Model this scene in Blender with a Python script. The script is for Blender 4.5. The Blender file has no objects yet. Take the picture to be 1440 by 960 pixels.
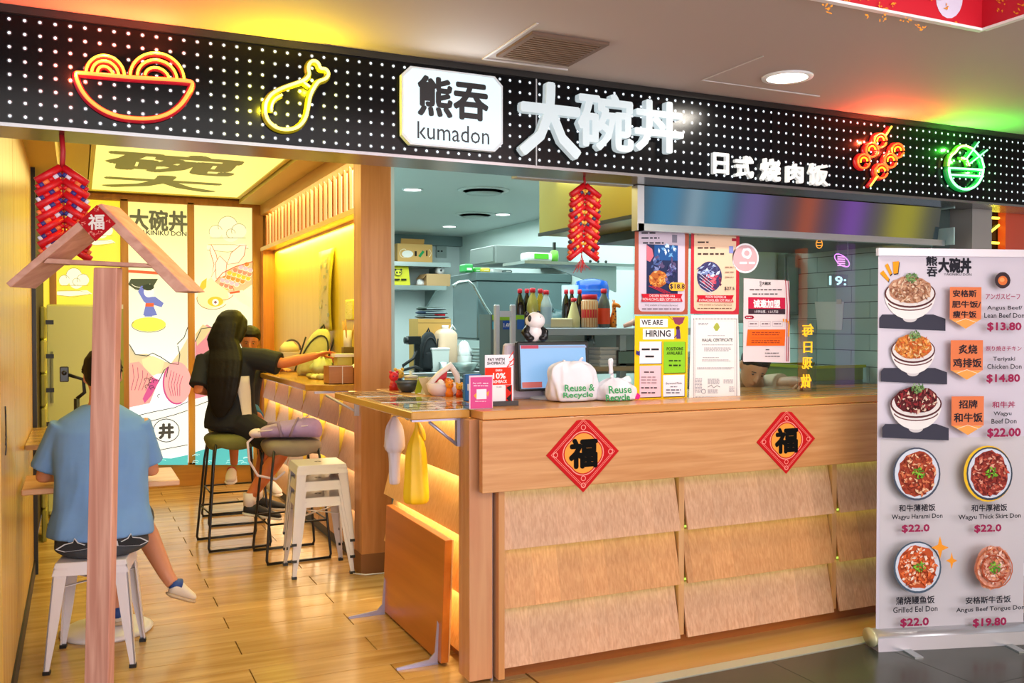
import bpy, math, random
from mathutils import Vector as V, Matrix
rnd = random.Random(7)
sc = bpy.context.scene
COL = sc.collection
PI = math.pi

# ---------------------------------------------------------------- camera, world, exposure
F = 1310.0                       # focal length in pixels of the 1440 wide frame
YAW, PITCH, EYE = math.radians(25.0), math.radians(0.96), V((0, 0, 1.5))
cd = bpy.data.cameras.new('camera'); cam = bpy.data.objects.new('camera', cd); COL.objects.link(cam)
cd.sensor_width = 36; cd.lens = F / 1440 * 36; cd.clip_start = .05; cd.clip_end = 60
cam.location = EYE; cam.rotation_euler = (PI/2 - PITCH, 0, -YAW)
sc.camera = cam
sc.view_settings.view_transform = 'Standard'; sc.view_settings.look = 'None'
sc.view_settings.gamma = 1; sc.view_settings.use_curve_mapping = False
sc.view_settings.exposure = -0.12
w = bpy.data.worlds.new('mall_air'); sc.world = w; w.use_nodes = True
w.node_tree.nodes['Background'].inputs[0].default_value = (.92, .94, 1, 1)
w.node_tree.nodes['Background'].inputs[1].default_value = 1.2
sc.cycles.max_bounces = 8; sc.cycles.diffuse_bounces = 3; sc.cycles.glossy_bounces = 3
sc.cycles.transparent_max_bounces = 12; sc.cycles.sample_clamp_indirect = 6
sc.cycles.caustics_reflective = False; sc.cycles.caustics_refractive = False

def area(name, loc, size, power, col, rot=(0, 0, 0), sy=None, spread=180):
    l = bpy.data.lights.new(name, 'AREA'); l.energy = power; l.color = col; l.size = size; l.spread = math.radians(spread)
    if sy: l.shape = 'RECTANGLE'; l.size_y = sy
    o = bpy.data.objects.new(name, l); COL.objects.link(o); o.location = loc; o.rotation_euler = rot; return o
def point(name, loc, power, col, r=.03):
    l = bpy.data.lights.new(name, 'POINT'); l.energy = power; l.color = col; l.shadow_soft_size = r
    o = bpy.data.objects.new(name, l); COL.objects.link(o); o.location = loc; return o
area('mall_ceiling_light', (1.0, -1.2, 3.5), 4.0, 120, (1, .95, .92), (math.radians(25), 0, 0), 2.0)
area('mall_far_fill', (1.5, -4.5, 1.7), 8.0, 260, (1, .97, .95), (PI/2, 0, 0), 2.6)  # added fill lamp for ambient light, standing in for lit shops opposite
area('mall_atrium_light', (3.2, 0.2, 2.5), 1.6, 38, (1, .96, .95), (math.radians(40), 0, 0), 1.2)
area('dining_light', (.65, 6.3, 2.68), 1.0, 50, (1, .84, .30), (0, 0, 0), 4.6)
area('kitchen_light', (3.0, 7.6, 2.58), 2.2, 165, (.84, 1, .97), (0, 0, 0), 5.0)
area('kitchen_front_light', (3.2, 4.3, 2.3), 1.8, 18, (.88, 1, .97), (0, 0, 0), .6)

# ---------------------------------------------------------------- pixel <-> place
_cy, _sy, _cp, _sp = math.cos(YAW), math.sin(YAW), math.cos(PITCH), math.sin(PITCH)
FW = V((_sy*_cp, _cy*_cp, -_sp)); RT = V((_cy, -_sy, 0)); UP = RT.cross(FW)
def ray(px, py): return FW + RT*((px-720)/F) + UP*(-(py-480)/F)
def hit(px, py, ax, val):
    d = ray(px, py); i = 'xyz'.index(ax); t = (val-EYE[i])/d[i]; return EYE + d*t
def hp(px, py, p0, n):
    d = ray(px, py); return EYE + d*((p0-EYE).dot(n)/d.dot(n))

# ---------------------------------------------------------------- materials
def lin(h):
    h = h.lstrip('#'); c = [int(h[i:i+2], 16)/255 for i in (0, 2, 4)]
    return tuple(x/12.92 if x <= .04045 else ((x+.055)/1.055)**2.4 for x in c) + (1,)
_mc = {}
def M(col, rough=.55, metal=0.0, emit=0.0, noise=0.0, alpha=1.0, coat=0.0, nscale=30, spec=.5):
    k = (col, rough, metal, emit, noise, alpha, coat, spec)
    if k in _mc: return _mc[k]
    m = bpy.data.materials.new('m_'+col.strip('#')); m.use_nodes = True; t = m.node_tree; b = t.nodes['Principled BSDF']
    c = lin(col)
    b.inputs['Base Color'].default_value = c; b.inputs['Roughness'].default_value = rough; b.inputs['Metallic'].default_value = metal
    if coat: b.inputs['Coat Weight'].default_value = coat
    if emit:
        b.inputs['Emission Color'].default_value = c; b.inputs['Emission Strength'].default_value = emit
        b.inputs['Base Color'].default_value = tuple(x*.5 for x in c[:3]) + (1,)
    if noise:
        n = t.nodes.new('ShaderNodeTexNoise'); n.inputs['Scale'].default_value = nscale; n.inputs['Detail'].default_value = 4
        tc = t.nodes.new('ShaderNodeTexCoord'); t.links.new(tc.outputs['Object'], n.inputs['Vector'])
        x = t.nodes.new('ShaderNodeMix'); x.data_type = 'RGBA'
        x.inputs[6].default_value = tuple(v*(1-noise) for v in c[:3]) + (1,); x.inputs[7].default_value = tuple(min(1, v*(1+noise)) for v in c[:3]) + (1,)
        t.links.new(n.outputs['Fac'], x.inputs[0]); t.links.new(x.outputs[2], b.inputs['Base Color'])
        bp = t.nodes.new('ShaderNodeBump'); bp.inputs['Strength'].default_value = .15; bp.inputs['Distance'].default_value = .01
        t.links.new(n.outputs['Fac'], bp.inputs['Height']); t.links.new(bp.outputs['Normal'], b.inputs['Normal'])
    b.inputs['Specular IOR Level'].default_value = spec
    _mc[k] = m; return m
def wood(c1, c2, axis='z', freq=22, rough=.35, vary=.12, stripes=0.0, bands=None):
    """grain stretched along an axis; vary = brightness change from object to object; bands = cross bands along another axis"""
    k = ('wood', c1, c2, axis, freq, rough, vary, stripes, bands)
    if k in _mc: return _mc[k]
    m = bpy.data.materials.new('wood_'+c1.strip('#')); m.use_nodes = True; t = m.node_tree; b = t.nodes['Principled BSDF']; L = t.links.new
    tc = t.nodes.new('ShaderNodeTexCoord'); mp = t.nodes.new('ShaderNodeMapping')
    s = [freq, freq, freq]; s['xyz'.index(axis)] = freq*(.06 if freq < 60 else .018); mp.inputs['Scale'].default_value = s
    oi = t.nodes.new('ShaderNodeObjectInfo'); ml = t.nodes.new('ShaderNodeVectorMath'); ml.operation = 'SCALE'; ml.inputs[0].default_value = (37, 23, 11)
    L(oi.outputs['Random'], ml.inputs['Scale']); ad = t.nodes.new('ShaderNodeVectorMath'); L(mp.outputs[0], ad.inputs[0]); L(ml.outputs[0], ad.inputs[1])
    L(tc.outputs['Object'], mp.inputs[0])
    n = t.nodes.new('ShaderNodeTexNoise'); n.inputs['Scale'].default_value = 1; n.inputs['Detail'].default_value = 5; n.inputs['Distortion'].default_value = .6
    L(ad.outputs[0], n.inputs['Vector'])
    r = t.nodes.new('ShaderNodeValToRGB'); r.color_ramp.elements[0].position = .32; r.color_ramp.elements[1].position = .68
    r.color_ramp.elements[0].color = lin(c1); r.color_ramp.elements[1].color = lin(c2); L(n.outputs['Fac'], r.inputs[0])
    out = r.outputs[0]
    if bands:      # broad veneer strips side by side
        ax, wd, amt = bands
        sp = t.nodes.new('ShaderNodeSeparateXYZ'); L(tc.outputs['Object'], sp.inputs[0])
        dv = t.nodes.new('ShaderNodeMath'); dv.operation = 'DIVIDE'; L(sp.outputs['XYZ'.index(ax.upper())], dv.inputs[0]); dv.inputs[1].default_value = wd
        a2 = t.nodes.new('ShaderNodeMath'); L(dv.outputs[0], a2.inputs[0]); a3 = t.nodes.new('ShaderNodeMath'); a3.operation = 'MULTIPLY'; L(oi.outputs['Random'], a3.inputs[0]); a3.inputs[1].default_value = 50
        L(a3.outputs[0], a2.inputs[1])
        fl = t.nodes.new('ShaderNodeMath'); fl.operation = 'FLOOR'; L(a2.outputs[0], fl.inputs[0])
        wn = t.nodes.new('ShaderNodeTexWhiteNoise'); wn.noise_dimensions = '1D'; L(fl.outputs[0], wn.inputs['W'])
        hs = t.nodes.new('ShaderNodeHueSaturation'); L(out, hs.inputs['Color'])
        mr = t.nodes.new('ShaderNodeMapRange'); mr.inputs[3].default_value = 1-amt; mr.inputs[4].default_value = 1+amt; L(wn.outputs['Value'], mr.inputs[0]); L(mr.outputs[0], hs.inputs['Value'])
        out = hs.outputs[0]
    if vary:
        hs = t.nodes.new('ShaderNodeHueSaturation'); L(out, hs.inputs['Color'])
        mr = t.nodes.new('ShaderNodeMapRange'); mr.inputs[3].default_value = 1-vary; mr.inputs[4].default_value = 1+vary
        L(oi.outputs['Random'], mr.inputs[0]); L(mr.outputs[0], hs.inputs['Value']); out = hs.outputs[0]
    L(out, b.inputs['Base Color']); b.inputs['Roughness'].default_value = rough
    bp = t.nodes.new('ShaderNodeBump'); bp.inputs['Strength'].default_value = .08; bp.inputs['Distance'].default_value = .004
    L(n.outputs['Fac'], bp.inputs['Height']); L(bp.outputs['Normal'], b.inputs['Normal'])
    _mc[k] = m; return m
def glass_mat(name='clear_glass', tint=(.93, .97, .96, 1), rough=.0):
    if name in _mc: return _mc[name]
    m = bpy.data.materials.new(name); m.use_nodes = True; t = m.node_tree; t.nodes.clear()
    o = t.nodes.new('ShaderNodeOutputMaterial'); mx = t.nodes.new('ShaderNodeMixShader'); fr = t.nodes.new('ShaderNodeFresnel'); fr.inputs[0].default_value = 1.5
    tr = t.nodes.new('ShaderNodeBsdfTransparent'); tr.inputs[0].default_value = tint
    g = t.nodes.new('ShaderNodeBsdfGlossy'); g.inputs['Roughness'].default_value = rough
    ge = t.nodes.new('ShaderNodeNewGeometry'); iv = t.nodes.new('ShaderNodeMath'); iv.operation = 'SUBTRACT'; iv.inputs[0].default_value = 1
    ml = t.nodes.new('ShaderNodeMath'); ml.operation = 'MULTIPLY'; t.links.new(ge.outputs['Backfacing'], iv.inputs[1]); t.links.new(iv.outputs[0], ml.inputs[0]); t.links.new(fr.outputs[0], ml.inputs[1])
    t.links.new(ml.outputs[0], mx.inputs[0]); t.links.new(tr.outputs[0], mx.inputs[1]); t.links.new(g.outputs[0], mx.inputs[2]); t.links.new(mx.outputs[0], o.inputs[0])
    _mc[name] = m; return m
GLASS = glass_mat()
PLASTIC = glass_mat('clear_plastic', (.8, .86, .84, 1), .1)
STEEL = M('#b9c2c2', .28, .9); STEEL2 = M('#8f9c9a', .35, .85)
BLACK = M('#101112', .4); WHITE = M('#eeeef0', .5)
BEECH = wood('#c98f55', '#dda871', 'z', 22, .35)
BEECHX = wood('#d09355', '#e3ad72', 'x', 16, .3)
BEECHY = wood('#c98f55', '#dda871', 'y', 16, .3)

# ---------------------------------------------------------------- mesh builder
class MB:
    def __init__(s): s.v = []; s.f = []; s.m = []; s.sm = []
    def add(s, vs, fs, mi=0, sm=False):
        k = len(s.v); s.v += [tuple(p) for p in vs]
        for f in fs: s.f.append(tuple(i+k for i in f)); s.m.append(mi); s.sm.append(sm)
        return s
    def hexa(s, p, mi=0): return s.add(p, [(0,3,2,1),(4,5,6,7),(0,1,5,4),(1,2,6,5),(2,3,7,6),(3,0,4,7)], mi)
    def box(s, x0, y0, z0, x1, y1, z1, mi=0):
        if x0 > x1: x0, x1 = x1, x0
        if y0 > y1: y0, y1 = y1, y0
        if z0 > z1: z0, z1 = z1, z0
        return s.hexa([(x0,y0,z0),(x1,y0,z0),(x1,y1,z0),(x0,y1,z0),(x0,y0,z1),(x1,y0,z1),(x1,y1,z1),(x0,y1,z1)], mi)
    def obox(s, c, sx, sy, sz, rot=None, mi=0):
        c = V(c); R = rot or Matrix.Identity(3)
        q = [(-1,-1,-1),(1,-1,-1),(1,1,-1),(-1,1,-1),(-1,-1,1),(1,-1,1),(1,1,1),(-1,1,1)]
        return s.hexa([c + R @ V((a*sx/2, b*sy/2, d*sz/2)) for a, b, d in q], mi)
    def rings(s, R, mi=0, caps=True, closed=False, sm=True):
        n = len(R[0]); vs = [p for r in R for p in r]; fs = []
        K = len(R)
        for i in range(K if closed else K-1):
            j = (i+1) % K
            for a in range(n):
                b = (a+1) % n; fs.append((i*n+a, i*n+b, j*n+b, j*n+a))
        if caps and not closed:
            fs.append(tuple(reversed(range(n)))); fs.append(tuple((K-1)*n+a for a in range(n)))
        return s.add(vs, fs, mi, sm)
    def tube(s, pts, r, n=8, mi=0, closed=False, flat=1.0, caps=True):
        P = [V(p) for p in pts]; K = len(P); rr = r if isinstance(r, (list, tuple)) else [r]*K
        up = None; R = []
        for i in range(K):
            a = P[i-1] if (i > 0 or closed) else P[i]; b = P[(i+1) % K] if (i < K-1 or closed) else P[i]
            d = (b-a).normalized() if (b-a).length > 1e-9 else V((0, 0, 1))
            if up is None: up = d.orthogonal().normalized()
            up = (up - d*up.dot(d)); up = up.normalized() if up.length > 1e-6 else d.orthogonal().normalized()
            sd = d.cross(up)
            R.append([P[i] + (up*math.cos(2*PI*k/n) + sd*math.sin(2*PI*k/n)*flat)*rr[i] for k in range(n)])
        return s.rings(R, mi, caps, closed)
    def loft(s, rings, n=16, mi=0):
        """rings: (centre, half width vector, half depth vector)"""
        return s.rings([[V(c) + V(a)*math.cos(2*PI*k/n) + V(b)*math.sin(2*PI*k/n) for k in range(n)] for c, a, b in rings], mi)
    def lathe(s, prof, c=(0, 0, 0), n=16, mi=0, caps=True):
        c = V(c); return s.rings([[c + V((r*math.cos(2*PI*k/n), r*math.sin(2*PI*k/n), z)) for k in range(n)] for r, z in prof], mi, caps)
    def cyl(s, a, b, r, n=12, mi=0, r2=None): return s.tube([a, b], [r, r2 if r2 is not None else r], n, mi)
    def ball(s, c, r, mi=0, n=12, k=8):
        c = V(c); rx, ry, rz = r if isinstance(r, (tuple, list)) else (r, r, r); R = []
        for i in range(k+1):
            t = PI*min(max(i/k, .03), .97); R.append([c + V((rx*math.sin(t)*math.cos(2*PI*j/n), ry*math.sin(t)*math.sin(2*PI*j/n), -rz*math.cos(t))) for j in range(n)])
        return s.rings(R, mi)
    def prism(s, pts, d, mi=0, sm=False):
        """polygon (3D points) thickened by vector d"""
        P = [V(p) for p in pts]; d = V(d); n = len(P)
        nrm = V((0, 0, 0))
        for i in range(n): nrm += P[i].cross(P[(i+1) % n])
        if nrm.dot(d) > 0: P.reverse()
        vs = P + [p+d for p in P]
        return s.add(vs, [tuple(range(n)), tuple(reversed(range(n, 2*n)))] + [(i, i+n, (i+1) % n+n, (i+1) % n) for i in range(n)], mi, sm)
    def quad(s, a, b, c, d, mi=0): return s.add([a, b, c, d], [(0, 1, 2, 3)], mi)
    def blob(s, c, r, mi=0, amp=.15, n=14, k=9, seed=0, freq=3.0):
        """lumpy closed surface for bags, cushions, food"""
        q = len(s.v); s.ball(c, r, mi, n, k); rn = random.Random(seed); c = V(c)
        ph = [rn.uniform(0, 6.28) for _ in range(6)]
        for i in range(q, len(s.v)):
            p = V(s.v[i]) - c; a = math.atan2(p.y, p.x); z = p.z/(max(r) if isinstance(r, (tuple, list)) else r)
            g = 1 + amp*(math.sin(a*freq+ph[0]+2*z)*.5 + math.sin(a*freq*2+ph[1]-3*z)*.3 + math.sin(z*5+ph[2])*.3)
            s.v[i] = tuple(c + p*g)
        return s

_tc = {}
def glyphs(body, bold=0.0, solid=0.0, font_space=1.0):
    k = (body, bold, solid, font_space)
    if k not in _tc:
        c = bpy.data.curves.new('lettering', 'FONT'); c.body = body; c.offset = bold; c.extrude = solid; c.resolution_u = 2; c.space_character = font_space
        o = bpy.data.objects.new('tmp', c); m = bpy.data.meshes.new_from_object(o)
        vs = [v.co.copy() for v in m.vertices]; fs = [tuple(p.vertices) for p in m.polygons]
        bpy.data.objects.remove(o); bpy.data.meshes.remove(m); bpy.data.curves.remove(c)
        if not vs: vs = [V((0, 0, 0))]; fs = []
        x0 = min(v.x for v in vs); x1 = max(v.x for v in vs); y0 = min(v.y for v in vs); y1 = max(v.y for v in vs)
        _tc[k] = (vs, fs, x0, x1, y0, y1)
    return _tc[k]
def put_text(mb, body, c, u, v, w=None, h=None, mi=0, bold=0.0, solid=0.0, lift=0.0, slant=0.0, flip=False):
    if bold:      # heavier strokes: the glyph laid down several times a hair apart
        h0 = h if h is not None else w*.3/max(len(body), 1)*3
        uu, vv = V(u).normalized(), V(v).normalized(); b = bold*h0; nn = uu.cross(vv); W2 = (w-2*b) if w else None; H2 = (h-2*b) if h else None
        for q in range(8):
            put_text(mb, body, V(c)+uu*b*math.cos(q*PI/4)+vv*b*math.sin(q*PI/4)+nn*(q*.00002), u, v, W2, H2, mi, 0, solid, lift, slant, flip)
        return
    vs, fs, x0, x1, y0, y1 = glyphs(body, 0, 1.0 if solid else 0.0)
    W, H = max(x1-x0, 1e-6), max(y1-y0, 1e-6)
    if w is None: w = h*W/H
    if h is None: h = w*H/W
    u = V(u).normalized(); v = V(v).normalized(); n = u.cross(v); c = V(c)
    out = []
    for p in vs:
        a = (p.x-(x0+x1)/2)/W*w; b = (p.y-(y0+y1)/2)/H*h
        if flip: a = -a
        out.append(c + u*(a + b*slant) + v*b + n*(lift + (p.z*solid/2 if solid else 0)))
    mb.add(out, [tuple(reversed(f)) for f in fs] if flip else fs, mi)

# ---------------------------------------------------------------- objects
def _parent(o, p):
    if p is not None: o.parent = p
def world_of(o):
    M4 = Matrix.Translation(o.location) @ Matrix.Rotation(o.rotation_euler.z, 4, 'Z')
    return (world_of(o.parent) @ o.matrix_parent_inverse @ M4) if o.parent else M4
def tag(o, label=None, cat=None, group=None, kind=None):
    if label: o['label'] = label
    if cat: o['category'] = cat
    if group: o['group'] = group
    if kind: o['kind'] = kind
    return o
def obj(name, mb, mats, parent=None, bevel=0, label=None, kind=None, subsurf=0, smooth=None, bseg=1, solidify=0):
    me = bpy.data.meshes.new(name)
    P = [V(p) for p in mb.v]
    x0 = min(p.x for p in P); x1 = max(p.x for p in P); y0 = min(p.y for p in P); y1 = max(p.y for p in P); z0 = min(p.z for p in P)
    c = V(((x0+x1)/2, (y0+y1)/2, z0))
    me.from_pydata([tuple(p-c) for p in P], [], mb.f)
    me.polygons.foreach_set('material_index', mb.m)
    me.polygons.foreach_set('use_smooth', mb.sm if smooth is None else [smooth]*len(mb.f))
    for m in (mats if isinstance(mats, (list, tuple)) else [mats]): me.materials.append(m)
    me.update()
    o = bpy.data.objects.new(name, me); COL.objects.link(o); o.location = c
    if parent is not None:
        o.parent = parent; o.matrix_parent_inverse = world_of(parent).inverted()
    if bevel:
        b = o.modifiers.new('bevel', 'BEVEL'); b.width = bevel; b.segments = bseg; b.limit_method = 'ANGLE'; b.angle_limit = .7
    if solidify:
        b = o.modifiers.new('solid', 'SOLIDIFY'); b.thickness = solidify
    if subsurf:
        b = o.modifiers.new('sub', 'SUBSURF'); b.levels = subsurf; b.render_levels = subsurf
    return tag(o, label=label, kind=kind)
def thing(name, label, cat, loc=(0, 0, 0), group=None, rz=0):
    o = bpy.data.objects.new(name, None); COL.objects.link(o); o.location = loc; o.rotation_euler = (0, 0, rz); o.empty_display_size = .1
    return tag(o, label, cat, group)
def single(name, label, cat, mb, mats, group=None, **k):
    return tag(obj(name, mb, mats, **k), label, cat, group)
def struct(name, mb, mats, parent=None, **k):
    o = obj(name, mb, mats, parent, **k)
    if parent is None: o['kind'] = 'structure'
    return o
def kids(o): return [c for c in bpy.data.objects if c.parent == o]
def dup(root, loc, rz=0, label=None, group=None):
    ch = {}
    allc = [c for c in bpy.data.objects]
    for c in allc:
        if c.parent: ch.setdefault(c.parent.name, []).append(c)
    def cp(o, par):
        n = o.copy(); COL.objects.link(n)
        if par: n.parent = par; n.matrix_parent_inverse = o.matrix_parent_inverse.copy()
        for c in ch.get(o.name, []): cp(c, n)
        return n
    r = cp(root, None); r.location = loc; r.rotation_euler = (0, 0, rz)
    if label: r['label'] = label
    if group: r['group'] = group
    return r

class Print:
    """flat print on a plane; shapes are given where the photo shows them and land on that plane at real size"""
    def __init__(s, p0, u, v, eps=.00018):
        s.p0 = V(p0); s.u = V(u).normalized(); s.v = V(v).normalized(); s.n = s.u.cross(s.v); s.eps = eps; s.k = 1
        s.mats = []; s.a = MB(); s.t = MB(); s.big = []
    def mi(s, m):
        if isinstance(m, str): m = M(m, .7, spec=.2)
        if m not in s.mats: s.mats.append(m)
        return s.mats.index(m)
    def P(s, x, y):
        return hp(x, y, s.p0, s.n) + s.n*(s.eps*s.k)
    def uv(s, x, y):
        q = hp(x, y, s.p0, s.n) - s.p0; return q.dot(s.u), q.dot(s.v)
    def Q(s, a, b): return s.p0 + s.u*a + s.v*b + s.n*(s.eps*s.k)
    def poly(s, pts, m): s.a.add([s.P(*p) for p in pts], [tuple(range(len(pts)))], s.mi(m)); s.k += 1; return s
    def span(s, x0, y0, x1, y1):
        xm, ym = (x0+x1)/2, (y0+y1)/2
        return s.uv(x0, ym)[0], s.uv(x1, ym)[0], s.uv(xm, y1)[1], s.uv(xm, y0)[1]
    def rect(s, x0, y0, x1, y1, m, r=0):
        a, b, c, d = s.span(x0, y0, x1, y1)
        if r:
            w = abs(b-a)*r; pts = []
            for cx, cy, t0 in ((b-w, d-w, 0), (a+w, d-w, 90), (a+w, c+w, 180), (b-w, c+w, 270)):
                for i in range(4): t = math.radians(t0+i*30); pts.append(s.Q(cx+w*math.cos(t), cy+w*math.sin(t)))
        else: pts = [s.Q(a, c), s.Q(b, c), s.Q(b, d), s.Q(a, d)]
        s.a.add(pts, [tuple(range(len(pts)))], s.mi(m)); s.k += 1; return s
    def ell(s, x, y, rx, ry, m, n=24, a0=0, a1=360, amp=0):
        rr = random.Random(int(x*7+y))
        pts = []
        for i in range(n):
            t = math.radians(a0+(a1-a0)*i/(n if a1-a0 == 360 else n-1)); g = 1+rr.uniform(-amp, amp)
            pts.append(s.P(x+rx*g*math.cos(t), y-ry*g*math.sin(t)))
        s.a.add(pts, [tuple(range(len(pts)))], s.mi(m)); s.k += 1; return s
    def line(s, pts, w, m, closed=False):
        pts = [V(p) for p in pts]; K = len(pts); L = []; R = []
        for i in range(K):
            a = pts[i-1] if (i or closed) else pts[i]; b = pts[(i+1) % K] if (i < K-1 or closed) else pts[i]
            d = (b-a); d = d.normalized() if d.length else V((1, 0)); nn = V((-d.y, d.x))*w/2
            L.append(s.P(*(pts[i]+nn))); R.append(s.P(*(pts[i]-nn)))
        fs = [(i, (i+1) % K, K+(i+1) % K, K+i) for i in range(K if closed else K-1)]
        s.a.add(L+R, fs, s.mi(m)); s.k += 1; return s
    def arc(s, x, y, rx, ry, a0, a1, w, m, n=14):
        return s.line([(x+rx*math.cos(math.radians(a0+(a1-a0)*i/n)), y-ry*math.sin(math.radians(a0+(a1-a0)*i/n))) for i in range(n+1)], w, m)
    def bits(s, x, y, rx, ry, n, size, ms, seed=1):
        rr = random.Random(seed)
        for i in range(n):
            t = rr.uniform(0, 6.28); q = math.sqrt(rr.random()); px = x+rx*q*math.cos(t); py = y+ry*q*math.sin(t)
            a = rr.uniform(0, 3.1); l = size*rr.uniform(.6, 1.5); wd = size*rr.uniform(.25, .7)
            dx, dy = math.cos(a), math.sin(a)
            s.a.add([s.P(px-dx*l-dy*wd*.3, py-dy*l+dx*wd*.3), s.P(px-dy*wd, py+dx*wd), s.P(px+dx*l, py+dy*l), s.P(px+dy*wd, py-dx*wd)], [(0, 1, 2, 3)], s.mi(ms[i % len(ms)]))
            s.k += .12
        s.k += .5; return s
    def text(s, body, x0, y0, x1, y1, m, bold=0.0, slant=0.0, flip=False):
        a, b, c, d = s.span(x0, y0, x1, y1)
        tb = s.t
        if y1-y0 >= 11.5: tb = MB(); s.big.append(tb)      # big lettering stays its own piece
        put_text(tb, body, s.p0 + s.u*(a+b)/2 + s.v*(c+d)/2, s.u, s.v, abs(b-a), abs(d-c), s.mi(m), bold, 0, s.eps*(s.k+1), slant, flip); s.k += .05
        return s
    def scrib(s, x0, y0, x1, y1, rows, m, seed=0, cover=.9):
        """rows of small unreadable print"""
        rr = random.Random(seed); hh = (y1-y0)/rows
        for r in range(rows):
            x = x0; y = y0+hh*(r+.5); e = x1 - (x1-x0)*rr.uniform(0, 1-cover)
            while x < e:
                l = rr.uniform(1.2, 3.5)*hh*.6; 
                s.a.add([s.P(x, y-hh*.22), s.P(x, y+hh*.22), s.P(min(x+l, e), y+hh*.22), s.P(min(x+l, e), y-hh*.22)], [(0, 1, 2, 3)], s.mi(m)); x += l+hh*.35
        s.k += 1; return s
    def build(s, parent, name='printed_picture', tname='lettering'):
        if s.a.v: obj(name, s.a, s.mats, parent)
        if s.t.v: obj(tname, s.t, s.mats, parent)
        for b in s.big: obj(tname, b, s.mats, parent)
    def flush(s, parent, name):
        obj(name, s.a, s.mats, parent); s.a = MB(); s.k += 1; return s
# ================================================================ the setting
YF = 3.5; ZB, ZT = 2.158, 2.555                     # fascia front plane, its bottom and top
PLANK = wood('#a87e42', '#cda566', 'x', 14, .2, .12)
# dining floor: single planks on a dark bed
fb = MB(); fb.box(-.28, 3.34, -.06, 1.75, 9.25, -.012)
floor = struct('floor', fb, M('#2c1f12', .8))
pl = MB(); pl.box(0, 0, 0, 1.146, .1965, .014); plank_me = None
row = 0; y = 3.36
while y < 9.2:
    x = -.27 - (1.15*.5 if row % 2 else 0) + (.0) 
    x = .672 - 1.15*1 if row % 2 else 1.25 - 1.15*2
    while x < 1.72:
        a, b = max(x, -.27), min(x+1.146, 1.74)
        if b-a > .05:
            if abs((b-a)-1.146) < 1e-4 and y+.2 < 9.2:
                if plank_me is None:
                    m0 = MB(); m0.box(0, 0, 0, 1.146, .1965, .012); o = obj('plank', m0, PLANK, floor, bevel=.0015); plank_me = o.data
                else:
                    o = bpy.data.objects.new('plank', plank_me); COL.objects.link(o); o.parent = floor; o.matrix_parent_inverse = world_of(floor).inverted()
                    bv = o.modifiers.new('bevel', 'BEVEL'); bv.width = .0015; bv.segments = 1
                o.location = (a+.573, y+.09825, -.012)
            else:
                m0 = MB(); m0.box(a, y, -.012, b, min(y+.1965, 9.23), 0); obj('plank', m0, PLANK, floor, bevel=.0015)
        x += 1.15
    y += .2; row += 1
# threshold and the mall floor outside
s = MB(); s.box(-.3, 3.27, -.05, 5.6, 3.34, .003); struct('trim_1', s, M('#c9c7b0', .3, .3))
s = MB(); s.box(1.75, 3.34, -.05, 5.6, 3.75, .0); struct('trim_2', s, wood('#b98446', '#d6a15c', 'x', 8, .2))
s = MB(); s.box(1.75, 3.75, -.06, 4.6, 11.1, -.001); struct('floor_kitchen', s, M('#6f7775', .4))
fo = MB(); fo.box(-4, -4, -.07, 8, 3.27, -.012); fo = struct('floor_mall', fo, M('#15171a', .7))
s = MB(); s.box(-5, -6, -.03, 9, 1.46, -.0); struct('floor_concourse_bounce', s, M('#d8d0c4', .35))  # unseen floor, made pale to bounce light up onto the soffit
TILE = M('#3c4038', .22, noise=.25, nscale=3)
tme = None
for i in range(-1, 9):
    for j in range(0, 3):
        x = .4+i*.6; y = 3.265-(j+1)*.6
        if tme is None:
            m0 = MB(); m0.box(x, y, -.012, x+.597, y+.597, 0); o = obj('floor_tile', m0, TILE, fo, bevel=.001); tme = o.data
        else:
            o = bpy.data.objects.new('floor_tile', tme); COL.objects.link(o); o.parent = fo; o.matrix_parent_inverse = world_of(fo).inverted(); o.location = (x+.2985, y+.2985, -.012)
# mall ceiling soffit with a raised, red printed coffer towards the camera
CEIL = M('#b3a29c', .8)
s = MB(); s.box(-5, 2.33, 2.557, 2.94, 3.75, 2.62); s.box(2.94, -3, 2.557, 9, 3.75, 2.62); struct('ceiling', s, CEIL)
s = MB(); s.box(-5, -4, 3.7, 2.94, 2.33, 3.76); struct('ceiling_coffer', s, M('#d8d4d0', .8))
rd = MB(); rd.box(-5, 2.33, 2.62, 2.96, 2.35, 3.7); rd.box(2.94, -4, 2.62, 2.96, 2.33, 3.7); rd.box(-5, 2.318, 2.557, 2.928, 2.33, 3.7); rd.box(2.928, -4, 2.557, 2.94, 2.33, 3.7)
cof = struct('wall_coffer', rd, M('#c01226', .5))
s = MB(); s.box(-5, 2.308, 2.548, 2.93, 2.33, 2.557); s.box(2.918, -4, 2.548, 2.94, 2.308, 2.557); struct('trim_3', s, M('#e8e2e2', .5))
pr = Print((0, 2.317, 3), (1, 0, 0), (0, 0, 1))
pr.ell(1335, -4, 19, 30, '#cfc8dc', 18)
for i in range(46):
    pr.bits(rnd.uniform(1150, 1375), rnd.uniform(-60, 40), 5, 4, 4, 2.2, ['#e8912a'], i)
pr.build(cof)
pr = Print((2.927, 2, 3), (0, -1, 0), (0, 0, 1))
for i in range(12): pr.bits(rnd.uniform(1385, 1440), rnd.uniform(-30, 22), 5, 4, 4, 2.2, ['#e8912a'], i)
pr.build(cof)
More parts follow.
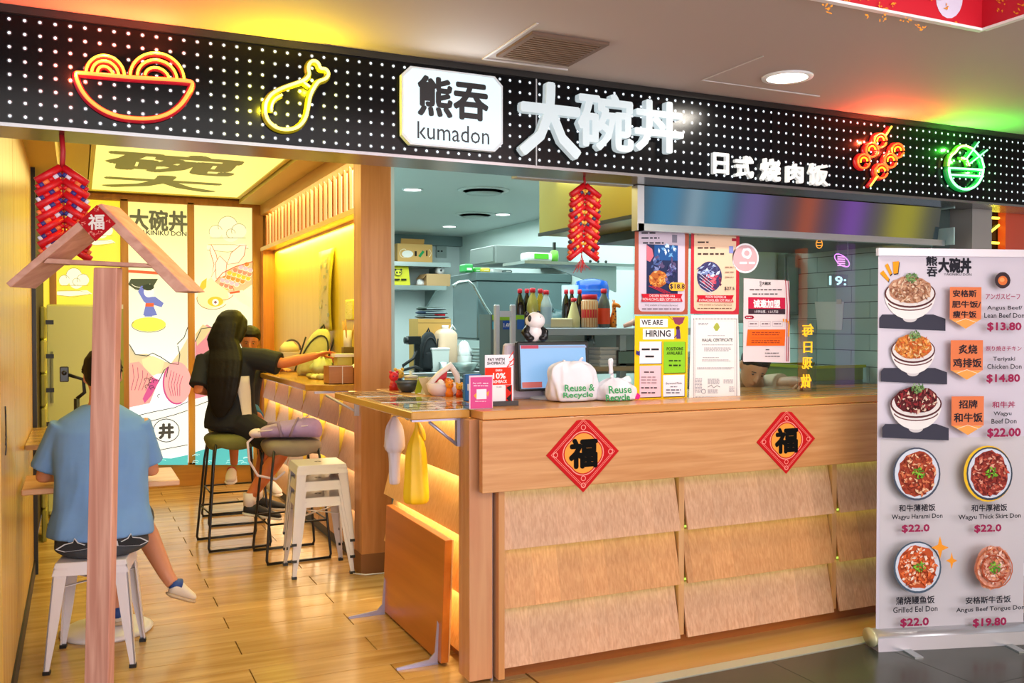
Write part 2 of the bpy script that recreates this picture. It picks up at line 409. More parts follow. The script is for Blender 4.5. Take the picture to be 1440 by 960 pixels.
# vent and downlight
def ceil_pt(px, py): return hit(px, py, 'z', 2.556)
v = thing('ceiling_vent', 'square dark brown slatted air vent flush in the mall ceiling', 'vent', (1.61, 3.1, 2.54))
p = [ceil_pt(*q) for q in ((721, 74), (758, 52), (831, 63), (793, 83))]
cx = sum(q.x for q in p)/4; cy = sum(q.y for q in p)/4
s = MB(); s.box(cx-.15, cy-.15, 2.55, cx+.15, cy+.15, 2.556); obj('backing', s, M('#1d140d', .8), v)
s = MB()
for a, b, c, d in ((-.16, -.16, .16, -.14), (-.16, .14, .16, .16), (-.16, -.14, -.14, .14), (.14, -.14, .16, .14)): s.box(cx+a, cy+b, 2.546, cx+c, cy+d, 2.556)
obj('frame', s, M('#6e5240', .6), v)
for k in range(12): 
    s = MB(); s.box(cx-.14, cy-.138+k*.0235, 2.545, cx+.14, cy-.128+k*.0235, 2.555); obj('slat', s, M('#7a5c44', .6), v)
s = MB(); s.box(cx-.19, cy+.22, 2.55, cx+.19, cy+.23, 2.556); s.box(cx-.19, cy-.25, 2.552, cx-.18, cy+.22, 2.556)
single('access_hatch', 'thin white edged access hatch around the brown ceiling vent', 'hatch', s, M('#cfc6c4', .6))
q = ceil_pt(1107, 108)
d = thing('downlight', 'bright round recessed downlight in the mall ceiling before the sign', 'downlight', (q.x, q.y, 2.54))
s = MB(); s.lathe([(.085, 2.549), (.105, 2.549), (.108, 2.556), (.085, 2.556)], (q.x, q.y, 0), 28, 0, False); obj('ring', s, WHITE, d)
s = MB(); s.lathe([(.086, 2.551), (.02, 2.55), (.001, 2.55)], (q.x, q.y, 0), 28); obj('lens', s, M('#fff3dc', .5, emit=9), d)
area('downlight_beam', (q.x, q.y, 2.54), .15, 14, (1, .93, .82))
s = MB(); s.box(q.x+.02, q.y+.19, 2.552, q.x+.36, q.y+.2, 2.556); s.box(q.x-.3, q.y-.2, 2.553, q.x-.295, q.y+.19, 2.556); s.box(q.x-.3, q.y+.19, 2.553, q.x+.02, q.y+.196, 2.556)
single('access_hatch', 'thin edged access hatch around the round downlight', 'hatch', s, M('#cfc6c4', .6))

# left wall of the dining room: veneer boards
lw = MB(); lw.box(-.42, 3.74, 0, -.27, 9.4, 2.75); lw = struct('wall_left', lw, M('#3b2c18', .7))
LW = wood('#c08f3c', '#d9aa52', 'z', 30, .25, .06)
for a, b, z0, z1 in ((3.74, 4.55, 0, 2.5), (4.556, 5.74, 0, 2.5), (5.75, 6.28, 0, 2.5)):
    s = MB(); s.box(-.27, a, z0+.09, -.248, b-.006, z1); obj('panel', s, LW, lw, bevel=.002)
s = MB(); s.box(-.27, 3.74, 0, -.24, 6.3, .085); struct('baseboard_left', s, M('#241a10', .5))
s = MB(); s.box(-.27, 6.285, 0, -.225, 6.32, 2.6); struct('trim_4', s, M('#1c1a14', .4))
s = MB(); s.box(-5, 3.75, 0, -.42, 3.9, 2.62); struct('wall_front_left', s, M('#8c8078', .6))
s = MB(); s.box(-5, 3.27, -.05, -.3, 3.75, -.002); s.box(5.6, 3.27, -.05, 9, 4.5, -.002); struct('floor_margin', s, M('#3c4038', .3))
# small black notice on the wall
s = MB(); s.box(-.248, 3.92, 1.02, -.245, 3.99, 1.19); t = thing('wall_sticker', 'small black shape sticker low on the left wooden wall', 'sticker', (-.246, 3.95, 1.0))
s = MB()
for i in range(5): s.tube([(-.2465, 3.93+.01*i, 1.02+i*.035), (-.2465, 3.97-.004*i, 1.05+i*.03), (-.2465, 3.95+.012*math.sin(i), 1.08+i*.03)], .003, 5)
obj('figure', s, BLACK, t)

# back wall with backlit mural panels
YB = 9.2
bw = MB(); bw.box(-.6, YB+.06, 0, 2.0, YB+.2, 2.9); struct('wall_back', bw, M('#b98c3a', .6))
FRW = wood('#b0751e', '#c98d2d', 'z', 18, .4, .05)
mural = thing('mural_lightbox', 'glowing wall wide backlit mural of koi, clouds and a giant rice bowl', 'lightbox', (.6, YB, .15))
XS = [hit(p_, 460, 'y', YB).x for p_ in (50, 70, 80, 170, 181, 264, 273.5, 355)]
zb, zt = hit(230, 652, 'y', YB).z, hit(230, 286, 'y', YB).z
LB = [M('#ffe21a', .5, emit=1.0), M('#fff6c8', .5, emit=1.15), M('#fbf6b4', .5, emit=1.1)]
def grad_panel(name, ctop, cbot, st, edge=None):
    """printed backlit film: colour drifts from top to bottom, real lit sign"""
    m = bpy.data.materials.new(name); m.use_nodes = True; t = m.node_tree; b = t.nodes['Principled BSDF']; L = t.links.new
    tc = t.nodes.new('ShaderNodeTexCoord'); sp = t.nodes.new('ShaderNodeSeparateXYZ'); L(tc.outputs['Generated'], sp.inputs[0])
    r = t.nodes.new('ShaderNodeValToRGB'); r.color_ramp.elements[0].color = lin(cbot); r.color_ramp.elements[1].color = lin(ctop)
    r.color_ramp.elements[0].position = .35; r.color_ramp.elements[1].position = .98; L(sp.outputs[2], r.inputs[0])
    L(r.outputs[0], b.inputs['Emission Color']); b.inputs['Emission Strength'].default_value = st; b.inputs['Base Color'].default_value = (.3, .3, .25, 1)
    return m
GP = [grad_panel('film_a', '#ffe000', '#ffe933', 1.0), grad_panel('film_b', '#ffe81a', '#ffe81a', 1.0), grad_panel('film_c', '#fff08a', '#f6fbff', 1.05), grad_panel('film_d', '#faf3a0', '#f2f8ee', 1.0)]
for k in range(4):
    s = MB(); s.box(XS[2*k], YB, zb, XS[2*k+1], YB+.02, zt); obj('film_panel', s, GP[k], mural)
for k in (1, 3, 5):
    s = MB(); s.box(XS[k], YB-.03, zb-.02, XS[k+1], YB+.05, zt+.02); obj('upright', s, FRW, mural, bevel=.003)
s = MB(); s.box(XS[7], YB-.03, 0, XS[7]+.1, YB+.05, 2.72); obj('upright', s, FRW, mural, bevel=.003)
s = MB(); s.box(-.6, YB-.03, zt, XS[7], YB+.05, zt+.06); obj('top_rail', s, FRW, mural, bevel=.003)
s = MB(); s.box(-.6, YB-.03, 0, XS[7], YB+.05, zb); obj('bottom_rail', s, wood('#a8701f', '#c08529', 'x', 18, .4, .05), mural, bevel=.003)
pr = Print((0, YB, 1), (1, 0, 0), (0, 0, 1), .0004)
def E_(h, s=1.0): return M(h, .6, emit=s)
K1, K2 = E_('#6a6a50', .6), E_('#333333', .5)
def cloud(x, y, s, fill, ln):
    for dx, dy, r in ((-16, 4, 9), (0, -4, 13), (15, 3, 10), (4, 6, 12)): pr.ell(x+dx*s, y+dy*s, r*s, r*s*.95, fill, 18)
    pr.poly([(x-28*s, y+22*s), (x+22*s, y+20*s), (x+30*s, y+26*s), (x-10*s, y+30*s), (x-28*s, y+28*s)], fill)
    for dx, dy, r in ((-16, 4, 9), (0, -4, 13), (15, 3, 10)): pr.arc(x+dx*s, y+dy*s, r*s, r*s, 20, 200, .7, ln)
    pr.arc(x+4*s, y+6*s, 6*s, 6*s, 0, 300, .7, ln); pr.line([(x-24*s, y+12*s), (x+24*s, y+12*s)], .7, ln)
    pr.line([(x-28*s, y+28*s), (x, y+31*s), (x+28*s, y+26*s), (x+10*s, y+21*s), (x-26*s, y+21*s)], .7, ln)
CW, CL = E_('#f4f2d8', 1), E_('#a9a56a', .7)
cloud(104, 391, .85, CW, CL); cloud(140, 322, .75, CW, CL); cloud(52, 318, .5, CW, CL)
pr.line([(146, 426), (142, 426), (142, 421), (130+4, 421)], 1, CL)
cloud(320, 322, 1.05, E_('#eeeccb', 1), CL)
pr.text('大碗丼', 181.5, 295, 263, 325, K1, .03); pr.text('YAKINIKU DON', 192, 324.5, 262, 331, K2, .02)
pr.flush(mural, 'printed_clouds')
# figure carrying a bowl, riding a disc
pr.poly([(184, 392), (222, 392), (216, 402), (205, 410), (190, 407), (180, 400)], E_('#4d5a48', .6)); pr.line([(176, 381), (222, 384)], 4, E_('#e2603a', .9))
pr.arc(198, 398, 13, 6, 190, 350, .8, CW); pr.line([(226, 351), (222, 363)], 2, K1); pr.line([(231, 357), (227, 367)], 2, K1)
BL = E_('#6f7ccd', .9)
pr.poly([(198, 402), (204, 402), (208, 417), (214, 422), (208, 428), (202, 424), (194, 410)], BL); pr.poly([(205, 418), (218, 417), (230, 426), (227, 432), (214, 428), (214, 445), (203, 445)], BL)
pr.poly([(205, 426), (216, 426), (216, 431), (204, 431)], E_('#e2603a', .9)); pr.poly([(204, 431), (216, 431), (221, 443), (213, 444), (210, 436), (208, 445), (201, 443)], BL)
pr.ell(209, 410, 7, 8, E_('#fff6f0', 1)); pr.ell(208, 404, 8, 4.5, E_('#35463a', .5), amp=.1)
pr.ell(209, 456, 24, 10, E_('#f2e15a', 1)); pr.arc(209, 457, 24, 10, 150, 350, .9, K1)
pr.flush(mural, 'printed_figure')
# koi
OR, OY = E_('#e88a3c', .95), E_('#f3b93c', 1)
pr.poly([(302, 396), (312, 384), (330, 375), (354, 368), (354, 400), (340, 410), (322, 412), (308, 404)], E_('#e9b08a', 1))
for i in range(6):
    for j in range(5):
        x = 308+i*8+j*1.5; y = 404-i*4-j*6+8
        if x < 352 and y > 371 and y < 411: pr.ell(x, y, 3.4, 3.2, [OR, OY, E_('#e5876f', .9), E_('#d9b6c8', .9)][(i+j) % 4], 10); pr.arc(x, y, 3.6, 3.4, 180, 360, .5, CW, 6)
pr.poly([(275, 420), (282, 402), (296, 390), (303, 398), (318, 408), (321, 418), (312, 428), (296, 434), (284, 433)], E_('#f5dfae', 1))
pr.ell(302, 424, 11, 7, OY); pr.ell(302, 425, 4.5, 4.5, E_('#f7f0f4', 1)); pr.ell(302, 425, 2, 2, E_('#8a5c7c', .6)); pr.poly([(276, 412), (283, 396), (290, 391), (289, 404), (280, 412)], OY)
for pts in ([(296, 390), (300, 372), (294, 352), (296, 344), (303, 358), (306, 372)], [(303, 392), (302, 370), (308, 360), (318, 370), (316, 388)], [(318, 372), (324, 356), (336, 346), (345, 345), (342, 360), (334, 370)]):
    pr.poly(pts, E_('#f3e6cf', 1)); pr.line(pts, .9, E_('#c9683a', .8), True)
pr.line([(302, 396), (312, 384), (330, 375), (354, 368)], 1.2, E_('#c9583a', .8)); pr.arc(298, 420, 22, 15, 170, 330, .9, E_('#9a7a5a', .7)); pr.arc(312, 410, 16, 12, 270, 400, .9, E_('#c9683a', .8))
pr.poly([(322, 410), (340, 408), (352, 420), (350, 432), (336, 424)], E_('#f3dcc8', 1)); pr.line([(322, 412), (336, 410)], 3, E_('#df5a3a', .9))
pr.flush(mural, 'printed_koi')
# giant bowl of meat and rice
pr.poly([(181.5, 484), (190, 498), (206, 497), (222, 506), (240, 510), (252, 494), (263, 475), (263, 520), (181.5, 530)], E_('#d9cba6', .95))
pr.poly([(199, 505), (214, 500), (231, 507), (226, 522), (215, 528), (202, 518)], E_('#eadfae', 1))
pr.poly([(181.5, 510), (195, 508), (206, 520), (222, 536), (210, 566), (181.5, 572)], E_('#e9a6a0', 1))
pr.poly([(214, 530), (224, 534), (212, 556), (203, 566), (200, 560)], E_('#d2569a', .9))
pr.ell(248, 538, 20, 30, E_('#eda7ae', 1), 26); pr.arc(248, 538, 19, 29, 130, 290, 2.2, E_('#c94b93', .9)); 
for i in range(5): pr.line([(240+i*4, 520+i*2), (236+i*4, 540), (240+i*3, 556)], .8, E_('#b24f74', .8))
for i in range(5): pr.line([(186+i*7, 512+i*4), (188+i*6, 530), (184+i*5, 548)], .8, E_('#b24f74', .8))
pr.line([(181.5, 484), (190, 498), (206, 500), (214, 496), (226, 502), (238, 510), (250, 512), (252, 498), (249, 486)], 1.2, K2); pr.line([(248, 484), (258, 474), (263, 460)], 1.2, K2)
pr.line([(222, 536), (230, 520), (236, 515), (233, 530)], 1.1, K2)
pr.poly([(273.5, 480), (280, 462), (290, 456), (300, 462), (322, 476), (340, 500), (354, 520), (354, 560), (273.5, 560)], E_('#d2859a', .95)); pr.poly([(273.5, 470), (284, 456), (296, 462), (288, 474), (276, 486)], E_('#cdbf98', .95))
pr.line([(273.5, 480), (282, 462), (296, 460), (304, 474)], 1.2, K2)
for i in range(9): pr.arc(212+rnd.uniform(-8, 14), 545+rnd.uniform(-14, 18), 3, 2.5, rnd.uniform(0, 90), rnd.uniform(200, 260), .8, K2, 6)
pr.flush(mural, 'printed_meat')
BW = E_('#f4f8f6', 1.02)
pr.poly([(181.5, 590), (210, 578), (240, 574), (263, 566), (263, 636), (240, 642), (210, 640), (181.5, 630)], BW); pr.poly([(273.5, 560), (354, 540), (354, 634), (273.5, 636)], BW)
pr.line([(181.5, 586), (215, 578), (245, 572), (263, 564)], 1, K2); pr.line([(181.5, 598), (215, 590), (245, 582), (263, 576)], 1, K2); pr.line([(273.5, 570), (300, 560), (354, 546)], 1, K2); pr.line([(190, 626), (220, 632), (263, 624)], 1, K2)
pr.arc(233, 604, 18, 16, 0, 360, 1.1, K2, 28); pr.text('井', 222, 594, 244, 616, E_('#4c4c4c', .6), .05)
pr.flush(mural, 'printed_bowl')
SEA = E_('#55c4c8', .9)
pr.poly([(181.5, 634), (210, 642), (240, 643), (263, 638), (263, 652), (181.5, 652)], SEA); pr.poly([(273.5, 634), (300, 626), (330, 630), (354, 622), (354, 652), (273.5, 652)], SEA)
for i in range(26): pr.arc(rnd.uniform(185, 352), rnd.uniform(638, 650), 4, 1.5, 0, 180, .7, E_('#bfeef0', 1), 5)
pr.build(mural, 'printed_picture', 'lettering')

# ceiling of the dining room and its lightbox
s = MB(); s.box(-.6, 3.65, 2.76, 1.8, 9.4, 2.82); struct('ceiling_dining', s, M('#c9a94e', .7))
LX0, LX1 = .12, 1.36
clb = thing('ceiling_lightbox', 'large glowing yellow ceiling lightbox printed with brush lettering', 'lightbox', (.74, 6.6, 2.7))
s = MB(); s.box(LX0, 4.1, 2.70, LX1, 9.0, 2.73); obj('film_panel', s, M('#fbf48a', .5, emit=1.05), clb)
s = MB()
for a in (LX0-.03, LX1): s.box(a, 4.07, 2.69, a+.03, 9.03, 2.76)
s.box(LX0, 9.0, 2.69, LX1, 9.03, 2.76); obj('frame', s, M('#e9d560', .5), clb)
for ch, yy, hh in (('大', 8.35, .85), ('碗', 7.35, .9), ('丼', 6.3, .9)): t_ = MB(); put_text(t_, ch, (.66, yy, 2.699), (1, 0, 0), (0, -1, 0), .95, hh, 0, .04); obj('lettering', t_, M('#8f8c3e', .6, emit=.5), clb)
s = MB(); s.box(LX1+.04, 3.8, 2.66, 1.62, 9.15, 2.76); s.box(-.25, 3.8, 2.66, LX0-.04, 9.15, 2.76); struct('trim_5', s, M('#d8c26a', .6))
s = MB(); s.box(-.25, 3.68, 2.45, -.2+.1, 9.1, 2.66); struct('trim_6', s, M('#cdb050', .6))

# right side of the dining room: partition, pillar, jamb, header
WY = wood('#cfae34', '#dfc04a', 'z', 80, .35, .03)
s = MB(); s.box(1.7, 5.6, 0, 1.76, 9.25, 2.76); struct('wall_right', s, WY)
OW = wood('#b86a22', '#cd8034', 'z', 20, .35, .05)
s = MB(); s.box(1.6, 9.02, 0, 1.7, 9.16, 2.23); struct('trim_7', s, OW)
pil = MB(); pil.box(1.545, 5.46, 1.10, 1.735, 5.62, 2.72); pil.box(1.545, 5.46, 0, 1.735, 5.62, 1.095)
struct('trim_8', pil, wood('#bb7a42', '#cf9058', 'z', 26, .35, .03), bevel=.002)
s = MB(); s.box(1.54, 5.455, 0, 1.74, 5.63, .12); struct('baseboard_right', s, M('#8a5a30', .5))
s = MB(); s.box(1.6, 5.6, 2.56, 1.7, 9.16, 2.76); struct('trim_9', s, wood('#c8913e', '#d9a552', 'y', 20, .35, .03))
# shelf with a row of menu cards
msh = thing('menu_shelf', 'long high wooden ledge that carries a row of upright menu cards', 'shelf', (1.64, 7.4, 2.22))
s = MB(); s.box(1.59, 5.62, 2.215, 1.7, 9.02, 2.235); obj('ledge', s, BEECHY, msh)
s = MB(); s.box(1.575, 5.62, 2.205, 1.59, 9.02, 2.24); obj('lip', s, wood('#d9ae5a', '#e8c070', 'y', 20), msh)
NC = 24
s = MB(); s.box(1.688, 5.62, 2.24, 1.699, 9.0, 2.55); obj('backlight', s, M('#fff0b0', .5, emit=1.3), msh)
for k in range(NC):
    yy = 5.72 + k*(3.2/(NC-1)); z1 = 2.535
    t = thing('menu_card', 'tall glossy menu card on the high ledge, '+['nearest the pillar','second from the pillar','third from the pillar','fourth from the pillar','fifth from the pillar','sixth from the pillar','seventh from the pillar','eighth from the pillar','ninth from the pillar','tenth from the pillar','eleventh from the pillar','twelfth from the pillar','twelfth from the mural end','eleventh from the mural end','tenth from the mural end','ninth from the mural end','eighth from the mural end','seventh from the mural end','sixth from the mural end','fifth from the mural end','fourth from the mural end','third from the mural end','second from the mural end','nearest the glowing mural'][k], 'card', (1.63, yy, 2.235), 'menu cards on the high ledge')
    s = MB(); s.hexa([(1.598, yy-.058, 2.236), (1.606, yy-.058, 2.236), (1.655, yy+.058, 2.236), (1.647, yy+.058, 2.236), (1.598, yy-.058, z1), (1.606, yy-.058, z1), (1.655, yy+.058, z1), (1.647, yy+.058, z1)])
    obj('card', s, M(['#eca45c', '#d98540', '#f0c080', '#e8954a'][k % 4], .25), t)
    s = MB(); u = V((-.049, -.1, 0)).normalized()
    p = Print(V((1.5975, yy-.05, 2.4)), (-.44, .9, 0), (0, 0, 1)); 
    cc = V((1.6225, yy, 2.385)); uu = V((.44, .9, 0)).normalized(); nn = uu.cross(V((0, 0, 1)))
    if nn.x > 0: nn = -nn
    def qd(a0, b0, a1, b1, mi): s.add([cc+nn*.004+uu*a0+V((0, 0, b0)), cc+nn*.004+uu*a1+V((0, 0, b0)), cc+nn*.004+uu*a1+V((0, 0, b1)), cc+nn*.004+uu*a0+V((0, 0, b1))], [(0, 1, 2, 3)], mi)
    qd(-.045, -.13, -.02, .12, 0); qd(-.012, -.12, .0, .06, 1); qd(.015, -.1, .045, -.02, [2, 3][k % 2]); qd(.02, .02, .04, .12, 0)
    obj('print', s, [M('#f1dca8', .3), M('#4a2616', .4), M('#9fb23a', .4), M('#7c3018', .4)], t)

# bar along the partition
bar = thing('bar_counter', 'narrow wooden bar along the right partition with glowing shingle front', 'counter', (1.5, 7.3, 0))
s = MB(); s.prism([(1.42, 5.62, 1.10), (1.27, 5.74, 1.10), (1.27, 9.1, 1.10), (1.7, 9.1, 1.10), (1.7, 5.62, 1.10)], (0, 0, .04)); obj('top', s, wood('#b07a2a', '#cc963c', 'y', 16, .2), bar, bevel=.004)
s = MB(); s.box(1.66, 5.62, .1, 1.70, 9.0, 1.1); obj('carcass', s, M('#d8a250', .6), bar)
s = MB(); s.box(1.6, 5.62, 0, 1.70, 9.0, .09); obj('kickboard', s, M('#2a1c12', .5), bar)
SHW = wood('#c99a72', '#dcb08a', 'z', 90, .4, .06)
def shingle(parent, a, b, z0, z1, x_top, x_bot, mat, axis):
    """slanted board: axis 'x' = front runs along y and leans out towards -x; 'y' = front runs along x and leans out to -y"""
    t = .012; s = MB()
    if axis == 'x': s.hexa([(x_bot, a, z0), (x_bot+t, a, z0), (x_bot+t, b, z0), (x_bot, b, z0), (x_top, a, z1), (x_top+t, a, z1), (x_top+t, b, z1), (x_top, b, z1)])
    else: s.hexa([(a, x_bot, z0), (b, x_bot, z0), (b, x_bot+t, z0), (a, x_bot+t, z0), (a, x_top, z1), (b, x_top, z1), (b, x_top+t, z1), (a, x_top+t, z1)])
    return obj('shingle', s, mat, parent, bevel=.001)
LED = M('#ffc368', .5, emit=5)
nb = 6; yb0 = 5.64; dyb = (9.0-yb0)/nb
for r_ in range(4):
    z1 = 1.07 - r_*.25; z0 = z1-.245
    for k in range(nb): shingle(bar, yb0+k*dyb+.012, yb0+(k+1)*dyb-.012, z0, z1, 1.645, 1.585, SHW, 'x')
for k in range(nb+1):
    s = MB(); s.box(1.60, yb0+k*dyb-.006, .1, 1.66, yb0+k*dyb+.006, 1.09); obj('fin', s, WY, bar)
s = MB()
for r_ in range(4): s.box(1.648, yb0, 1.075-r_*.25, 1.66, 9.0, 1.083-r_*.25)
obj('light_strip', s, LED, bar)
for k in range(4): area('bar_glow', (1.618, 7.3, 1.083-k*.25), .04, 5.0, (1, .80, .50), (0, math.radians(12), 0), 3.3)
area('niche_fill', (1.655, 7.3, 2.19), .05, 34, (1, .88, .08), (0, math.radians(-8), 0), 3.2)  # added yellow strip lamp under the ledge, tints the niche wall
area('menu_glow', (1.66, 7.3, 2.555), .05, 6, (1, .78, .3), (0, math.radians(10), 0), 3.2)
# bracket under the bar end
br = thing('shelf_bracket', 'grey metal folding bracket under the near end of the wooden bar', 'bracket', (1.5, 5.6, .95))
s = MB(); s.box(1.50, 5.45, .96, 1.53, 5.462, 1.095); obj('upright', s, M('#b9b4c8', .4, .5), br)
s = MB(); s.tube([(1.36, 5.58, 1.08), (1.52, 5.456, .98)], .008, 6); obj('strut', s, M('#b9b4c8', .4, .5), br)
s = MB(); s.box(1.31, 5.66, 1.085, 1.52, 5.675, 1.099); obj('arm', s, M('#b9b4c8', .4, .5), br)

# kitchen shell
KZ = 2.62
s = MB(); s.box(1.76, 3.76, KZ, 4.6, 11.1, KZ+.06); struct('ceiling_kitchen', s, M('#c4cfcc', .7))
s = MB(); s.box(1.7, 11.0, 0, 4.6, 11.1, KZ); struct('wall_kitchen_back', s, M('#dbe8e8', .5))
s = MB(); s.box(1.76, 10.9, 2.5, 4.4, 11.0, KZ); struct('trim_10', s, M('#7f9494', .6))
kw = MB(); kw.box(4.41, 3.8, 0, 4.55, 11.1, KZ); kw = struct('wall_tiled', kw, M('#40504d', .8))
TW = M('#a8c4c0', .12)
s = MB(); s.box(4.395, 6.05, 0, 4.41, 11.0, KZ); obj('plain_lining', s, M('#cfe2df', .4), kw)
tme = None
for r_ in range(14):
    z = 1.05 + r_*.1
    for k in range(9):
        y = 3.8+k*.3 - (.15 if r_ % 2 else 0)
        if y > 6.0: continue
        if tme is None: m0 = MB(); m0.box(4.4, y, z, 4.41, y+.296, z+.096); o = obj('wall_tile', m0, TW, kw, bevel=.0015); tme = o.data
        else:
            o = bpy.data.objects.new('wall_tile', tme); COL.objects.link(o); o.parent = kw; o.matrix_parent_inverse = world_of(kw).inverted(); o.location = (4.405, y+.148, z)
s = MB(); s.box(1.76, 5.6, 0, 1.80, 11.0, KZ); struct('wall_kitchen_left', s, M('#b9cfcc', .5))
s = MB(); s.box(1.76, 3.72, 2.155, 2.36, 3.78, KZ); struct('trim_11', s, M('#c4cfcc', .7))
for i, (px, py) in enumerate(((580, 266), (707, 301), (632, 318), (573, 331), (717, 336))):
    q = hit(px, py, 'z', KZ)
    d = thing('downlight', ['round white kitchen downlight nearest the front, upper left', 'round kitchen downlight at the right, beside the ceiling vent ring', 'round kitchen downlight in the middle of the back row', 'kitchen downlight above the cardboard box on the top shelf', 'kitchen downlight farthest back over the steel cabinet'][i], 'downlight', (q.x, q.y, KZ-.02))
    s = MB(); s.lathe([(.07, KZ-.008), (.085, KZ-.008), (.088, KZ), (.07, KZ)], (q.x, q.y, 0), 20, 0, False); obj('ring', s, WHITE, d)
    s = MB(); s.lathe([(.07, KZ-.005), (.01, KZ-.006), (.001, KZ-.006)], (q.x, q.y, 0), 20); obj('lens', s, M('#f2fffb', .5, emit=12), d)
for px, py, r, lb in ((680, 267, .17, 'round ceiling vent ring nearest the kitchen front'), (668, 301, .16, 'round ceiling vent ring with a dark gap, farther back in the kitchen')):
    q = hit(px, py, 'z', KZ); d = thing('ceiling_vent', lb, 'vent', (q.x, q.y, KZ-.03))
    s = MB(); s.lathe([(r, KZ-.012), (r+.04, KZ-.01), (r+.045, KZ), (r, KZ)], (q.x, q.y, 0), 28, 0, False); obj('ring', s, M('#c8d2cf', .6), d)
    s = MB(); s.lathe([(r-.02, KZ-.03), (.02, KZ-.035), (.001, KZ-.035)], (q.x, q.y, 0), 28); obj('disc', s, M('#b9c5c2', .6), d)
    s = MB(); s.lathe([(r, KZ-.004), (.02, KZ-.004), (.001, KZ-.004)], (q.x, q.y, 0), 28); obj('throat', s, M('#39413f', .8), d)

# ================================================================ fascia
fa = thing('fascia_sign', 'long black overhead sign fascia studded with small white light dots', 'sign', (2, YF, ZB))
s = MB(); s.box(-.9, YF, ZB+.012, 1.74, YF+.14, ZT-.025); obj('panel', s, M('#06070a', .22, spec=.18), fa)
s = MB(); s.box(1.746, YF, ZB+.012, 2.985, YF+.14, ZT-.025); obj('panel', s, M('#06070a', .22, spec=.18), fa)
s = MB(); s.box(2.99, YF, ZB+.012, 6.2, YF+.14, ZT-.025); obj('panel', s, M('#06070a', .22, spec=.18), fa)
s = MB(); s.box(-.9, YF-.012, ZT-.025, 6.2, YF+.14, ZT); obj('top_trim', s, M('#15120f', .35), fa)
s = MB(); s.box(-.9, YF-.004, ZB, 6.2, YF+.22, ZB+.012); obj('bottom_channel', s, M('#8f8e90', .25, .9), fa)
s = MB(); s.box(1.741, YF-.003, ZB+.01, 1.746, YF+.02, ZT-.025); obj('joint_strip', s, M('#b8b8b8', .4), fa)
DOT = M('#e8f6ff', .5, emit=1.6)
s = MB(); px_ = .0455
for i in range(150):
    for j in range(8):
        x = -.88 + i*px_; z = ZB+.035 + j*.0455
        s.add([(x+.005*math.cos(2*PI*k/8), YF-.0012, z+.005*math.sin(2*PI*k/8)) for k in range(8)] + [(x, YF-.003, z)], [(k, (k+1) % 8, 8) for k in range(8)])
obj('light_dots', s, DOT, fa, kind='stuff')
s = MB()
for i in range(150):
    for j in range(8):
        x = -.88 + i*px_; z = ZB+.035 + j*.0455
        s.add([(x+.0085*math.cos(2*PI*k/8), YF-.0006, z+.0085*math.sin(2*PI*k/8)) for k in range(8)], [tuple(range(8))])
obj('dot_rims', s, M('#3a4046', .3), fa, kind='stuff')
def FP(x, y, off=.0): return hit(x, y, 'y', YF-off)
# logo lightbox
lg = thing('logo_lightbox', 'white glowing chamfered logo box lettered kumadon on the black fascia', 'sign', FP(636, 215))
c4 = [FP(*q, .03) for q in ((565, 94), (707, 106), (707, 215), (565, 201))]
x0, x1 = c4[0].x, c4[1].x; z1 = (c4[0].z+c4[1].z)/2; z0 = (c4[2].z+c4[3].z)/2; ch = .035
def octo(x0, x1, z0, z1, ch, y): return [(x0+ch, y, z0), (x1-ch, y, z0), (x1, y, z0+ch), (x1, y, z1-ch), (x1-ch, y, z1), (x0+ch, y, z1), (x0, y, z1-ch), (x0, y, z0+ch)]
s = MB(); s.prism(octo(x0, x1, z0, z1, ch, YF-.03), (0, .03, 0)); obj('casing', s, M('#dfe6ea', .4), lg)
s = MB(); s.prism(octo(x0+.008, x1-.008, z0+.008, z1-.008, ch, YF-.032), (0, .003, 0)); obj('face', s, M('#dff4fa', .4, emit=.8), lg)
p = Print((0, YF-.0325, 2.3), (1, 0, 0), (0, 0, 1)); p.text('熊吞', 587, 110, 687, 167, BLACK, .035); p.text('kumadon', 587, 175, 688, 199, M('#30343a', .5), .0); p.build(lg)
area('logo_glow', ((x0+x1)/2, YF-.08, (z0+z1)/2), .3, 1.6, (.85, .97, 1), (PI/2, 0, PI), .25)
# big letters
bl = thing('brush_letters', 'three large white glowing raised brush characters on the black fascia', 'letters', FP(845, 215))
LF = M('#e4f2f6', .4, emit=.5)
for chh, a, b, c, d in (('大', 731, 115, 818, 221), ('碗', 813, 130, 892, 212), ('丼', 893, 141, 962, 214)):
    A, B, C, D = FP(a, (b+d)/2, .04).x, FP(c, (b+d)/2, .04).x, FP((a+c)/2, b, .04).z, FP((a+c)/2, d, .04).z
    s = MB(); put_text(s, chh, ((A+B)/2, YF-.02, (C+D)/2), (1, 0, 0), (0, 0, 1), B-A, C-D, 0, .028, .035); obj('letter', s, LF, bl)
sl = thing('small_letters', 'row of five small white raised characters low on the fascia', 'letters', FP(1085, 260))
for chh, a, b, c, d in (('日', 1003, 215, 1025, 245), ('式', 1034, 219, 1060, 250), ('烧', 1071, 223, 1098, 255), ('肉', 1107, 230, 1130, 257), ('饭', 1138, 230, 1165, 261)):
    A, B, C, D = FP(a, (b+d)/2, .02).x, FP(c, (b+d)/2, .02).x, FP((a+c)/2, b, .02).z, FP((a+c)/2, d, .02).z
    s = MB(); put_text(s, chh, ((A+B)/2, YF-.012, (C+D)/2), (1, 0, 0), (0, 0, 1), B-A, C-D, 0, .03, .02); obj('letter', s, M('#f2f2ee', .4, emit=.5), sl)
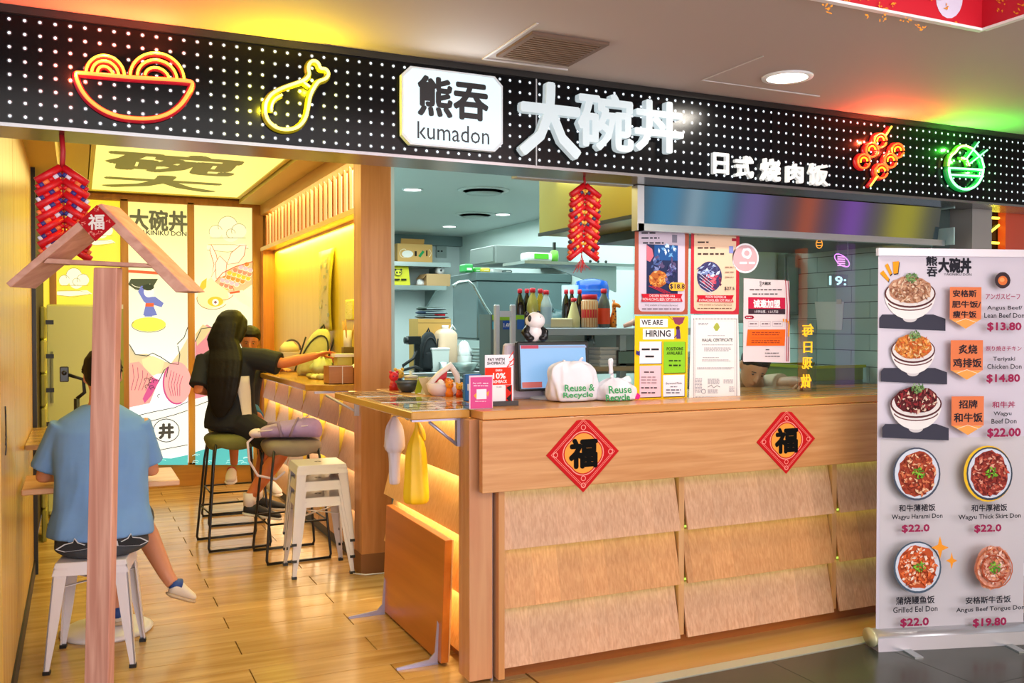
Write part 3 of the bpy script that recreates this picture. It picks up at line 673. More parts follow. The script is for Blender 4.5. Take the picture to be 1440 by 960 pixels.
# neon signs
def neon(nm, label, paths, glow, back=None):
    allp = [p for P_ in paths for p in P_[0]]
    mx = sum(p[0] for p in allp)/len(allp); my = max(p[1] for p in allp)
    t = thing(nm, label, 'neon sign', FP(mx, my, .03))
    for pts, col, r, closed, st in paths:
        # smooth the path
        P = [FP(x, y, .03) for x, y in pts]
        for _ in range(2 if len(P) > 3 else 0):
            Q = []; K = len(P)
            for i in range(K if closed else K-1):
                a, b = P[i], P[(i+1) % K]; Q += [a*.75+b*.25, a*.25+b*.75]
            if not closed: Q = [P[0]] + Q[1:-1] + [P[-1]]
            P = Q
        s = MB(); s.tube(P, r, 8, 0, closed); obj('tube', s, M(col, .4, emit=st), t)
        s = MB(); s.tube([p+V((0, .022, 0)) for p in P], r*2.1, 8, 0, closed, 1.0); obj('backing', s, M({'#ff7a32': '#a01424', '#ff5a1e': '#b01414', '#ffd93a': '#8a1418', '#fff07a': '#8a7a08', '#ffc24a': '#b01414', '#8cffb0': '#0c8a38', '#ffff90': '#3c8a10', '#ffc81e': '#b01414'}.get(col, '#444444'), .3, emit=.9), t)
    for (pw, cc, idx) in glow:
        for i in idx:
            P_ = paths[i][0]; k = len(P_)//2 if not paths[i][3] else 0
            q = FP(P_[k][0], P_[k][1], .048); point('neon_glow', q, pw/len(idx), cc, .004)
RO, YL, DY, SK, GR, GY = '#ff7a32', '#ffd93a', '#fff07a', '#ffc24a', '#8cffb0', '#ffff90'
def arcp(x, y, rx, ry, a0=0, a1=180, n=14, tilt=0): return [(x+rx*math.cos(math.radians(a0+(a1-a0)*i/n)), y-ry*math.sin(math.radians(a0+(a1-a0)*i/n))+tilt*math.cos(math.radians(a0+(a1-a0)*i/n))) for i in range(n+1)]
pb = [([(106, 102), (109, 116), (119, 134), (135, 149), (155, 160), (180, 166), (214, 167), (238, 160), (255, 147), (266, 130), (272, 117), (266, 113), (190, 109), (112, 102)], RO, .0062, True, 3)]
for r in (27, 19, 11): pb.append((arcp(148, 104, r, r*.98, 2, 178, 14, 2.4), YL, .0042, False, 3))
for rx, ry in ((38, 35), (28, 25), (17, 14)): pb.append((arcp(221, 109, rx, ry, 2, 178, 14, 3), YL, .0042, False, 3))
neon('noodle_bowl_neon', 'red and yellow neon sign of a bowl with two noodle swirls', pb, [(16, (1, .10, .03), (1, 4, 0))])
ds = [(x/3, y/3) for x, y in ((1120, 445), (1120, 485), (1140, 520), (1175, 543), (1220, 548), (1262, 535), (1290, 500), (1302, 450), (1308, 405), (1325, 370), (1345, 340), (1375, 333), (1390, 310), (1375, 288), (1352, 290), (1345, 265), (1325, 253), (1305, 265), (1300, 290), (1308, 312), (1290, 335), (1250, 350), (1190, 370), (1145, 395), (1125, 425))]
neon('drumstick_neon', 'yellow neon sign in the shape of a chicken drumstick', [(ds, DY, .0058, True, 2.6), ([(397, 133), (387, 138), (382, 147), (382, 157)], DY, .0045, False, 2.6), ([(427, 115), (436, 122)], DY, .0045, False, 2.6)], [(13, (1, .82, .01), (0, 1, 2))])
sk = [([(960+882/3, 533/3), (960+856/3, 572/3)], SK, .005, False, 2.4), ([(960+823/3, 742/3), (960+792/3, 785/3)], SK, .005, False, 2.4)]
for x, y in ((835, 592), (799, 632), (765, 680), (908, 635), (878, 677), (840, 722)):
    sk.append((arcp(960+x/3, y/3, 8.6, 10, 0, 345, 14), '#ff5a1e', .0045, False, 2.6)); sk.append((arcp(960+x/3, y/3, 4.6, 5.5, 0, 200, 8), '#ffc81e', .0035, False, 2.4))
neon('skewer_neon', 'red and amber neon sign of two meatball skewers', sk, [(15, (1, .08, .03), (0, 2, 8))])
gb = [(arcp(960+1196/3, 712/3, 24, 29, 180, 360, 16), GR, .006, False, 2.6), ([(960+1122/3, 708/3), (960+1270/3, 716/3)], GR, .005, False, 2.6), ([(960+1125/3, 736/3), (960+1268/3, 744/3)], GR, .005, False, 2.6),
      ([(960+1122/3, 700/3), (960+1128/3, 660/3), (960+1152/3, 643/3), (960+1166/3, 620/3), (960+1192/3, 612/3), (960+1222/3, 626/3)], GY, .005, False, 2.6), ([(960+1222/3, 626/3), (960+1262/3, 668/3), (960+1272/3, 708/3)], GR, .005, False, 2.6),
      ([(960+1250/3, 598/3), (960+1196/3, 672/3)], GR, .004, False, 2.6), ([(960+1286/3, 632/3), (960+1212/3, 690/3)], GR, .004, False, 2.6), ([(960+1176/3, 665/3), (960+1200/3, 672/3), (960+1210/3, 700/3)], GY, .004, False, 2.6)]
neon('rice_bowl_neon', 'green and yellow neon sign of a rice bowl with chopsticks', gb, [(14, (.08, 1, .06), (3, 5, 1))])
# ================================================================ front counter
FCW = wood('#c88850', '#dba068', 'x', 40, .3, .02)
SHZ = wood('#c28e66', '#d8a882', 'z', 110, .45, .05, 0, ('x', .055, .06))
SHO = wood('#c4834a', '#d89c62', 'z', 100, .45, .05, 0, ('x', .12, .12))
fc = thing('service_counter', 'long light wooden service counter clad in slanted shingle boards', 'counter', (2.9, 3.9, 0))
s = MB(); s.box(1.66, 3.62, .1, 4.38, 4.22, 1.1); obj('carcass', s, M('#b98a50', .6), fc)
s = MB(); s.box(1.50, 3.50, 1.114, 4.38, 4.25, 1.15); s.box(1.50, 4.25, 1.114, 1.98, 5.0, 1.15); obj('worktop', s, wood('#c2823f', '#d69a55', 'x', 12, .22, .02), fc, bevel=.003)
s = MB(); s.box(1.494, 3.49, .815, 4.38, 3.525, 1.112); obj('apron_board', s, FCW, fc, bevel=.002)
s = MB(); s.box(1.465, 3.56, .02, 1.57, 3.64, 1.112); s.box(1.465, 3.64, .02, 1.49, 3.68, 1.112); obj('corner_post', s, wood('#c4855a', '#d29a6c', 'z', 26, .35, .03), fc, bevel=.002)
s = MB(); s.box(1.585, 3.53, .02, 1.612, 3.64, .815); obj('side_trim', s, wood('#c4854e', '#cf955c', 'z', 26, .35, .03), fc)
s = MB(); s.box(1.573, 3.585, 0, 1.583, 3.6, .815); obj('metal_edge', s, M('#b9b2bb', .35, .8), fc)
s = MB(); s.box(1.6, 3.60, 0, 4.38, 3.64, .10); s.box(1.56, 3.72, 0, 1.60, 5.0, .10); obj('kickboard', s, wood('#8a4a1a', '#a35c26', 'x', 10, .3), fc)
cols = ((1.612, 2.505), (2.545, 3.435), (3.475, 4.37))
for ci, (a, b) in enumerate(cols):
    for r_ in range(3):
        z1 = .80 - r_*.248; z0 = z1-.24 if r_ < 2 else .062
        shingle(fc, a, b, z0, z1, 3.59, 3.535, [SHZ, SHO, SHZ][r_], 'y')
for x in (2.51, 3.44):
    s = MB(); s.box(x, 3.56, .07, x+.03, 3.64, .815); obj('fin', s, BEECH, fc)
s = MB()
for r_ in range(3): s.box(1.62, 3.605, .803-r_*.248, 4.36, 3.612, .812-r_*.248)
obj('light_strip', s, M('#c8e85a', .5, emit=1.2), fc)
# side of the counter
SHS = wood('#d9a662', '#e8ba7a', 'z', 100, .4, .04)
for r_ in range(4):
    z1 = 1.085 - r_*.262; z0 = z1-.255
    shingle(fc, 3.70, 4.98, z0, z1, 1.60, 1.535, SHS, 'x')
s = MB()
for r_ in range(4): s.box(1.605, 3.70, 1.09-r_*.262, 1.612, 4.98, 1.10-r_*.262)
obj('light_strip', s, LED, fc)
for k in range(4): area('counter_side_glow', (1.572, 4.3, 1.098-k*.262), .035, 2.6, (1, .82, .45), (0, math.radians(10), 0), 1.2)
for k in range(3): area('counter_front_glow', (2.98, 3.566, .812-k*.248), 2.7, .45, (.7, 1, .2), (0, 0, 0), .03)
# flap on brackets
fl = thing('flap_shelf', 'wooden flap shelf on a bracket at the left end of the service counter', 'shelf', (1.36, 4.2, 1.1))
s = MB(); s.box(1.235, 3.62, 1.114, 1.494, 4.88, 1.148); obj('board', s, wood('#c08a3c', '#d8a04c', 'y', 12, .15, .02), fl, bevel=.004)
ms = M('#b6b0c4', .35, .6)
s = MB(); s.box(1.452, 3.66, .99, 1.466, 3.69, 1.112); obj('wall_plate', s, ms, fl)
s = MB(); s.tube([(1.455, 3.672, .995), (1.33, 3.672, 1.098)], .007, 6); obj('strut', s, ms, fl)
s = MB(); s.box(1.25, 3.66, 1.102, 1.455, 3.685, 1.112); obj('arm', s, ms, fl)
# laminated menus on the flap and counter
def sheet_on(z, pts, label, cols_, seed):
    t = thing('menu_sheet', label, 'menu', (sum(p[0] for p in pts)/4, sum(p[1] for p in pts)/4, z))
    s = MB(); s.prism([(x, y, z) for x, y in pts], (0, 0, .002)); obj('sheet', s, M('#dfe4d8', .08, coat=1), t)
    rr = random.Random(seed); P = [V((x, y, z+.0026)) for x, y in pts]; s = MB()
    def B(a, b): return P[0]*(1-a)*(1-b)+P[1]*a*(1-b)+P[2]*a*b+P[3]*(1-a)*b
    nx, ny = 4, 3
    for i in range(nx):
        for j in range(ny):
            a0, b0 = (i+.08)/nx, (j+.08)/ny; a1, b1 = a0+.8/nx, b0+.75/ny; k = rr.randrange(len(cols_))
            s.add([B(a0, b0), B(a1, b0), B(a1, b1), B(a0, b1)], [(0, 1, 2, 3)], k)
            ca, cb = (a0+a1)/2, b0+.4*(b1-b0)
            s.add([B(ca+.3/nx*math.cos(t_*PI/5), cb+.28/ny*math.sin(t_*PI/5))+V((0, 0, .0004)) for t_ in range(10)], [tuple(range(10))], (k+1) % len(cols_))
    obj('printed_picture', s, [M(c, .1, coat=1) for c in cols_], t)
sheet_on(1.1485, [(1.25, 3.66), (1.55, 3.64), (1.62, 4.0), (1.27, 4.05)], 'laminated food menu sheet lying at the front corner of the flap shelf', ['#d9dccc', '#c0563a', '#7fa07c', '#d7b25a', '#8a4a3c'], 3)
sheet_on(1.1485, [(1.26, 4.12), (1.56, 4.06), (1.62, 4.3), (1.27, 4.42)], 'laminated menu sheet lying in the middle of the flap shelf', ['#e0ddc0', '#d8b650', '#b66a40', '#9fae76'], 5)
sheet_on(1.1485, [(1.25, 4.5), (1.48, 4.48), (1.48, 4.82), (1.26, 4.82)], 'pale laminated sheet lying at the far end of the flap shelf', ['#d8c48a', '#e3d6a8', '#b99a5a'], 8)

# leaning folded table board on the floor
lb = thing('folding_board', 'orange wooden board on two metal feet standing against the counter side', 'board', (1.46, 4.25, 0))
s = MB(); s.hexa([(1.44, 3.83, .012), (1.475, 3.83, .012), (1.475, 4.69, .012), (1.44, 4.69, .012), (1.46, 3.83, .555), (1.495, 3.83, .555), (1.495, 4.69, .562), (1.46, 4.69, .562)])
obj('board', s, wood('#b0601a', '#c8742a', 'y', 9, .3, .02), lb, bevel=.002)
s = MB(); s.hexa([(1.476, 3.832, .012), (1.482, 3.832, .012), (1.482, 4.688, .012), (1.476, 4.688, .012), (1.496, 3.832, .553), (1.502, 3.832, .553), (1.502, 4.688, .56), (1.496, 4.688, .56)]); obj('backing_board', s, M('#e0b070', .4), lb)
for y in (3.87, 4.66):
    s = MB(); s.prism([(1.25, y, .003), (1.44, y, .003), (1.448, y, .17), (1.44, y, .19), (1.428, y, .05), (1.40, y, .022), (1.25, y, .008)], (0, .008, 0)); s.box(1.25, y-.008, 0.0, 1.44, y+.016, .004); obj('metal_foot', s, M('#b9b4cc', .35, .5), lb)

# diamond charms
def fu(label, cx, cy, w2, h2, rot):
    c = hit(cx, cy, 'y', 3.4885); t = thing('fortune_diamond', label, 'decoration', c)
    a, b = hit(cx-w2, cy, 'y', 3.489), hit(cx+w2, cy, 'y', 3.489); W_ = (b.x-a.x)/2; H_ = (hit(cx, cy-h2, 'y', 3.489).z-hit(cx, cy+h2, 'y', 3.489).z)/2
    R2 = lambda x, z: (c.x+(x*math.cos(rot)-z*math.sin(rot))*W_, c.z+(x*math.sin(rot)+z*math.cos(rot))*H_)
    def pg(pts, y, d=0): return [(R2(*p)[0], y, R2(*p)[1]) for p in pts]
    s = MB(); s.prism(pg([(-1, 0), (0, -1), (1, 0), (.18, .84), (.08, .86), (0, .84), (-.08, .86), (-.18, .84)], 3.4865), (0, .003, 0)); obj('card', s, M('#c40a10', .6, spec=.2), t)
    s = MB(); k = 0
    def ring(r0, ri, mi, y, n=36, f=lambda t: 1.0, ox=0, oz=0):
        A = [(ox+r0*f(t)*math.cos(t), oz+r0*f(t)*math.sin(t)) for t in [2*PI*i/n for i in range(n)]]; B_ = [(ox+(p[0]-ox)*ri, oz+(p[1]-oz)*ri) for p in A]
        v = pg(A, y)+pg(B_, y); s.add(v, [(i, (i+1) % n, n+(i+1) % n, n+i) for i in range(n)], mi)
    fq = lambda t: .5*(1+.14*abs(math.cos(2*t)))
    s.add(pg([(.9*fq(2*PI*i/36)*math.cos(2*PI*i/36), .9*fq(2*PI*i/36)*math.sin(2*PI*i/36)) for i in range(36)], 3.4862), [tuple(range(36))], 1)
    ring(1, .955, 0, 3.4861, 36, fq)
    for e in (.88, .83): 
        A = [(-e, 0), (0, -e), (e, 0), (0, e)]; B_ = [(p[0]*.985, p[1]*.985) for p in A]; s.add(pg(A, 3.4861)+pg(B_, 3.4861), [(i, (i+1) % 4, 4+(i+1) % 4, 4+i) for i in range(4)], 0)
    for ox, oz in ((0, .66), (0, -.64), (-.76, 0), (.76, 0), (0, -.82)): ring(.07, .75, 0, 3.486, 12, ox=ox, oz=oz)
    obj('printed_picture', s, [M('#ff9a8c', .5), M('#f0982a', .5)], t)
    s = MB(); u = V((math.cos(rot), 0, math.sin(rot))); v = V((-math.sin(rot), 0, math.cos(rot)))
    put_text(s, '福', (c.x, 3.4855, c.z-.0*H_), u, v, W_*.80, H_*.78, 0, .05, 0); obj('lettering', s, M('#0a0906', .7, spec=.1), t)
fu('red diamond fortune charm on the counter front, left of the two', 820, 637, 51, 55, .0)
fu('red diamond fortune charm on the counter front, right of the two', 1105.5, 619, 41, 47, .0)

# ================================================================ glass screen, transom and posters
GY_ = 3.755
tr = thing('steel_transom', 'brushed steel panel above the glass screen mirroring mall lights', 'panel', (3.4, 3.7, 1.96))
s = MB(); s.hexa([(2.40, 3.722, 1.975), (4.36, 3.722, 1.975), (4.36, 3.74, 1.975), (2.40, 3.74, 1.975), (2.40, 3.70, 2.155), (4.36, 3.70, 2.155), (4.36, 3.72, 2.155), (2.40, 3.72, 2.155)]); obj('panel', s, M('#7c868f', .09, 1.0), tr)
s = MB(); s.box(2.37, 3.69, 1.945, 4.38, 3.74, 1.978); obj('lower_rail', s, STEEL, tr)
s = MB(); s.box(2.365, 3.69, 1.945, 2.402, 3.74, 2.155); obj('end_post', s, M('#c8ccd0', .3, .8), tr)
for i, (a, b) in enumerate(((2.385, 2.79), (2.795, 3.19), (3.195, 4.36))):
    s = MB(); s.box(a, GY_-.003, 1.152, b, GY_+.003, 1.945)
    single('glass_screen', ['clear glass pane on the counter behind the hiring poster', 'clear glass pane on the counter behind the certificate', 'wide clear glass pane at the right end of the counter'][i], 'glass', s, GLASS)
def poster(name, label, cat, corners, Y, paper, fn, thick=.0015):
    q = [hit(x, y, 'y', Y) for x, y in corners]
    t = thing(name, label, cat, ((q[0].x+q[1].x)/2, Y, min(q[2].z, q[3].z)))
    s = MB(); s.prism(q, (0, thick, 0)); obj('sheet', s, paper if not isinstance(paper, str) else M(paper, .5), t)
    p = Print((0, Y, 1.6), (1, 0, 0), (0, 0, 1)); fn(p); p.build(t)
PY = GY_-.006
def food(p, x, y, rx, ry, base, bits_, n=60, size=2.2, seed=1):
    p.ell(x, y, rx, ry, base, 22, amp=.05); p.bits(x, y, rx*.92, ry*.9, n, size, bits_, seed)
def p1(p):
    p.rect(898, 322, 963, 438, '#cfc0cf', .08)
    p.scrib(902, 325, 922, 330, 1, '#3a3a44', 1); p.scrib(902, 332, 930, 337, 1, '#3a3a44', 2); p.scrib(904, 339, 934, 344, 1, '#3a3a44', 3); p.rect(945, 330, 952, 341, '#7f7c8c')
    p.rect(909, 344, 953, 414, '#232c50'); p.poly([(909, 344), (917, 350), (919, 360), (914, 368), (909, 366)], '#c76a7a'); p.rect(920, 345, 953, 366, '#20508e'); p.bits(938, 352, 12, 8, 16, 3, ['#cfe4f4', '#6aa2d0'], 2)
    p.bits(930, 375, 20, 14, 30, 4, ['#4a5f94', '#5a4a70', '#7d88b8'], 3); food(p, 925, 392, 13, 12, '#b4622c', ['#e08a3a', '#f0a24a', '#8a3a1a', '#e7b070'], 50, 2.4, 4)
    for i in range(3): p.line([(912+i*4, 402), (934+i*4, 412)], 1, '#b02238')
    p.bits(944, 388, 8, 14, 22, 3, ['#4a4a8a', '#3a3560', '#7a6a9a'], 6)
    p.rect(940, 397, 963, 409, '#f0b23a', .2); p.text('$18.8', 941, 399, 962, 407, '#23253a', .03)
    p.poly([(901, 413), (959, 413), (957, 418), (959, 424), (901, 424), (903, 418)], '#c3142a'); p.text('CHICKEN SKEWERS X4 &', 912, 414, 948, 417.6, '#f7e9ea'); p.text('NON-ALCOHOL BEER/ SOFT DRINK X1', 903, 419, 956, 422.8, '#f7e9ea')
    p.text('Only available at Kumadon Burwood', 906, 427.5, 952, 431, '#5a4450'); p.scrib(902, 432.5, 958, 436, 1, '#6a5460', 5)
poster('skewer_poster', 'brown bordered chicken skewer poster at the upper left of the glass', 'poster', ((893, 317), (969, 320), (967, 442), (892, 442)), PY, '#a8492a', p1)
def p2(p):
    p.rect(976, 326, 1035, 437, '#ecc7a8', .08); p.scrib(980, 329, 992, 331, 1, '#a08070', 1)
    p.scrib(981, 338, 998, 343, 1, '#4a3a34', 2); p.scrib(981, 346, 1008, 351, 1, '#4a3a34', 3); p.scrib(981, 354, 1019, 360, 1, '#4a3a34', 4); p.rect(1025, 346, 1031, 356, '#8a92d0'); p.rect(1029, 335, 1035, 339, '#a8283a')
    p.ell(997.5, 389, 17.5, 21.5, '#3c3a66', 26); p.bits(996, 380, 15, 12, 34, 3.4, ['#7f90c4', '#a9bbe0', '#4a4a78', '#cfdcf0'], 7); p.bits(1000, 396, 14, 10, 40, 3.2, ['#c4405a', '#a02a48', '#e06a7a', '#5a2a4a'], 8)
    for i in range(5): p.line([(983, 384+i*5), (1002, 400+i*4)], .8, '#c8cade')
    for i in range(3): p.scrib(1019, 374+i*7, 1032, 377+i*7, 1, '#8a6a5a', i)
    p.text('$27.5', 1018, 403, 1032, 408.5, '#33303a', .02)
    p.poly([(979, 415), (1031, 415), (1029, 420), (1031, 425), (979, 424), (981, 419)], '#c3142a'); p.text('WAGYU SKEWERS X4', 991, 415.8, 1020, 419, '#f7e9ea'); p.text('& NON-ALCOHOL BEER/ SOFT DRINK X1', 982, 420.4, 1029, 423.8, '#f7e9ea')
    p.text('Only available at Kumadon Burwood', 982, 427, 1028, 430.5, '#6a4430'); p.scrib(980, 432, 1031, 435, 1, '#7a5a48', 9)
poster('wagyu_poster', 'red bordered wagyu skewer poster above the certificate on the glass', 'poster', ((972, 320), (1040, 323), (1039, 442), (971, 441)), PY, M('#c2182e', .45), p2)
def p3(p):
    p.poly([(893, 444), (967, 444), (965, 566), (892, 566)], '#f6c410')
    p.rect(900, 448, 939, 460, '#f2ece8'); p.text('WE ARE', 902, 449.5, 932, 457, '#23232c', .03); p.rect(904, 462, 948, 477, '#f2ece8'); p.text('HIRING', 908, 464, 943, 473.5, '#23232c', .03)
    p.poly([(945, 446), (963, 446), (960, 454), (955, 457), (949, 455)], '#8a3a5a'); p.line([(940, 444), (946, 450)], .7, '#4a2a3a'); p.ell(953, 461, 3, 3, '#4a2a2a', 10); p.poly([(951, 463), (956, 463), (957, 476), (951, 476)], '#5a3a7a'); p.line([(952, 470), (948, 475)], 1.4, '#5a3a7a')
    for x0, y0, x1, y1, cc in ((899, 480, 930, 511, '#f0e9ee'), (933, 480, 963, 524, '#8ac92a'), (899, 514, 929, 558, '#efc4cc'), (932, 527, 962, 557, '#f0e9ee')):
        p.rect(x0+.8, y0+1, x1+.8, y1+1, '#3a2f1a'); p.rect(x0, y0, x1, y1, cc)
    p.scrib(902, 488, 928, 494, 1, '#2a2a2a', 1); p.scrib(907, 498, 921, 504, 1, '#2a2a2a', 2); p.text('POSITIONS', 937, 488, 960, 492.5, '#1c2a12', .02); p.text('AVAILABLE', 937, 494, 959, 498.5, '#1c2a12', .02)
    p.scrib(940, 505, 957, 509, 1, '#2a3a1a', 3); p.scrib(940, 511, 957, 516, 1, '#2a3a1a', 4); p.scrib(905, 521, 920, 525, 1, '#4a3a3a', 5); p.scrib(901, 528, 924, 540, 3, '#a58a90', 6); p.scrib(901, 543, 924, 547, 1, '#2a2a2a', 7); p.scrib(901, 550, 921, 554, 1, '#2a2a2a', 8)
    p.text('Burwood Plaza', 936, 537, 958, 540, '#5a5a66'); p.scrib(942, 542, 952, 545, 1, '#6a6a76', 9); p.scrib(936, 546, 958, 554, 2, '#6a6a76', 10)
    p.poly([(892, 556), (896, 552), (900, 556), (898, 561), (892, 561)], '#d62a8a'); p.poly([(960, 562), (960, 558), (962, 560), (964, 558), (965, 563)], '#3a2f7a'); p.poly([(894, 492), (897, 494), (899, 493), (899, 500), (894, 498)], '#3a2f7a')
poster('hiring_poster', 'yellow WE ARE HIRING poster low on the glass above the counter', 'poster', ((893, 444), (968, 445), (966, 566), (892, 566)), PY, '#f6c410', p3)
def p4(p):
    p.rect(974, 446, 1037, 561, '#efe9e4')
    k0 = p.k
    for i in range(32):
        p.k = k0; x = 975+i*1.95; p.rect(x, 447.3, x+1, 449.3, '#8a7f86'); p.k = k0; p.rect(x, 557.3, x+1, 559.3, '#8a7f86')
    for i in range(54):
        p.k = k0; y = 449.5+i*2; p.rect(974.6, y, 976.4, y+1, '#8a7f86'); p.k = k0; p.rect(1035, y, 1036.8, y+1, '#8a7f86')
    p.line([(977.5, 451), (1033.5, 451), (1033.5, 556), (977.5, 556)], .35, '#9a9096', True)
    p.scrib(982, 453.5, 996, 457.5, 2, '#8a8590', 1); p.poly([(1003, 460), (1006, 455), (1008, 453.5), (1010, 455), (1012, 460), (1009, 465), (1006, 465)], '#a9b048'); p.text('HALAL CERTIFICATE', 987, 475.5, 1030, 480, '#45454c', .02)
    p.scrib(995, 471, 1022, 472.5, 1, '#8a8590', 2); p.scrib(987, 484, 1031, 485.5, 1, '#77727c', 3); p.scrib(990, 488, 1028, 494, 3, '#9a949c', 4); p.scrib(988, 502, 1012, 503.5, 1, '#77727c', 5); p.scrib(987, 505, 1028, 508, 2, '#9a949c', 6); p.scrib(980, 516, 1033, 519.5, 2, '#9a949c', 7)
    p.scrib(977, 531, 987, 552, 10, '#a09aa2', 8); p.arc(989, 550, 3, 3, 0, 360, .7, '#77727c'); p.scrib(995, 532, 1012, 540, 4, '#8a8590', 9); p.line([(995, 544), (1000, 541), (1003, 545), (1008, 542), (1012, 544)], .7, '#33333a'); p.scrib(995, 547, 1010, 553, 3, '#8a8590', 10)
    p.scrib(1017, 533, 1031, 539, 3, '#9a949c', 11); p.scrib(1025, 543, 1032, 551, 5, '#9a949c', 12)
poster('certificate', 'white HALAL CERTIFICATE sheet with a patterned border on the glass', 'certificate', ((972, 443), (1038, 442), (1041, 561), (969, 564)), PY, '#efe9e4', p4)
def p5(p):
    p.rect(1046, 393, 1103, 508, '#e5d3d3'); p.line([(1104.5, 393), (1107, 430), (1106, 508)], 1.2, '#b0283c'); p.line([(1108, 394), (1110.5, 430), (1108, 508)], 1.2, '#8a3440')
    p.text('大碗丼', 1071, 396, 1084, 401, BLACK, .04); p.text('熊', 1068, 395, 1071, 399, BLACK); p.text('吞', 1068, 399, 1071, 403, BLACK)
    p.scrib(1054, 405.5, 1100, 409, 1, '#3a3036', 1); p.scrib(1058, 411.5, 1097, 415, 1, '#3a3036', 2)
    p.rect(1052, 418, 1104, 434, '#c61e44'); p.rect(1052, 434, 1104, 441.5, '#3d2832'); p.text('诚邀加盟', 1059, 421, 1097, 433, '#f4ecec', .04); p.text('1分钟出餐，1-2人开店', 1061, 436, 1094, 440, '#f0e6e8')
    p.rect(1047, 443.5, 1060, 448.5, '#c02a44', .2); p.scrib(1049, 445, 1057, 447.5, 1, '#f4ecec', 4)
    for i in range(3): p.line([(1052+i*17, 451.5), (1066+i*17, 451.5), (1066+i*17, 458.5), (1052+i*17, 458.5)], .4, '#a08a96', True); p.scrib(1054+i*17, 453.5, 1065+i*17, 456.5, 1, '#6a4a56', 6+i)
    p.poly([(1051, 463), (1104, 463), (1103, 486), (1049, 486)], '#f0661a'); p.scrib(1057, 466, 1098, 472, 2, '#9a3a1a', 11); p.line([(1055, 475), (1099, 475)], .4, '#9a3a1a'); p.scrib(1056, 477.5, 1098, 483, 2, '#9a3a1a', 12)
    for i, (x, y) in enumerate(((1100, 448), (1103.5, 448.5), (1107, 451))): p.poly([(x, y), (x+2, y), (x+2.4, y+5), (x+.6, y+4)], '#f0982a')
    p.line([(1109, 456), (1108, 473)], 2, '#f0982a'); p.scrib(1076, 490, 1082, 493, 1, '#3a3036', 14); p.scrib(1075, 495, 1097, 497.5, 1, '#3a3036', 15); p.scrib(1075, 499.5, 1097, 502, 1, '#3a3036', 16)
poster('franchise_poster', 'pink franchise poster with red title, right of the certificate on the glass', 'poster', ((1046, 391), (1110, 395), (1111, 510), (1045, 508)), PY, '#e0cccf', p5)
# round sticker
c = hit(1048, 363, 'y', PY); t = thing('round_sticker', 'round pink sticker with a white rim on the glass above the franchise poster', 'sticker', (c.x, PY, c.z-.08))
p = Print((0, PY, 1.6), (1, 0, 0), (0, 0, 1)); s = MB(); s.prism([p.P(1048+19*math.cos(k*PI/14), 363+21*math.sin(k*PI/14)) for k in range(28)], (0, .001, 0)); obj('disc', s, M('#f2f0f4', .5), t); p.k += 2
p.ell(1048, 363, 17, 18.6, '#d7a9ae'); p.ell(1050, 356, 7, 7.5, '#f0e9f2', 14, amp=.12); p.ell(1050, 356, 4, 4, '#d7a9ae', 10); p.scrib(1040, 366, 1063, 373, 1, '#f4eef4', 3); p.build(t)
# small wooden clip figure on the counter
q = hit(1127, 556, 'y', 3.9); t = thing('clip_hook', 'tiny black hook toy standing behind the glass at the right', 'hook', (q.x, 3.9, 1.15))
s = MB(); s.tube([(q.x+.012*math.cos(k*PI/6), 3.9, 1.183+.012*math.sin(k*PI/6)) for k in range(12)], .004, 6, 0, True); obj('ring', s, BLACK, t); s = MB(); s.cyl((q.x, 3.9, 1.15), (q.x+.003, 3.9, 1.172), .009, 8, 0, .005); obj('foot', s, M('#7a5040'), t)

# mirrored reflection of a neon sign, built as glowing characters behind the glass
nz = thing('neon_reflection', 'mirrored reflection of four yellow neon characters, modelled behind the right glass pane', 'neon sign', hit(1137, 545, 'y', 3.80))
NY_ = 3.80
for ch_, a, b, c_, d in (('每', 1128, 455, 1144, 473), ('日', 1130, 480, 1142, 496), ('现', 1128, 502, 1142, 519), ('做', 1126, 526, 1141, 545)):
    A, B, C, D = hit(a, (b+d)/2, 'y', NY_).x, hit(c_, (b+d)/2, 'y', NY_).x, hit((a+c_)/2, b, 'y', NY_).z, hit((a+c_)/2, d, 'y', NY_).z
    s = MB(); put_text(s, ch_, ((A+B)/2, NY_, (C+D)/2), (1, 0, 0), (0, 0, 1), B-A, C-D, 0, .012, .004, flip=True); obj('character', s, M('#ffb420', .5, emit=1.6), nz)
A, B = hit(1122, 450, 'y', NY_+.004), hit(1148, 550, 'y', NY_+.004); s = MB(); s.box(A.x, NY_+.004, B.z, B.x, NY_+.007, A.z); obj('backing', s, PLASTIC, nz)
def neon2(name, label, paths, Y, rr=.0035):
    t = thing(name, label, 'neon sign', hit(*paths[0][0][0], 'y', Y))
    q = hit(*paths[0][0][0], 'y', Y); s = MB(); s.cyl((q.x-.01, Y, q.z), (q.x-.01, Y, 2.02), .0012, 5); obj('hanging_wire', s, STEEL, t)
    for pts, col, cl in paths:
        s = MB(); s.tube([hit(x, y, 'y', Y) for x, y in pts], rr, 6, 0, cl); obj('tube', s, M(col, .4, emit=1.8), t)
neon2('oval_neon_reflection', 'reflection of a small violet oval neon sign, modelled behind the glass beside the tiles', [([(1184+10*math.cos(k*PI/9)+3*math.sin(k*PI/9), 366+8.5*math.sin(k*PI/9)+3*math.cos(k*PI/9)) for k in range(18)], '#e58cff', True)] + [([(1178, 361+i*3), (1188, 361.5+i*3)], '#ff9cf0', False) for i in range(5)], 3.82, .0028)  # a reflection in the glass, modelled as tubes behind the pane
neon2('orange_badge_neon', 'small orange round neon badge high behind the glass', [(arcp(1152, 343, 4.4, 6, 0, 360, 12), '#ff9a2a', True), ([(1149, 341), (1155, 341)], '#ff9a2a', False), ([(1149, 345), (1155, 345)], '#ff9a2a', False)], 3.82, .0022)
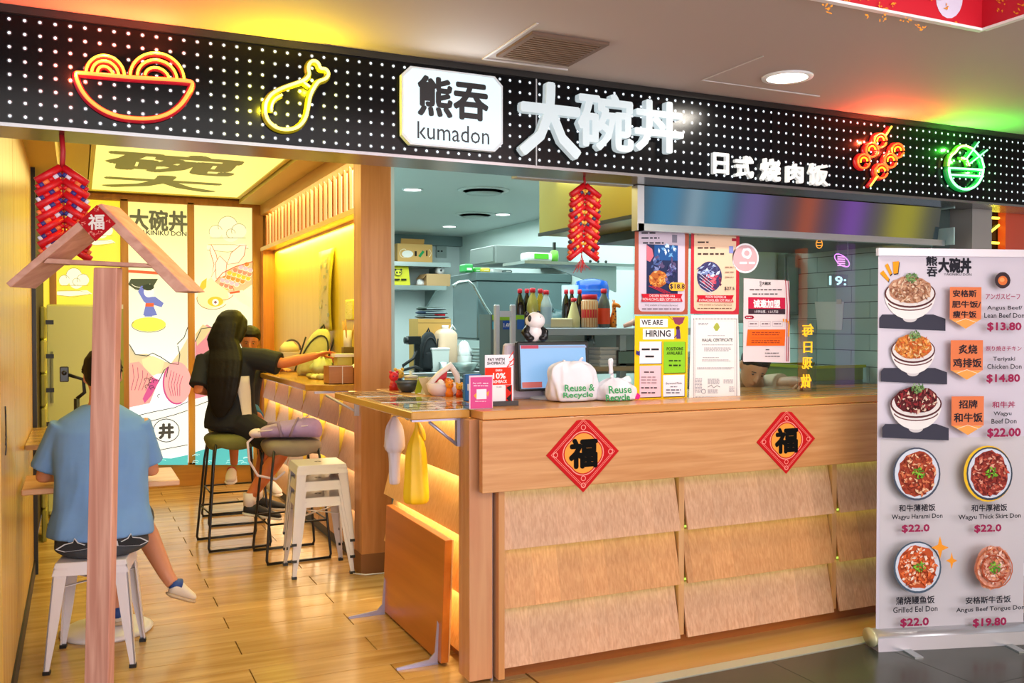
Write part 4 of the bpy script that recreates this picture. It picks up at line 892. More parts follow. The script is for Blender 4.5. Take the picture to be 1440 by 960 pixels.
t = thing('number_reflection', 'reflection of a small pale number sign, modelled behind the glass near the tiles', 'sign', hit(1178, 402, 'y', 3.82)); p = Print((0, 3.82, 1.6), (1, 0, 0), (0, 0, 1)); p.text('19:', 1166, 388, 1190, 401, M('#c8f4ff', .5, emit=1.3), .04); p.build(t); q = hit(1178, 388, 'y', 3.822); s = MB(); s.cyl((q.x, 3.822, q.z-.03), (q.x, 3.822, 2.02), .0012, 5); obj('hanging_wire', s, STEEL, t); s = MB(); q1, q2 = hit(1164, 403, 'y', 3.823), hit(1192, 386, 'y', 3.823); s.box(q1.x, 3.823, q1.z, q2.x, 3.826, q2.z); obj('backing', s, PLASTIC, t)  # mirrored digits in the glass, built as glowing lettering behind it

# red firecracker strings
REDT = M('#cc0a16', .4); PATT = M('#c8301c', .35)
def cracker_string(label, x, y, ztop, zbot, n, L, cord_c, tassel, cols3, dx=0.0):
    t = thing('firecracker_string', label, 'decoration', (x, y, zbot))
    s = MB(); s.tube([(x, y, ZB), (x+.004, y, (ZB+ztop)/2), (x, y, ztop-.01)], .006 if tassel else .009, 6); s.tube([(x+dx*k/8, y, ztop-(ztop-zbot)*k/8) for k in range(9)], .004, 6); obj('cord', s, cord_c, t)
    for k in range(n):
        z = ztop - (ztop-zbot)*k/n; xx = x+dx*k/n
        for sg in (-1, 1):
            a = V((xx+sg*.004, y-.006, z)); b = V((xx+sg*L*.83, y-.014, z-L*.55))
            s = MB(); red = (k % 2 == 0); r = .0138 if red else .0092
            if red: s.tube([a, b], r, 10, 0); o = obj('firecracker', s, [REDT], t)
            else:
                pts = [a.lerp(b, f) for f in (0, .12, .3, .5, .72, .88, 1)]
                for i in range(6): s.tube([pts[i], pts[i+1]], r, 10, [0, 1, 2, 0, 3, 1][(i+k) % 6] if True else 0)
                o = obj('firecracker', s, [REDT]+cols3, t, label='patterned tube')
            if sg == -1 or True: pass
    s = MB()
    if tassel:
        for k in range(16):
            a = rnd.uniform(0, 6.28); s.tube([(x+dx, y, zbot), (x+dx+.006*math.cos(a), y+.006*math.sin(a), zbot-.03), (x+dx+rnd.uniform(-.05, .05), y+.02*math.sin(a), zbot-rnd.uniform(.06, .09))], .0012, 4)
        obj('tassel', s, M('#d8202a', .5), t)
    else:
        s.box(x+dx-.012, y-.01, zbot-.05, x+dx+.012, y+.01, zbot-.015); obj('tail_tag', s, M('#4a1a22', .5), t)
cracker_string('string of red firecrackers with a tassel, hanging before the kitchen', 2.035, 3.61, 2.12, 1.82, 13, .088, M('#a8141c', .5), True, [M('#f0b03a', .4), M('#3a3a5a', .4), M('#e8763a', .4)], -.012)
cracker_string('string of red firecrackers hanging at the left behind the small roof', -.045, 3.58, 2.045, 1.76, 13, .096, M('#b0141c', .5), False, [M('#2c2c7a', .4), M('#d9d4e0', .4), M('#e8763a', .4)], .01)

# ================================================================ little roofed signpost at the left
POSTW = wood('#c07e66', '#deA48a', 'z', 38, .55, .02); RW = wood('#c48a72', '#dba68e', 'x', 30, .55, .04)
rs = thing('roofed_signpost', 'tall pink tinted pine post topped by a little gabled wooden roof', 'signpost', (.06, 3.32, 0))
RU = V((.82, -.572, 0)).normalized(); RD = V((.572, .82, 0)).normalized(); RP = V((.06, 3.3, 0))
def PP(x, y, o=0): return hp(x, y, RP-RD*o, RD)
a, b, c_, d = PP(131, 376), PP(164, 376), PP(152, 955), PP(118, 955)
k = (0-c_.z)/(b.z-c_.z)
cb, db = c_+(b-c_)*k, d+(a-d)*k; T_ = RD*.035
s = MB(); s.hexa([(db.x, db.y, 0), (cb.x, cb.y, 0), (cb.x+T_.x, cb.y+T_.y, 0), (db.x+T_.x, db.y+T_.y, 0), a, b, b+T_, a+T_]); obj('post', s, POSTW, rs, bevel=.003)
cm = (cb+db)/2; cm.z = 0; s = MB(); s.prism([cm-RU*.16-RD*.08, cm+RU*.16-RD*.08, cm+RU*.16+RD*.14, cm-RU*.16+RD*.14], (0, 0, .02)); obj('base', s, POSTW, rs)
DEP = RD*.125
s = MB(); s.prism([PP(137, 288), PP(146, 297), PP(14, 404), PP(8, 398)], DEP); obj('roof_board', s, RW, rs, bevel=.002)
s = MB(); s.prism([PP(137, 288), PP(143, 286), PP(267, 409), PP(247, 411), PP(138, 300)], DEP*.8); obj('roof_board', s, RW, rs, bevel=.002)
s = MB(); s.prism([PP(66, 363), PP(203, 370), PP(215, 376), PP(60, 370)], DEP*.55); obj('crossbeam', s, RW, rs, bevel=.002)
fd = thing('fortune_diamond', 'small red fortune diamond pinned to the gable of the roofed signpost', 'decoration', PP(136, 336))
p = Print(RP-RD*.006, RU, (0, 0, 1)); D = [PP(x, y, .005) for x, y in ((136, 288), (162, 314), (134, 339), (110, 312))]
s = MB(); s.prism(D, RD*.003); obj('card', s, M('#b80c16', .6, spec=.2), fd)
p.text('福', 124, 301, 147, 323, '#f2e4d8', .03)
for x, y in ((136, 294), (153, 312), (118, 314), (134, 330), (127, 326), (142, 327)): p.bits(x, y, 4, 3, 8, 1.4, ['#f0a08a', '#e8605a'], int(x))
p.build(fd)
# ================================================================ kitchen
def pbox(px0, py0, px1, py1, Y, depth):
    xm, ym = (px0+px1)/2, (py0+py1)/2
    return hit(px0, ym, 'y', Y).x, hit(px1, ym, 'y', Y).x, hit(xm, py1, 'y', Y).z, hit(xm, py0, 'y', Y).z, Y, Y+depth
def bx(s, r, mi=0, inset=0): s.box(r[0]+inset, r[4], r[2], r[1]-inset, r[5], r[3], mi); return s
def pthing(name, label, cat, r, group=None): return thing(name, label, cat, ((r[0]+r[1])/2, (r[4]+r[5])/2, r[2]), group)
# back wall shelves
YS = 10.55
for i, (py, lb) in enumerate(((368, 'upper steel wall shelf at the kitchen back carrying a cardboard box'), (401, 'lower steel wall shelf at the kitchen back carrying a yellow bag'))):
    r = pbox(528, py, 634-6*i, py+6, YS, .44); t = pthing('wall_shelf', lb, 'shelf', r); bx(s := MB(), r); obj('board', s, STEEL, t)
    for x in (r[0]+.1, r[1]-.12):
        s = MB(); s.prism([(x, 10.99, r[2]), (x, 10.6, r[2]), (x, 10.99, r[2]-.22)], (.02, 0, 0)); obj('bracket', s, STEEL2, t)
zs1 = hit(580, 368, 'y', YS).z; zs2 = hit(580, 401, 'y', YS).z
def on_z(r, z): return (r[0], r[1], z+.001, r[3], r[4], r[5])
r = on_z(pbox(559, 343, 608, 368, YS+.03, .3), zs1); t = pthing('cardboard_box', 'printed cardboard box on the upper kitchen wall shelf', 'box', r); bx(s := MB(), r); obj('carton', s, M('#d9a860', .7), t)
s = MB(); s.hexa([(r[0]+.05, r[4]+.02, r[3]), (r[1]-.1, r[4]+.02, r[3]), (r[1]-.1, r[4]+.04, r[3]), (r[0]+.05, r[4]+.04, r[3]), (r[0]+.05, r[4], r[3]+.06), (r[1]-.1, r[4], r[3]+.06), (r[1]-.1, r[4]+.02, r[3]+.06), (r[0]+.05, r[4]+.02, r[3]+.06)]); obj('flap', s, M('#c9924a', .7), t)
p = Print((0, r[4], 2), (1, 0, 0), (0, 0, 1), .001); p.arc(568, 356, 6, 6, 60, 300, .8, '#f4e3c0'); p.ell(573, 357, 8, 5, '#f4eee8'); p.rect(583, 353, 586, 360, '#2c2520'); p.poly([(588, 360), (594, 352), (597, 354), (591, 362)], '#2a9a5a'); p.rect(599, 352, 601, 360, '#2c2520'); p.arc(600, 356, 6, 6, -60, 60, .8, '#f4e3c0'); p.build(t)
r = on_z(pbox(551, 374, 577, 401, YS+.03, .14), zs2); t = pthing('paper_bag', 'bright yellow paper bag with a bear face on the lower kitchen shelf', 'bag', r); s = MB(); s.hexa([(r[0], r[4], r[2]), (r[1], r[4], r[2]), (r[1], r[5], r[2]), (r[0], r[5], r[2]), (r[0]+.01, r[4]+.04, r[3]), (r[1]-.01, r[4]+.04, r[3]), (r[1]-.01, r[5]-.04, r[3]), (r[0]+.01, r[5]-.04, r[3])]); obj('bag', s, M('#d8d21e', .6), t)
p = Print((0, r[4]-.001, 2), (1, 0, 0), (0, 0, 1), .001); p.ell(560, 383, 5, 4.4, '#e8e24a'); p.arc(560, 383, 5, 4.4, 0, 360, .8, BLACK); p.ell(558, 383, 1.3, 1.6, BLACK, 8); p.ell(562.4, 383, 1.3, 1.6, BLACK, 8); p.ell(556, 379, 1.6, 1.4, BLACK, 8); p.ell(564, 379, 1.6, 1.4, BLACK, 8); p.scrib(553, 390, 574, 396, 1, '#3a3a20', 3); p.build(t)
q = hit(591, 401, 'y', YS+.15); t = thing('rice_bowl', 'white bowl upside down on a tray on the lower kitchen shelf', 'bowl', (q.x, q.y, zs2)); s = MB(); s.lathe([(.05, .005), (.05, .03), (.045, .06), (.025, .08), (.001, .085)], (q.x, q.y, zs2), 16); obj('bowl', s, WHITE, t)
s = MB(); s.box(q.x-.1, q.y-.09, zs2+.0005, q.x+.1, q.y+.09, zs2+.008); single('tray', 'thin wooden tray under the upturned white bowl', 'tray', s, M('#8a6a3a', .5))
r = on_z(pbox(600, 385, 633, 401, YS+.03, .25), zs2); t = pthing('open_carton', 'open cardboard carton holding a white roll on the lower shelf', 'box', r); bx(s := MB(), r); obj('carton', s, M('#d2aa78', .7), t)
for a, b in ((r[0]-.05, r[0]), (r[1], r[1]+.05)): s = MB(); s.hexa([(r[0] if a < r[0] else r[1], r[4], r[3]), (r[0]+.005 if a < r[0] else r[1]+.005, r[4], r[3]), (r[0]+.005 if a < r[0] else r[1]+.005, r[5], r[3]), (r[0] if a < r[0] else r[1], r[5], r[3]), (a, r[4], r[3]-.06), (a+.005, r[4], r[3]-.06), (a+.005, r[5], r[3]-.06), (a, r[5], r[3]-.06)]); obj('flap', s, M('#c59a66', .7), t)
q = hit(619, 385, 'y', YS+.1); s = MB(); s.tube([(q.x, q.y-.03, r[3]+.045), (q.x, q.y+.08, r[3]+.045)], .045, 16); t = thing('paper_roll', 'white paper roll standing out of the open carton', 'roll', (q.x, q.y, r[3])); obj('roll', s, WHITE, t); s = MB(); s.tube([(q.x, q.y-.033, r[3]+.045), (q.x, q.y-.029, r[3]+.045)], .014, 10); obj('core', s, M('#4a4a4a'), t)
s = MB(); r0 = pbox(614, 346, 628, 362, 10.97, .03); bx(s, r0); t = pthing('wall_socket', 'small grey socket box on the kitchen back wall right of the cardboard box', 'socket', r0); obj('case', s, M('#a9b8b5'), t)
s = MB(); bx(s, pbox(615.5, 352, 618, 354, 10.965, .01)); bx(s, pbox(620, 352, 622.5, 354, 10.965, .01)); obj('holes', s, BLACK, t)

# work table along the back-left with clutter
YT = 7.6
zt_ = hit(600, 523, 'y', YT).z
t = thing('steel_table', 'steel work table behind the till with a backpack and containers', 'table', (2.6, YT+.3, 0)); s = MB(); s.box(1.85, YT-.1, zt_-.04, 3.4, YT+.6, zt_); obj('top', s, STEEL, t, bevel=.004)
for x in (1.9, 3.3):
    for y in (YT-.05, YT+.55): s = MB(); s.cyl((x, y, 0), (x, y, zt_-.04), .02); obj('leg', s, STEEL2, t)
YK = YT+.15
r = on_z(pbox(588, 448, 634, 520, YK+.1, .25), zt_); t = pthing('cardboard_box', 'tall plain cardboard box on the steel table under folded clothes', 'box', r); bx(s := MB(), r); obj('carton', s, M('#c79a4e', .7), t); s = MB(); s.box(r[0]-.001, r[4]-.001, r[3]-.04, r[1]+.001, r[4]+.001, r[3]-.035); obj('seam', s, M('#8f6a30', .7), t)
for k in range(3):
    xa, xb = hit(592+k, 440, 'y', YK+.1).x, hit(634-2*k, 440, 'y', YK+.1).x; z = r[3]+.002+k*.036
    t = thing('folded_clothes', ['grey striped folded garment, lowest on the tall cardboard box', 'dark blue folded garment, middle one on the tall cardboard box', 'dark green folded garment, topmost on the tall cardboard box'][k], 'clothes', ((xa+xb)/2, YK+.2, z))
    s = MB(); s.loft([((xa+.01, YK+.22, z+.017), (0, .09, 0), (0, 0, .006)), ((xa+.03, YK+.22, z+.017), (0, .11, 0), (0, 0, .016)), (((xa+xb)/2, YK+.22, z+.018), (0, .12, 0), (0, 0, .016)), ((xb-.03, YK+.22, z+.015), (0, .11, 0), (0, 0, .013)), ((xb, YK+.22, z+.012), (0, .08, 0), (0, 0, .005))], 12); obj('cloth', s, M(['#5a6468', '#1c3350', '#24352f'][k], .9), t)
    s = MB(); s.box(xa+.04, YK+.09, z+.012, xb-.03, YK+.101, z+.02); obj('fold_edge', s, M('#8fa0a4', .9), t)
# jug
r = on_z(pbox(617, 462, 644, 488, YK-.02, .16), zt_); q0 = (r[0]+r[1])/2; hj = hit(630, 462, 'y', YK-.02).z
t = thing('plastic_jug', 'tall beige plastic jug with a white cap on the steel table', 'jug', (q0, YK+.05, zt_)); rr_ = (r[1]-r[0])/2
s = MB(); s.rings([[V((q0+rr_*g*max(-1, min(1, 1.3*math.cos(2*PI*k/16))), YK+.06+rr_*g*max(-1, min(1, 1.3*math.sin(2*PI*k/16))), z)) for k in range(16)] for z, g in ((zt_+.001, .95), (zt_+.02, 1), (hj-.05, 1), (hj-.02, .8), (hj, .4))]); obj('body', s, M('#e0c0a0', .4), t)
s = MB(); s.cyl((q0, YK+.06, hj), (q0, YK+.06, hj+.03), .03, 12); obj('cap', s, WHITE, t)
s = MB(); s.tube([(q0+.04, YK+.06, hj-.02), (q0+.07, YK+.06, hj+.03), (q0+.1, YK+.06, hj-.01)], .008, 6); obj('handle', s, WHITE, t)
q = hit(639, 449, 'y', YK+.02); s = MB(); s.box(q.x-.05, YK+.38, q.z-.1, q.x+.05, YK+.40, q.z+.06); t = thing('red_pack', 'small red pack behind the plastic jug near the steel hood', 'pack', (q.x, YK+.5, q.z-.1)); obj('pack', s, M('#c8202a', .4), t); s = MB(); s.box(q.x-.05, YK+.38, zt_, q.x+.05, YK+.40, q.z-.1); obj('stand', s, STEEL2, t)
# backpack
def backpack(name, label, c, W, D, H, main, trim, tilt=0.0, rz=0.0, straps=True, seed=2):
    t = thing(name, label, 'backpack', c, None, rz); R = Matrix.Rotation(rz, 3, 'Z'); c = V(c)
    def G(x, y, z): return c + R @ V((x + tilt*z, y, z))
    s = MB(); R_ = []
    for z, g, e in ((0.0, .75, .7), (.04, .95, .95), (.3, 1, 1), (.6, .97, .95), (.82, .82, .8), (.94, .55, .55), (1, .25, .3)):
        R_.append([G(W/2*g*max(-.93, min(.93, 1.25*math.cos(2*PI*k/20))), D/2*e*max(-.93, min(.93, 1.25*math.sin(2*PI*k/20))), z*H) for k in range(20)])
    s.rings(R_); obj('body', s, M(main, .85, noise=.12), t, subsurf=1)
    s = MB(); R_ = [[G(W*.38*g*math.cos(2*PI*k/16), -D*.42+D*.2*g*math.sin(2*PI*k/16), z*H) for k in range(16)] for z, g in ((.06, .8), (.1, 1), (.42, 1), (.5, .7))]; s.rings(R_); obj('front_pocket', s, M(main, .85, noise=.12), t, subsurf=1)
    s = MB(); s.tube([G(W*.44*math.cos(a), -D*(.50-.12*math.sin(a)), H*(.35+.5*math.sin(a))) for a in [PI*k/12 for k in range(13)]], .006, 6); s.tube([G(-W*.3+W*.06*k, -D*.53, H*.45) for k in range(11)], .004, 6); s.tube([G(W*.52, -D*.1, H*(.1+.08*k)) for k in range(10)], .006, 6); s.tube([G(-W*.52, -D*.1, H*(.1+.08*k)) for k in range(10)], .006, 6); obj('zip', s, M(trim, .6), t)
    s = MB(); s.tube([G(-W*.08, D*.1, H*.98), G(0, D*.1, H*1.08), G(W*.08, D*.1, H*.98)], .009, 6); obj('grab_loop', s, M(trim, .7), t)
    if straps:
        for sg in (-1, 1): s = MB(); s.tube([G(sg*W*.2, D*.4, H*.9), G(sg*W*.3, D*.75, H*.6), G(sg*W*.32, D*.6, H*.2), G(sg*W*.35, D*.45, H*.06)], .016, 8, 0, False, .4); obj('strap', s, M(trim, .8), t)
    return t
q = hit(600, 522, 'y', YT+.12); bp_ = backpack('backpack', 'black backpack standing on the steel table in the kitchen', (q.x, YT+.12, zt_), .16, .14, hit(600, 466, 'y', YT+.12).z-zt_, '#1a2024', '#0c0e10', .06)
t = thing('camera_strap', 'tangled black strap and camera lying beside the black backpack', 'camera', (hit(574, 522, 'y', YT).x, YT, zt_)); q = hit(574, 522, 'y', YT+.02)
s = MB(); s.tube([(q.x+.1, YT+.05, zt_+.22), (q.x+.04, YT, zt_+.12), (q.x-.06, YT-.02, zt_+.06), (q.x-.05, YT, zt_+.02), (q.x+.05, YT-.02, zt_+.05), (q.x+.12, YT, zt_+.02)], .013, 8); obj('strap', s, BLACK, t)
s = MB(); s.box(q.x+.0, YT, zt_+.24, q.x+.11, YT+.07, zt_+.31); s.cyl((q.x+.03, YT+.03, zt_+.275), (q.x-.03, YT+.03, zt_+.275), .03); s.box(q.x+.06, YT+.02, zt_+.001, q.x+.1, YT+.05, zt_+.25); obj('camera_body', s, M('#15181a', .3), t)
def tub(name, label, cat, x0, y0, x1, y1, Y, mat, taper=.85, n=18, lid=None, zbase=None, inner=None):
    a, b = hit(x0, (y0+y1)/2, 'y', Y).x, hit(x1, (y0+y1)/2, 'y', Y).x; z1 = hit((x0+x1)/2, y0, 'y', Y).z; z0 = zbase if zbase is not None else hit((x0+x1)/2, y1, 'y', Y).z
    c = (a+b)/2; r = (b-a)/2; t = thing(name, label, cat, (c, Y, z0))
    s = MB(); s.lathe([(r*taper, z0+.0005), (r, z1), (r*.93, z1), (r*taper*.9, z0+.01), (.001, z0+.008)], (c, Y, 0), n, 0, False); s.lathe([(.001, z0+.0005), (r*taper, z0+.0005)], (c, Y, 0), n, 0, False); obj('body', s, mat, t)
    if lid: s = MB(); s.lathe([(r*1.04, z1), (r*1.04, z1+.012), (.001, z1+.016)], (c, Y, 0), n); obj('lid', s, lid, t)
    if inner: s = MB(); s.lathe([(r*.9, z1-.02), (.001, z1-.015)], (c, Y, 0), n, 0, False); obj('contents', s, inner, t)
    return t, c, r, z0, z1
r = on_z(pbox(608, 489, 632, 522, YT+.02, .18), zt_); t = pthing('food_container', 'square white plastic container on the steel table', 'container', r); s = MB(); s.hexa([(r[0]+.01, r[4], r[2]), (r[1]-.01, r[4], r[2]), (r[1]-.01, r[5], r[2]), (r[0]+.01, r[5], r[2]), (r[0], r[4], r[3]-.02), (r[1], r[4], r[3]-.02), (r[1], r[5], r[3]-.02), (r[0], r[5], r[3]-.02)]); obj('body', s, M('#e4ece8', .4), t); s = MB(); s.box(r[0]-.004, r[4]-.004, r[3]-.02, r[1]+.004, r[5]+.004, r[3]); obj('lid', s, WHITE, t, bevel=.004)
tub('steel_cup', 'small steel cup in front of the white plastic container', 'cup', 617, 509, 630, 526, YT-.04, STEEL, .9, zbase=zt_)
tub('mixing_bowl', 'wide shallow steel bowl on the table near the hood', 'bowl', 634, 510, 672, 527, YT-.02, M('#aab8b4', .3, .6), .6, zbase=zt_)
t, c, r1, z0, z1 = tub('stock_pot', 'white round tub with a crumpled bag inside, behind the shallow bowl', 'tub', 640, 500, 664, 523, YT+.25, M('#d4dedb', .4), .85, zbase=zt_)
s = MB(); s.blob((c, YT+.25, z1+.02), (r1*.85, r1*.8, .1), 0, .3, 20, 12, 3, 5); obj('plastic_bag', s, M('#e8f0f0', .3), t)
for k in range(7):
    xa = hit(668, 520, 'y', YT+.1).x; t = thing('tray', ['lowest','second lowest','third lowest','middle','third highest','second highest','topmost'][k]+' grey food tray of the pile right of the mixing bowl', 'tray', (xa+.1, YT+.1, zt_+.022*k), 'pile of grey food trays')
    s = MB(); z = zt_+.002+.03*k; s.hexa([(xa+.02+k*.004, YT, z), (xa+.2, YT, z), (xa+.2, YT+.2, z), (xa+.02, YT+.2, z), (xa+k*.006, YT-.01, z+.018), (xa+.22, YT-.01, z+.018), (xa+.22, YT+.21, z+.018), (xa, YT+.21, z+.018)]); obj('tray_body', s, M(['#8fa09c', '#b9c6c2'][k % 2], .4, .3), t, bevel=.003)

# big steel hood on the right wall with hose, cabinet above
hd = thing('steel_hood', 'large hanging stainless steel hood with a curved hose on its front', 'hood', (3.8, 8, 1.38))
YH = 8.4
A = hit(637, 476, 'y', YH); B = hit(700, 476, 'y', YH-.05); zh1 = hit(660, 385, 'y', YH).z; zh0 = hit(660, 476, 'y', YH).z
A = hit(639, 476, 'y', 8.85); B = hit(671, 476, 'y', YH-.35)
top = [(A.x, 8.85, 0), (B.x, YH-.35, 0), (4.39, YH-.35, 0), (4.39, 8.9, 0), (A.x, 8.9, 0)]
s = MB(); s.prism([(x, y, zh0) for x, y, _ in top], (0, 0, zh1-zh0-.08)); obj('body', s, M('#74878a', .3, .8), hd, bevel=.01)
s = MB(); s.prism([(x-.02 if x < 4 else x, y-.02 if y < 8.5 else y, zh1-.08) for x, y, _ in top], (0, 0, .08)); obj('top_tray', s, M('#687b7c', .35, .7), hd, bevel=.004)
s = MB(); s.prism([(x-.008 if x < 4 else x, y-.008 if y < 8.5 else y, zh0-.012) for x, y, _ in top], (0, 0, .014)); obj('lower_rim', s, M('#5b6a68', .3, .8), hd)
s = MB(); s.tube([hit(x, y, 'y', YH-.42) for x, y in ((637, 402), (645, 397), (658, 395), (666, 401), (673, 414), (682, 430), (693, 446), (700, 450))], .014, 10); obj('hose', s, M('#b8c4c2', .25, .9), hd)
cb_ = thing('steel_cabinet', 'stainless steel wall cabinet above the hood', 'cabinet', (3.9, 7.6, zh1+.1))
b = hit(697, 343, 'y', 8.1); z0 = hit(697, 370, 'y', 8.1).z; z1 = hit(697, 344, 'y', 8.1).z
ye = hit(661, 355, 'x', b.x).y; s = MB(); s.prism([(b.x, 8.1, z0), (4.39, 8.1, z0), (4.39, ye, z0), (b.x, ye, z0)], (0, 0, z1-z0)); obj('body', s, M('#848d8a', .4, .7), cb_, bevel=.006)
s = MB(); s.box(b.x-.012, 8.14, z0+.02, b.x, ye-.03, z1-.02); obj('door', s, M('#8e9a96', .4, .7), cb_)
def packs(base, items):
    pass
for k, (px, py, w_, h_, cc, lb) in enumerate(((660, 383, 12, 12, '#2f9a4a', 'green pack at the left end of the top of the steel hood'), (674, 381, 14, 8, '#3aa03a', 'flat green pack on top of the steel hood'), (684, 379, 12, 7, '#c8b83a', 'yellowish pack lying on top of the steel hood'), (700, 383, 16, 6, '#cfd8d4', 'pale pack on the steel hood under the cabinet'), (715, 383, 12, 5, '#5a6a68', 'dark grey pack on the steel hood under the cabinet'))):
    r = pbox(px-w_/2, py-h_, px+w_/2, py, YH-.25+(.05 if k % 2 else 0), .15); r = (r[0], r[1], zh1+.001, zh1+(r[3]-r[2]), r[4], r[5]); t = pthing('food_pack', lb, 'pack', r)
    s = MB(); bx(s, r); obj('pack', s, M(cc, .4), t, bevel=.012); s = MB(); s.box(r[0]+.02, r[4]-.002, r[2]+.02, r[1]-.02, r[4], (r[2]+r[3])/2); obj('paper_label', s, M('#e8ece4', .5), t)
# upper wall shelf right
ws = pbox(738, 368, 856, 372, 6.3, .5); t = pthing('wall_shelf', 'steel wall shelf on the right behind the hanging firecrackers', 'shelf', ws); s = MB(); s.box(ws[0], 6.3, ws[2], 4.39, 6.7, ws[3]); obj('board', s, STEEL, t)
s = MB(); s.prism([(ws[0]+.2, 6.35, ws[2]), (ws[1]+.1, 6.35, ws[2]), (ws[1]+.1, 6.35, ws[2]-.2)], (0, .02, 0)); obj('bracket', s, M('#a9bab6', .4, .5), t)
s = MB()
for k in range(4): q = hit(819+k*11, 366, 'y', 6.32); s.ball((q.x, 6.32, ws[3]+.012), .012, 0, 8, 6)
obj('hook', s, BLACK, t, kind='stuff')
q = hit(758, 366, 'y', 6.4); zz = ws[3]
t = thing('wipes_pack', 'green and white soft pack on the right wall shelf', 'pack', (q.x, 6.4, zz)); s = MB(); s.box(q.x-.12, 6.36, zz+.001, q.x+.1, 6.5, zz+.07); obj('pack', s, M('#e0ece4', .3), t, bevel=.02, bseg=2); s = MB(); s.box(q.x-.06, 6.355, zz+.02, q.x+.06, 6.362, zz+.06); obj('print', s, M('#58c832', .4), t)
q = hit(769, 358, 'y', 6.4); t = thing('spray_bottle', 'small green bottle with a black top on the right wall shelf', 'bottle', (q.x+.05, 6.4, zz)); s = MB(); s.lathe([(.03, zz), (.035, zz+.05), (.03, zz+.09), (.01, zz+.1)], (q.x+.09, 6.45, 0), 12); obj('body', s, M('#6ac23a', .3), t); s = MB(); s.box(q.x+.08, 6.44, zz+.1, q.x+.1, 6.46, zz+.16); obj('top', s, BLACK, t)
# low storage shelf by pass: grey rack, shelf with bottles
YR = 5.5
rk = thing('bottle_rack', 'grey steel shelf rack behind the till loaded with bottles', 'rack', (3.1, YR+.15, 0))
zsh = hit(820, 461, 'y', YR).z; xa, xb = hit(738, 461, 'y', YR).x, hit(892, 461, 'y', YR).x + .5
GREY = M('#a9b4bc', .4, .4)
s = MB(); s.box(xa-.12, YR, zsh-.05, xb, YR+.35, zsh); obj('shelf_board', s, GREY, rk, bevel=.003)
for px in (874,): x = hit(px, 490, 'y', YR).x; s = MB(); s.box(x, YR+.02, .0, x+.05, YR+.07, zsh-.05); obj('post', s, GREY, rk)
s = MB(); x = hit(745, 490, 'y', YR).x; s.box(x, YR+.02, 0, x+.04, YR+.06, zsh-.05); obj('post', s, GREY, rk)
zlow = 1.22
s = MB(); s.box(xa+.1, YR, zlow-.03, xb, YR+.35, zlow); obj('lower_board', s, M('#b59a78', .5), rk)
s = MB(); s.box(xa+.1, YR+.36, 1.15, xb, YR+.38, 1.44); obj('back_panel', s, M('#b5c8c6', .5), rk)
ld = thing('rack_frame', 'light grey tubular rack end standing left of the till', 'rack', (2.35, 5.0, 0)); YL_ = 5.0
for px in (700, 722.5): x = hit(px, 480, 'y', YL_).x; s = MB(); zt2 = hit(px, 428, 'y', YL_).z; s.box(x-.016, YL_, 0, x+.016, YL_+.03, zt2); obj('post', s, M('#b4bcc8', .4, .3), ld, bevel=.006)
xa_, xb_ = hit(702, 440, 'y', YL_).x, hit(721, 440, 'y', YL_).x; z1 = hit(711, 437, 'y', YL_).z; s = MB(); s.box(xa_, YL_+.002, z1-.035, xb_, YL_+.028, z1); obj('crossbar', s, M('#b4bcc8', .4, .3), ld)
for k, (x0, y0, x1, y1, cc, lb) in enumerate(((700, 440, 724, 449, '#7fbf3a', 'green strip pack'), (705, 450, 717, 464, '#2450a8', 'blue pack'), (724, 448, 736, 464, '#2f6ac0', 'blue pack'))):
    pass
t = thing('tissue_case', 'green and blue printed case behind the grey rack end', 'case', (hit(712, 470, 'y', 5.3).x, 5.3, 0)); r = pbox(690, 442, 738, 465, 5.3, .2)
s = MB(); s.box(r[0], 5.3, 0, r[1], 5.48, r[3]); obj('case', s, M('#56707a', .5), t); p = Print((0, 5.3, 1.4), (1, 0, 0), (0, 0, 1), .001); p.rect(692, 443, 737, 450, '#8ac23a'); p.rect(707, 451, 720, 463, '#2450b0'); p.text('1.4W', 708, 454, 719, 460, '#e8f0f8', .02); p.rect(727, 449, 737, 463, '#2f62b8'); p.rect(692, 452, 698, 463, '#3ab0d8'); p.build(t)
def bottle(label, px, ytop, Yb, body, cap, r, lab=None, shape='bottle', zb=None, grp=None):
    z0 = zsh if zb is None else zb; q = hit(px, 450, 'y', Yb); x = q.x; z1 = hit(px, ytop, 'y', Yb).z; h = z1-z0
    t = thing('bottle' if shape == 'bottle' else 'jar', label, 'bottle' if shape == 'bottle' else 'jar', (x, Yb, z0), grp)
    s = MB()
    if shape == 'bottle': s.lathe([(r*.9, z0+.001), (r, z0+.01), (r, z0+h*.55), (r*.85, z0+h*.68), (r*.4, z0+h*.85), (r*.38, z0+h*.9)], (x, Yb, 0), 16)
    elif shape == 'cone': s.lathe([(r*.9, z0+.001), (r, z0+.01), (r, z0+h*.35), (r*.4, z0+h*.82), (r*.4, z0+h*.86)], (x, Yb, 0), 16)
    else: s.lathe([(r*.92, z0+.001), (r, z0+.01), (r, z0+h*.8), (r*.85, z0+h*.86)], (x, Yb, 0), 16)
    obj('body', s, body, t)
    s = MB(); cr = r*.48 if shape != 'jar' else r*.95; s.lathe([(cr, z1-h*(.11 if shape != 'jar' else .14)), (cr, z1), (.001, z1+.002)], (x, Yb, 0), 14); obj('cap', s, M(cap, .35), t)
    if lab: s = MB(); s.lathe([(r*1.02, z0+h*lab[1]), (r*1.02, z0+h*lab[2])], (x, Yb, 0), 16, 0, False); obj('paper_label', s, M(lab[0], .5), t)
    return t, x, z0, z1
SOY = M('#15100e', .12); OIL = M('#8f8a3c', .12); 
Yb = YR+.1
bottle('dark soy sauce bottle with a red cap, leftmost on the rack', 731, 406, Yb, SOY, '#d8203a', .032)
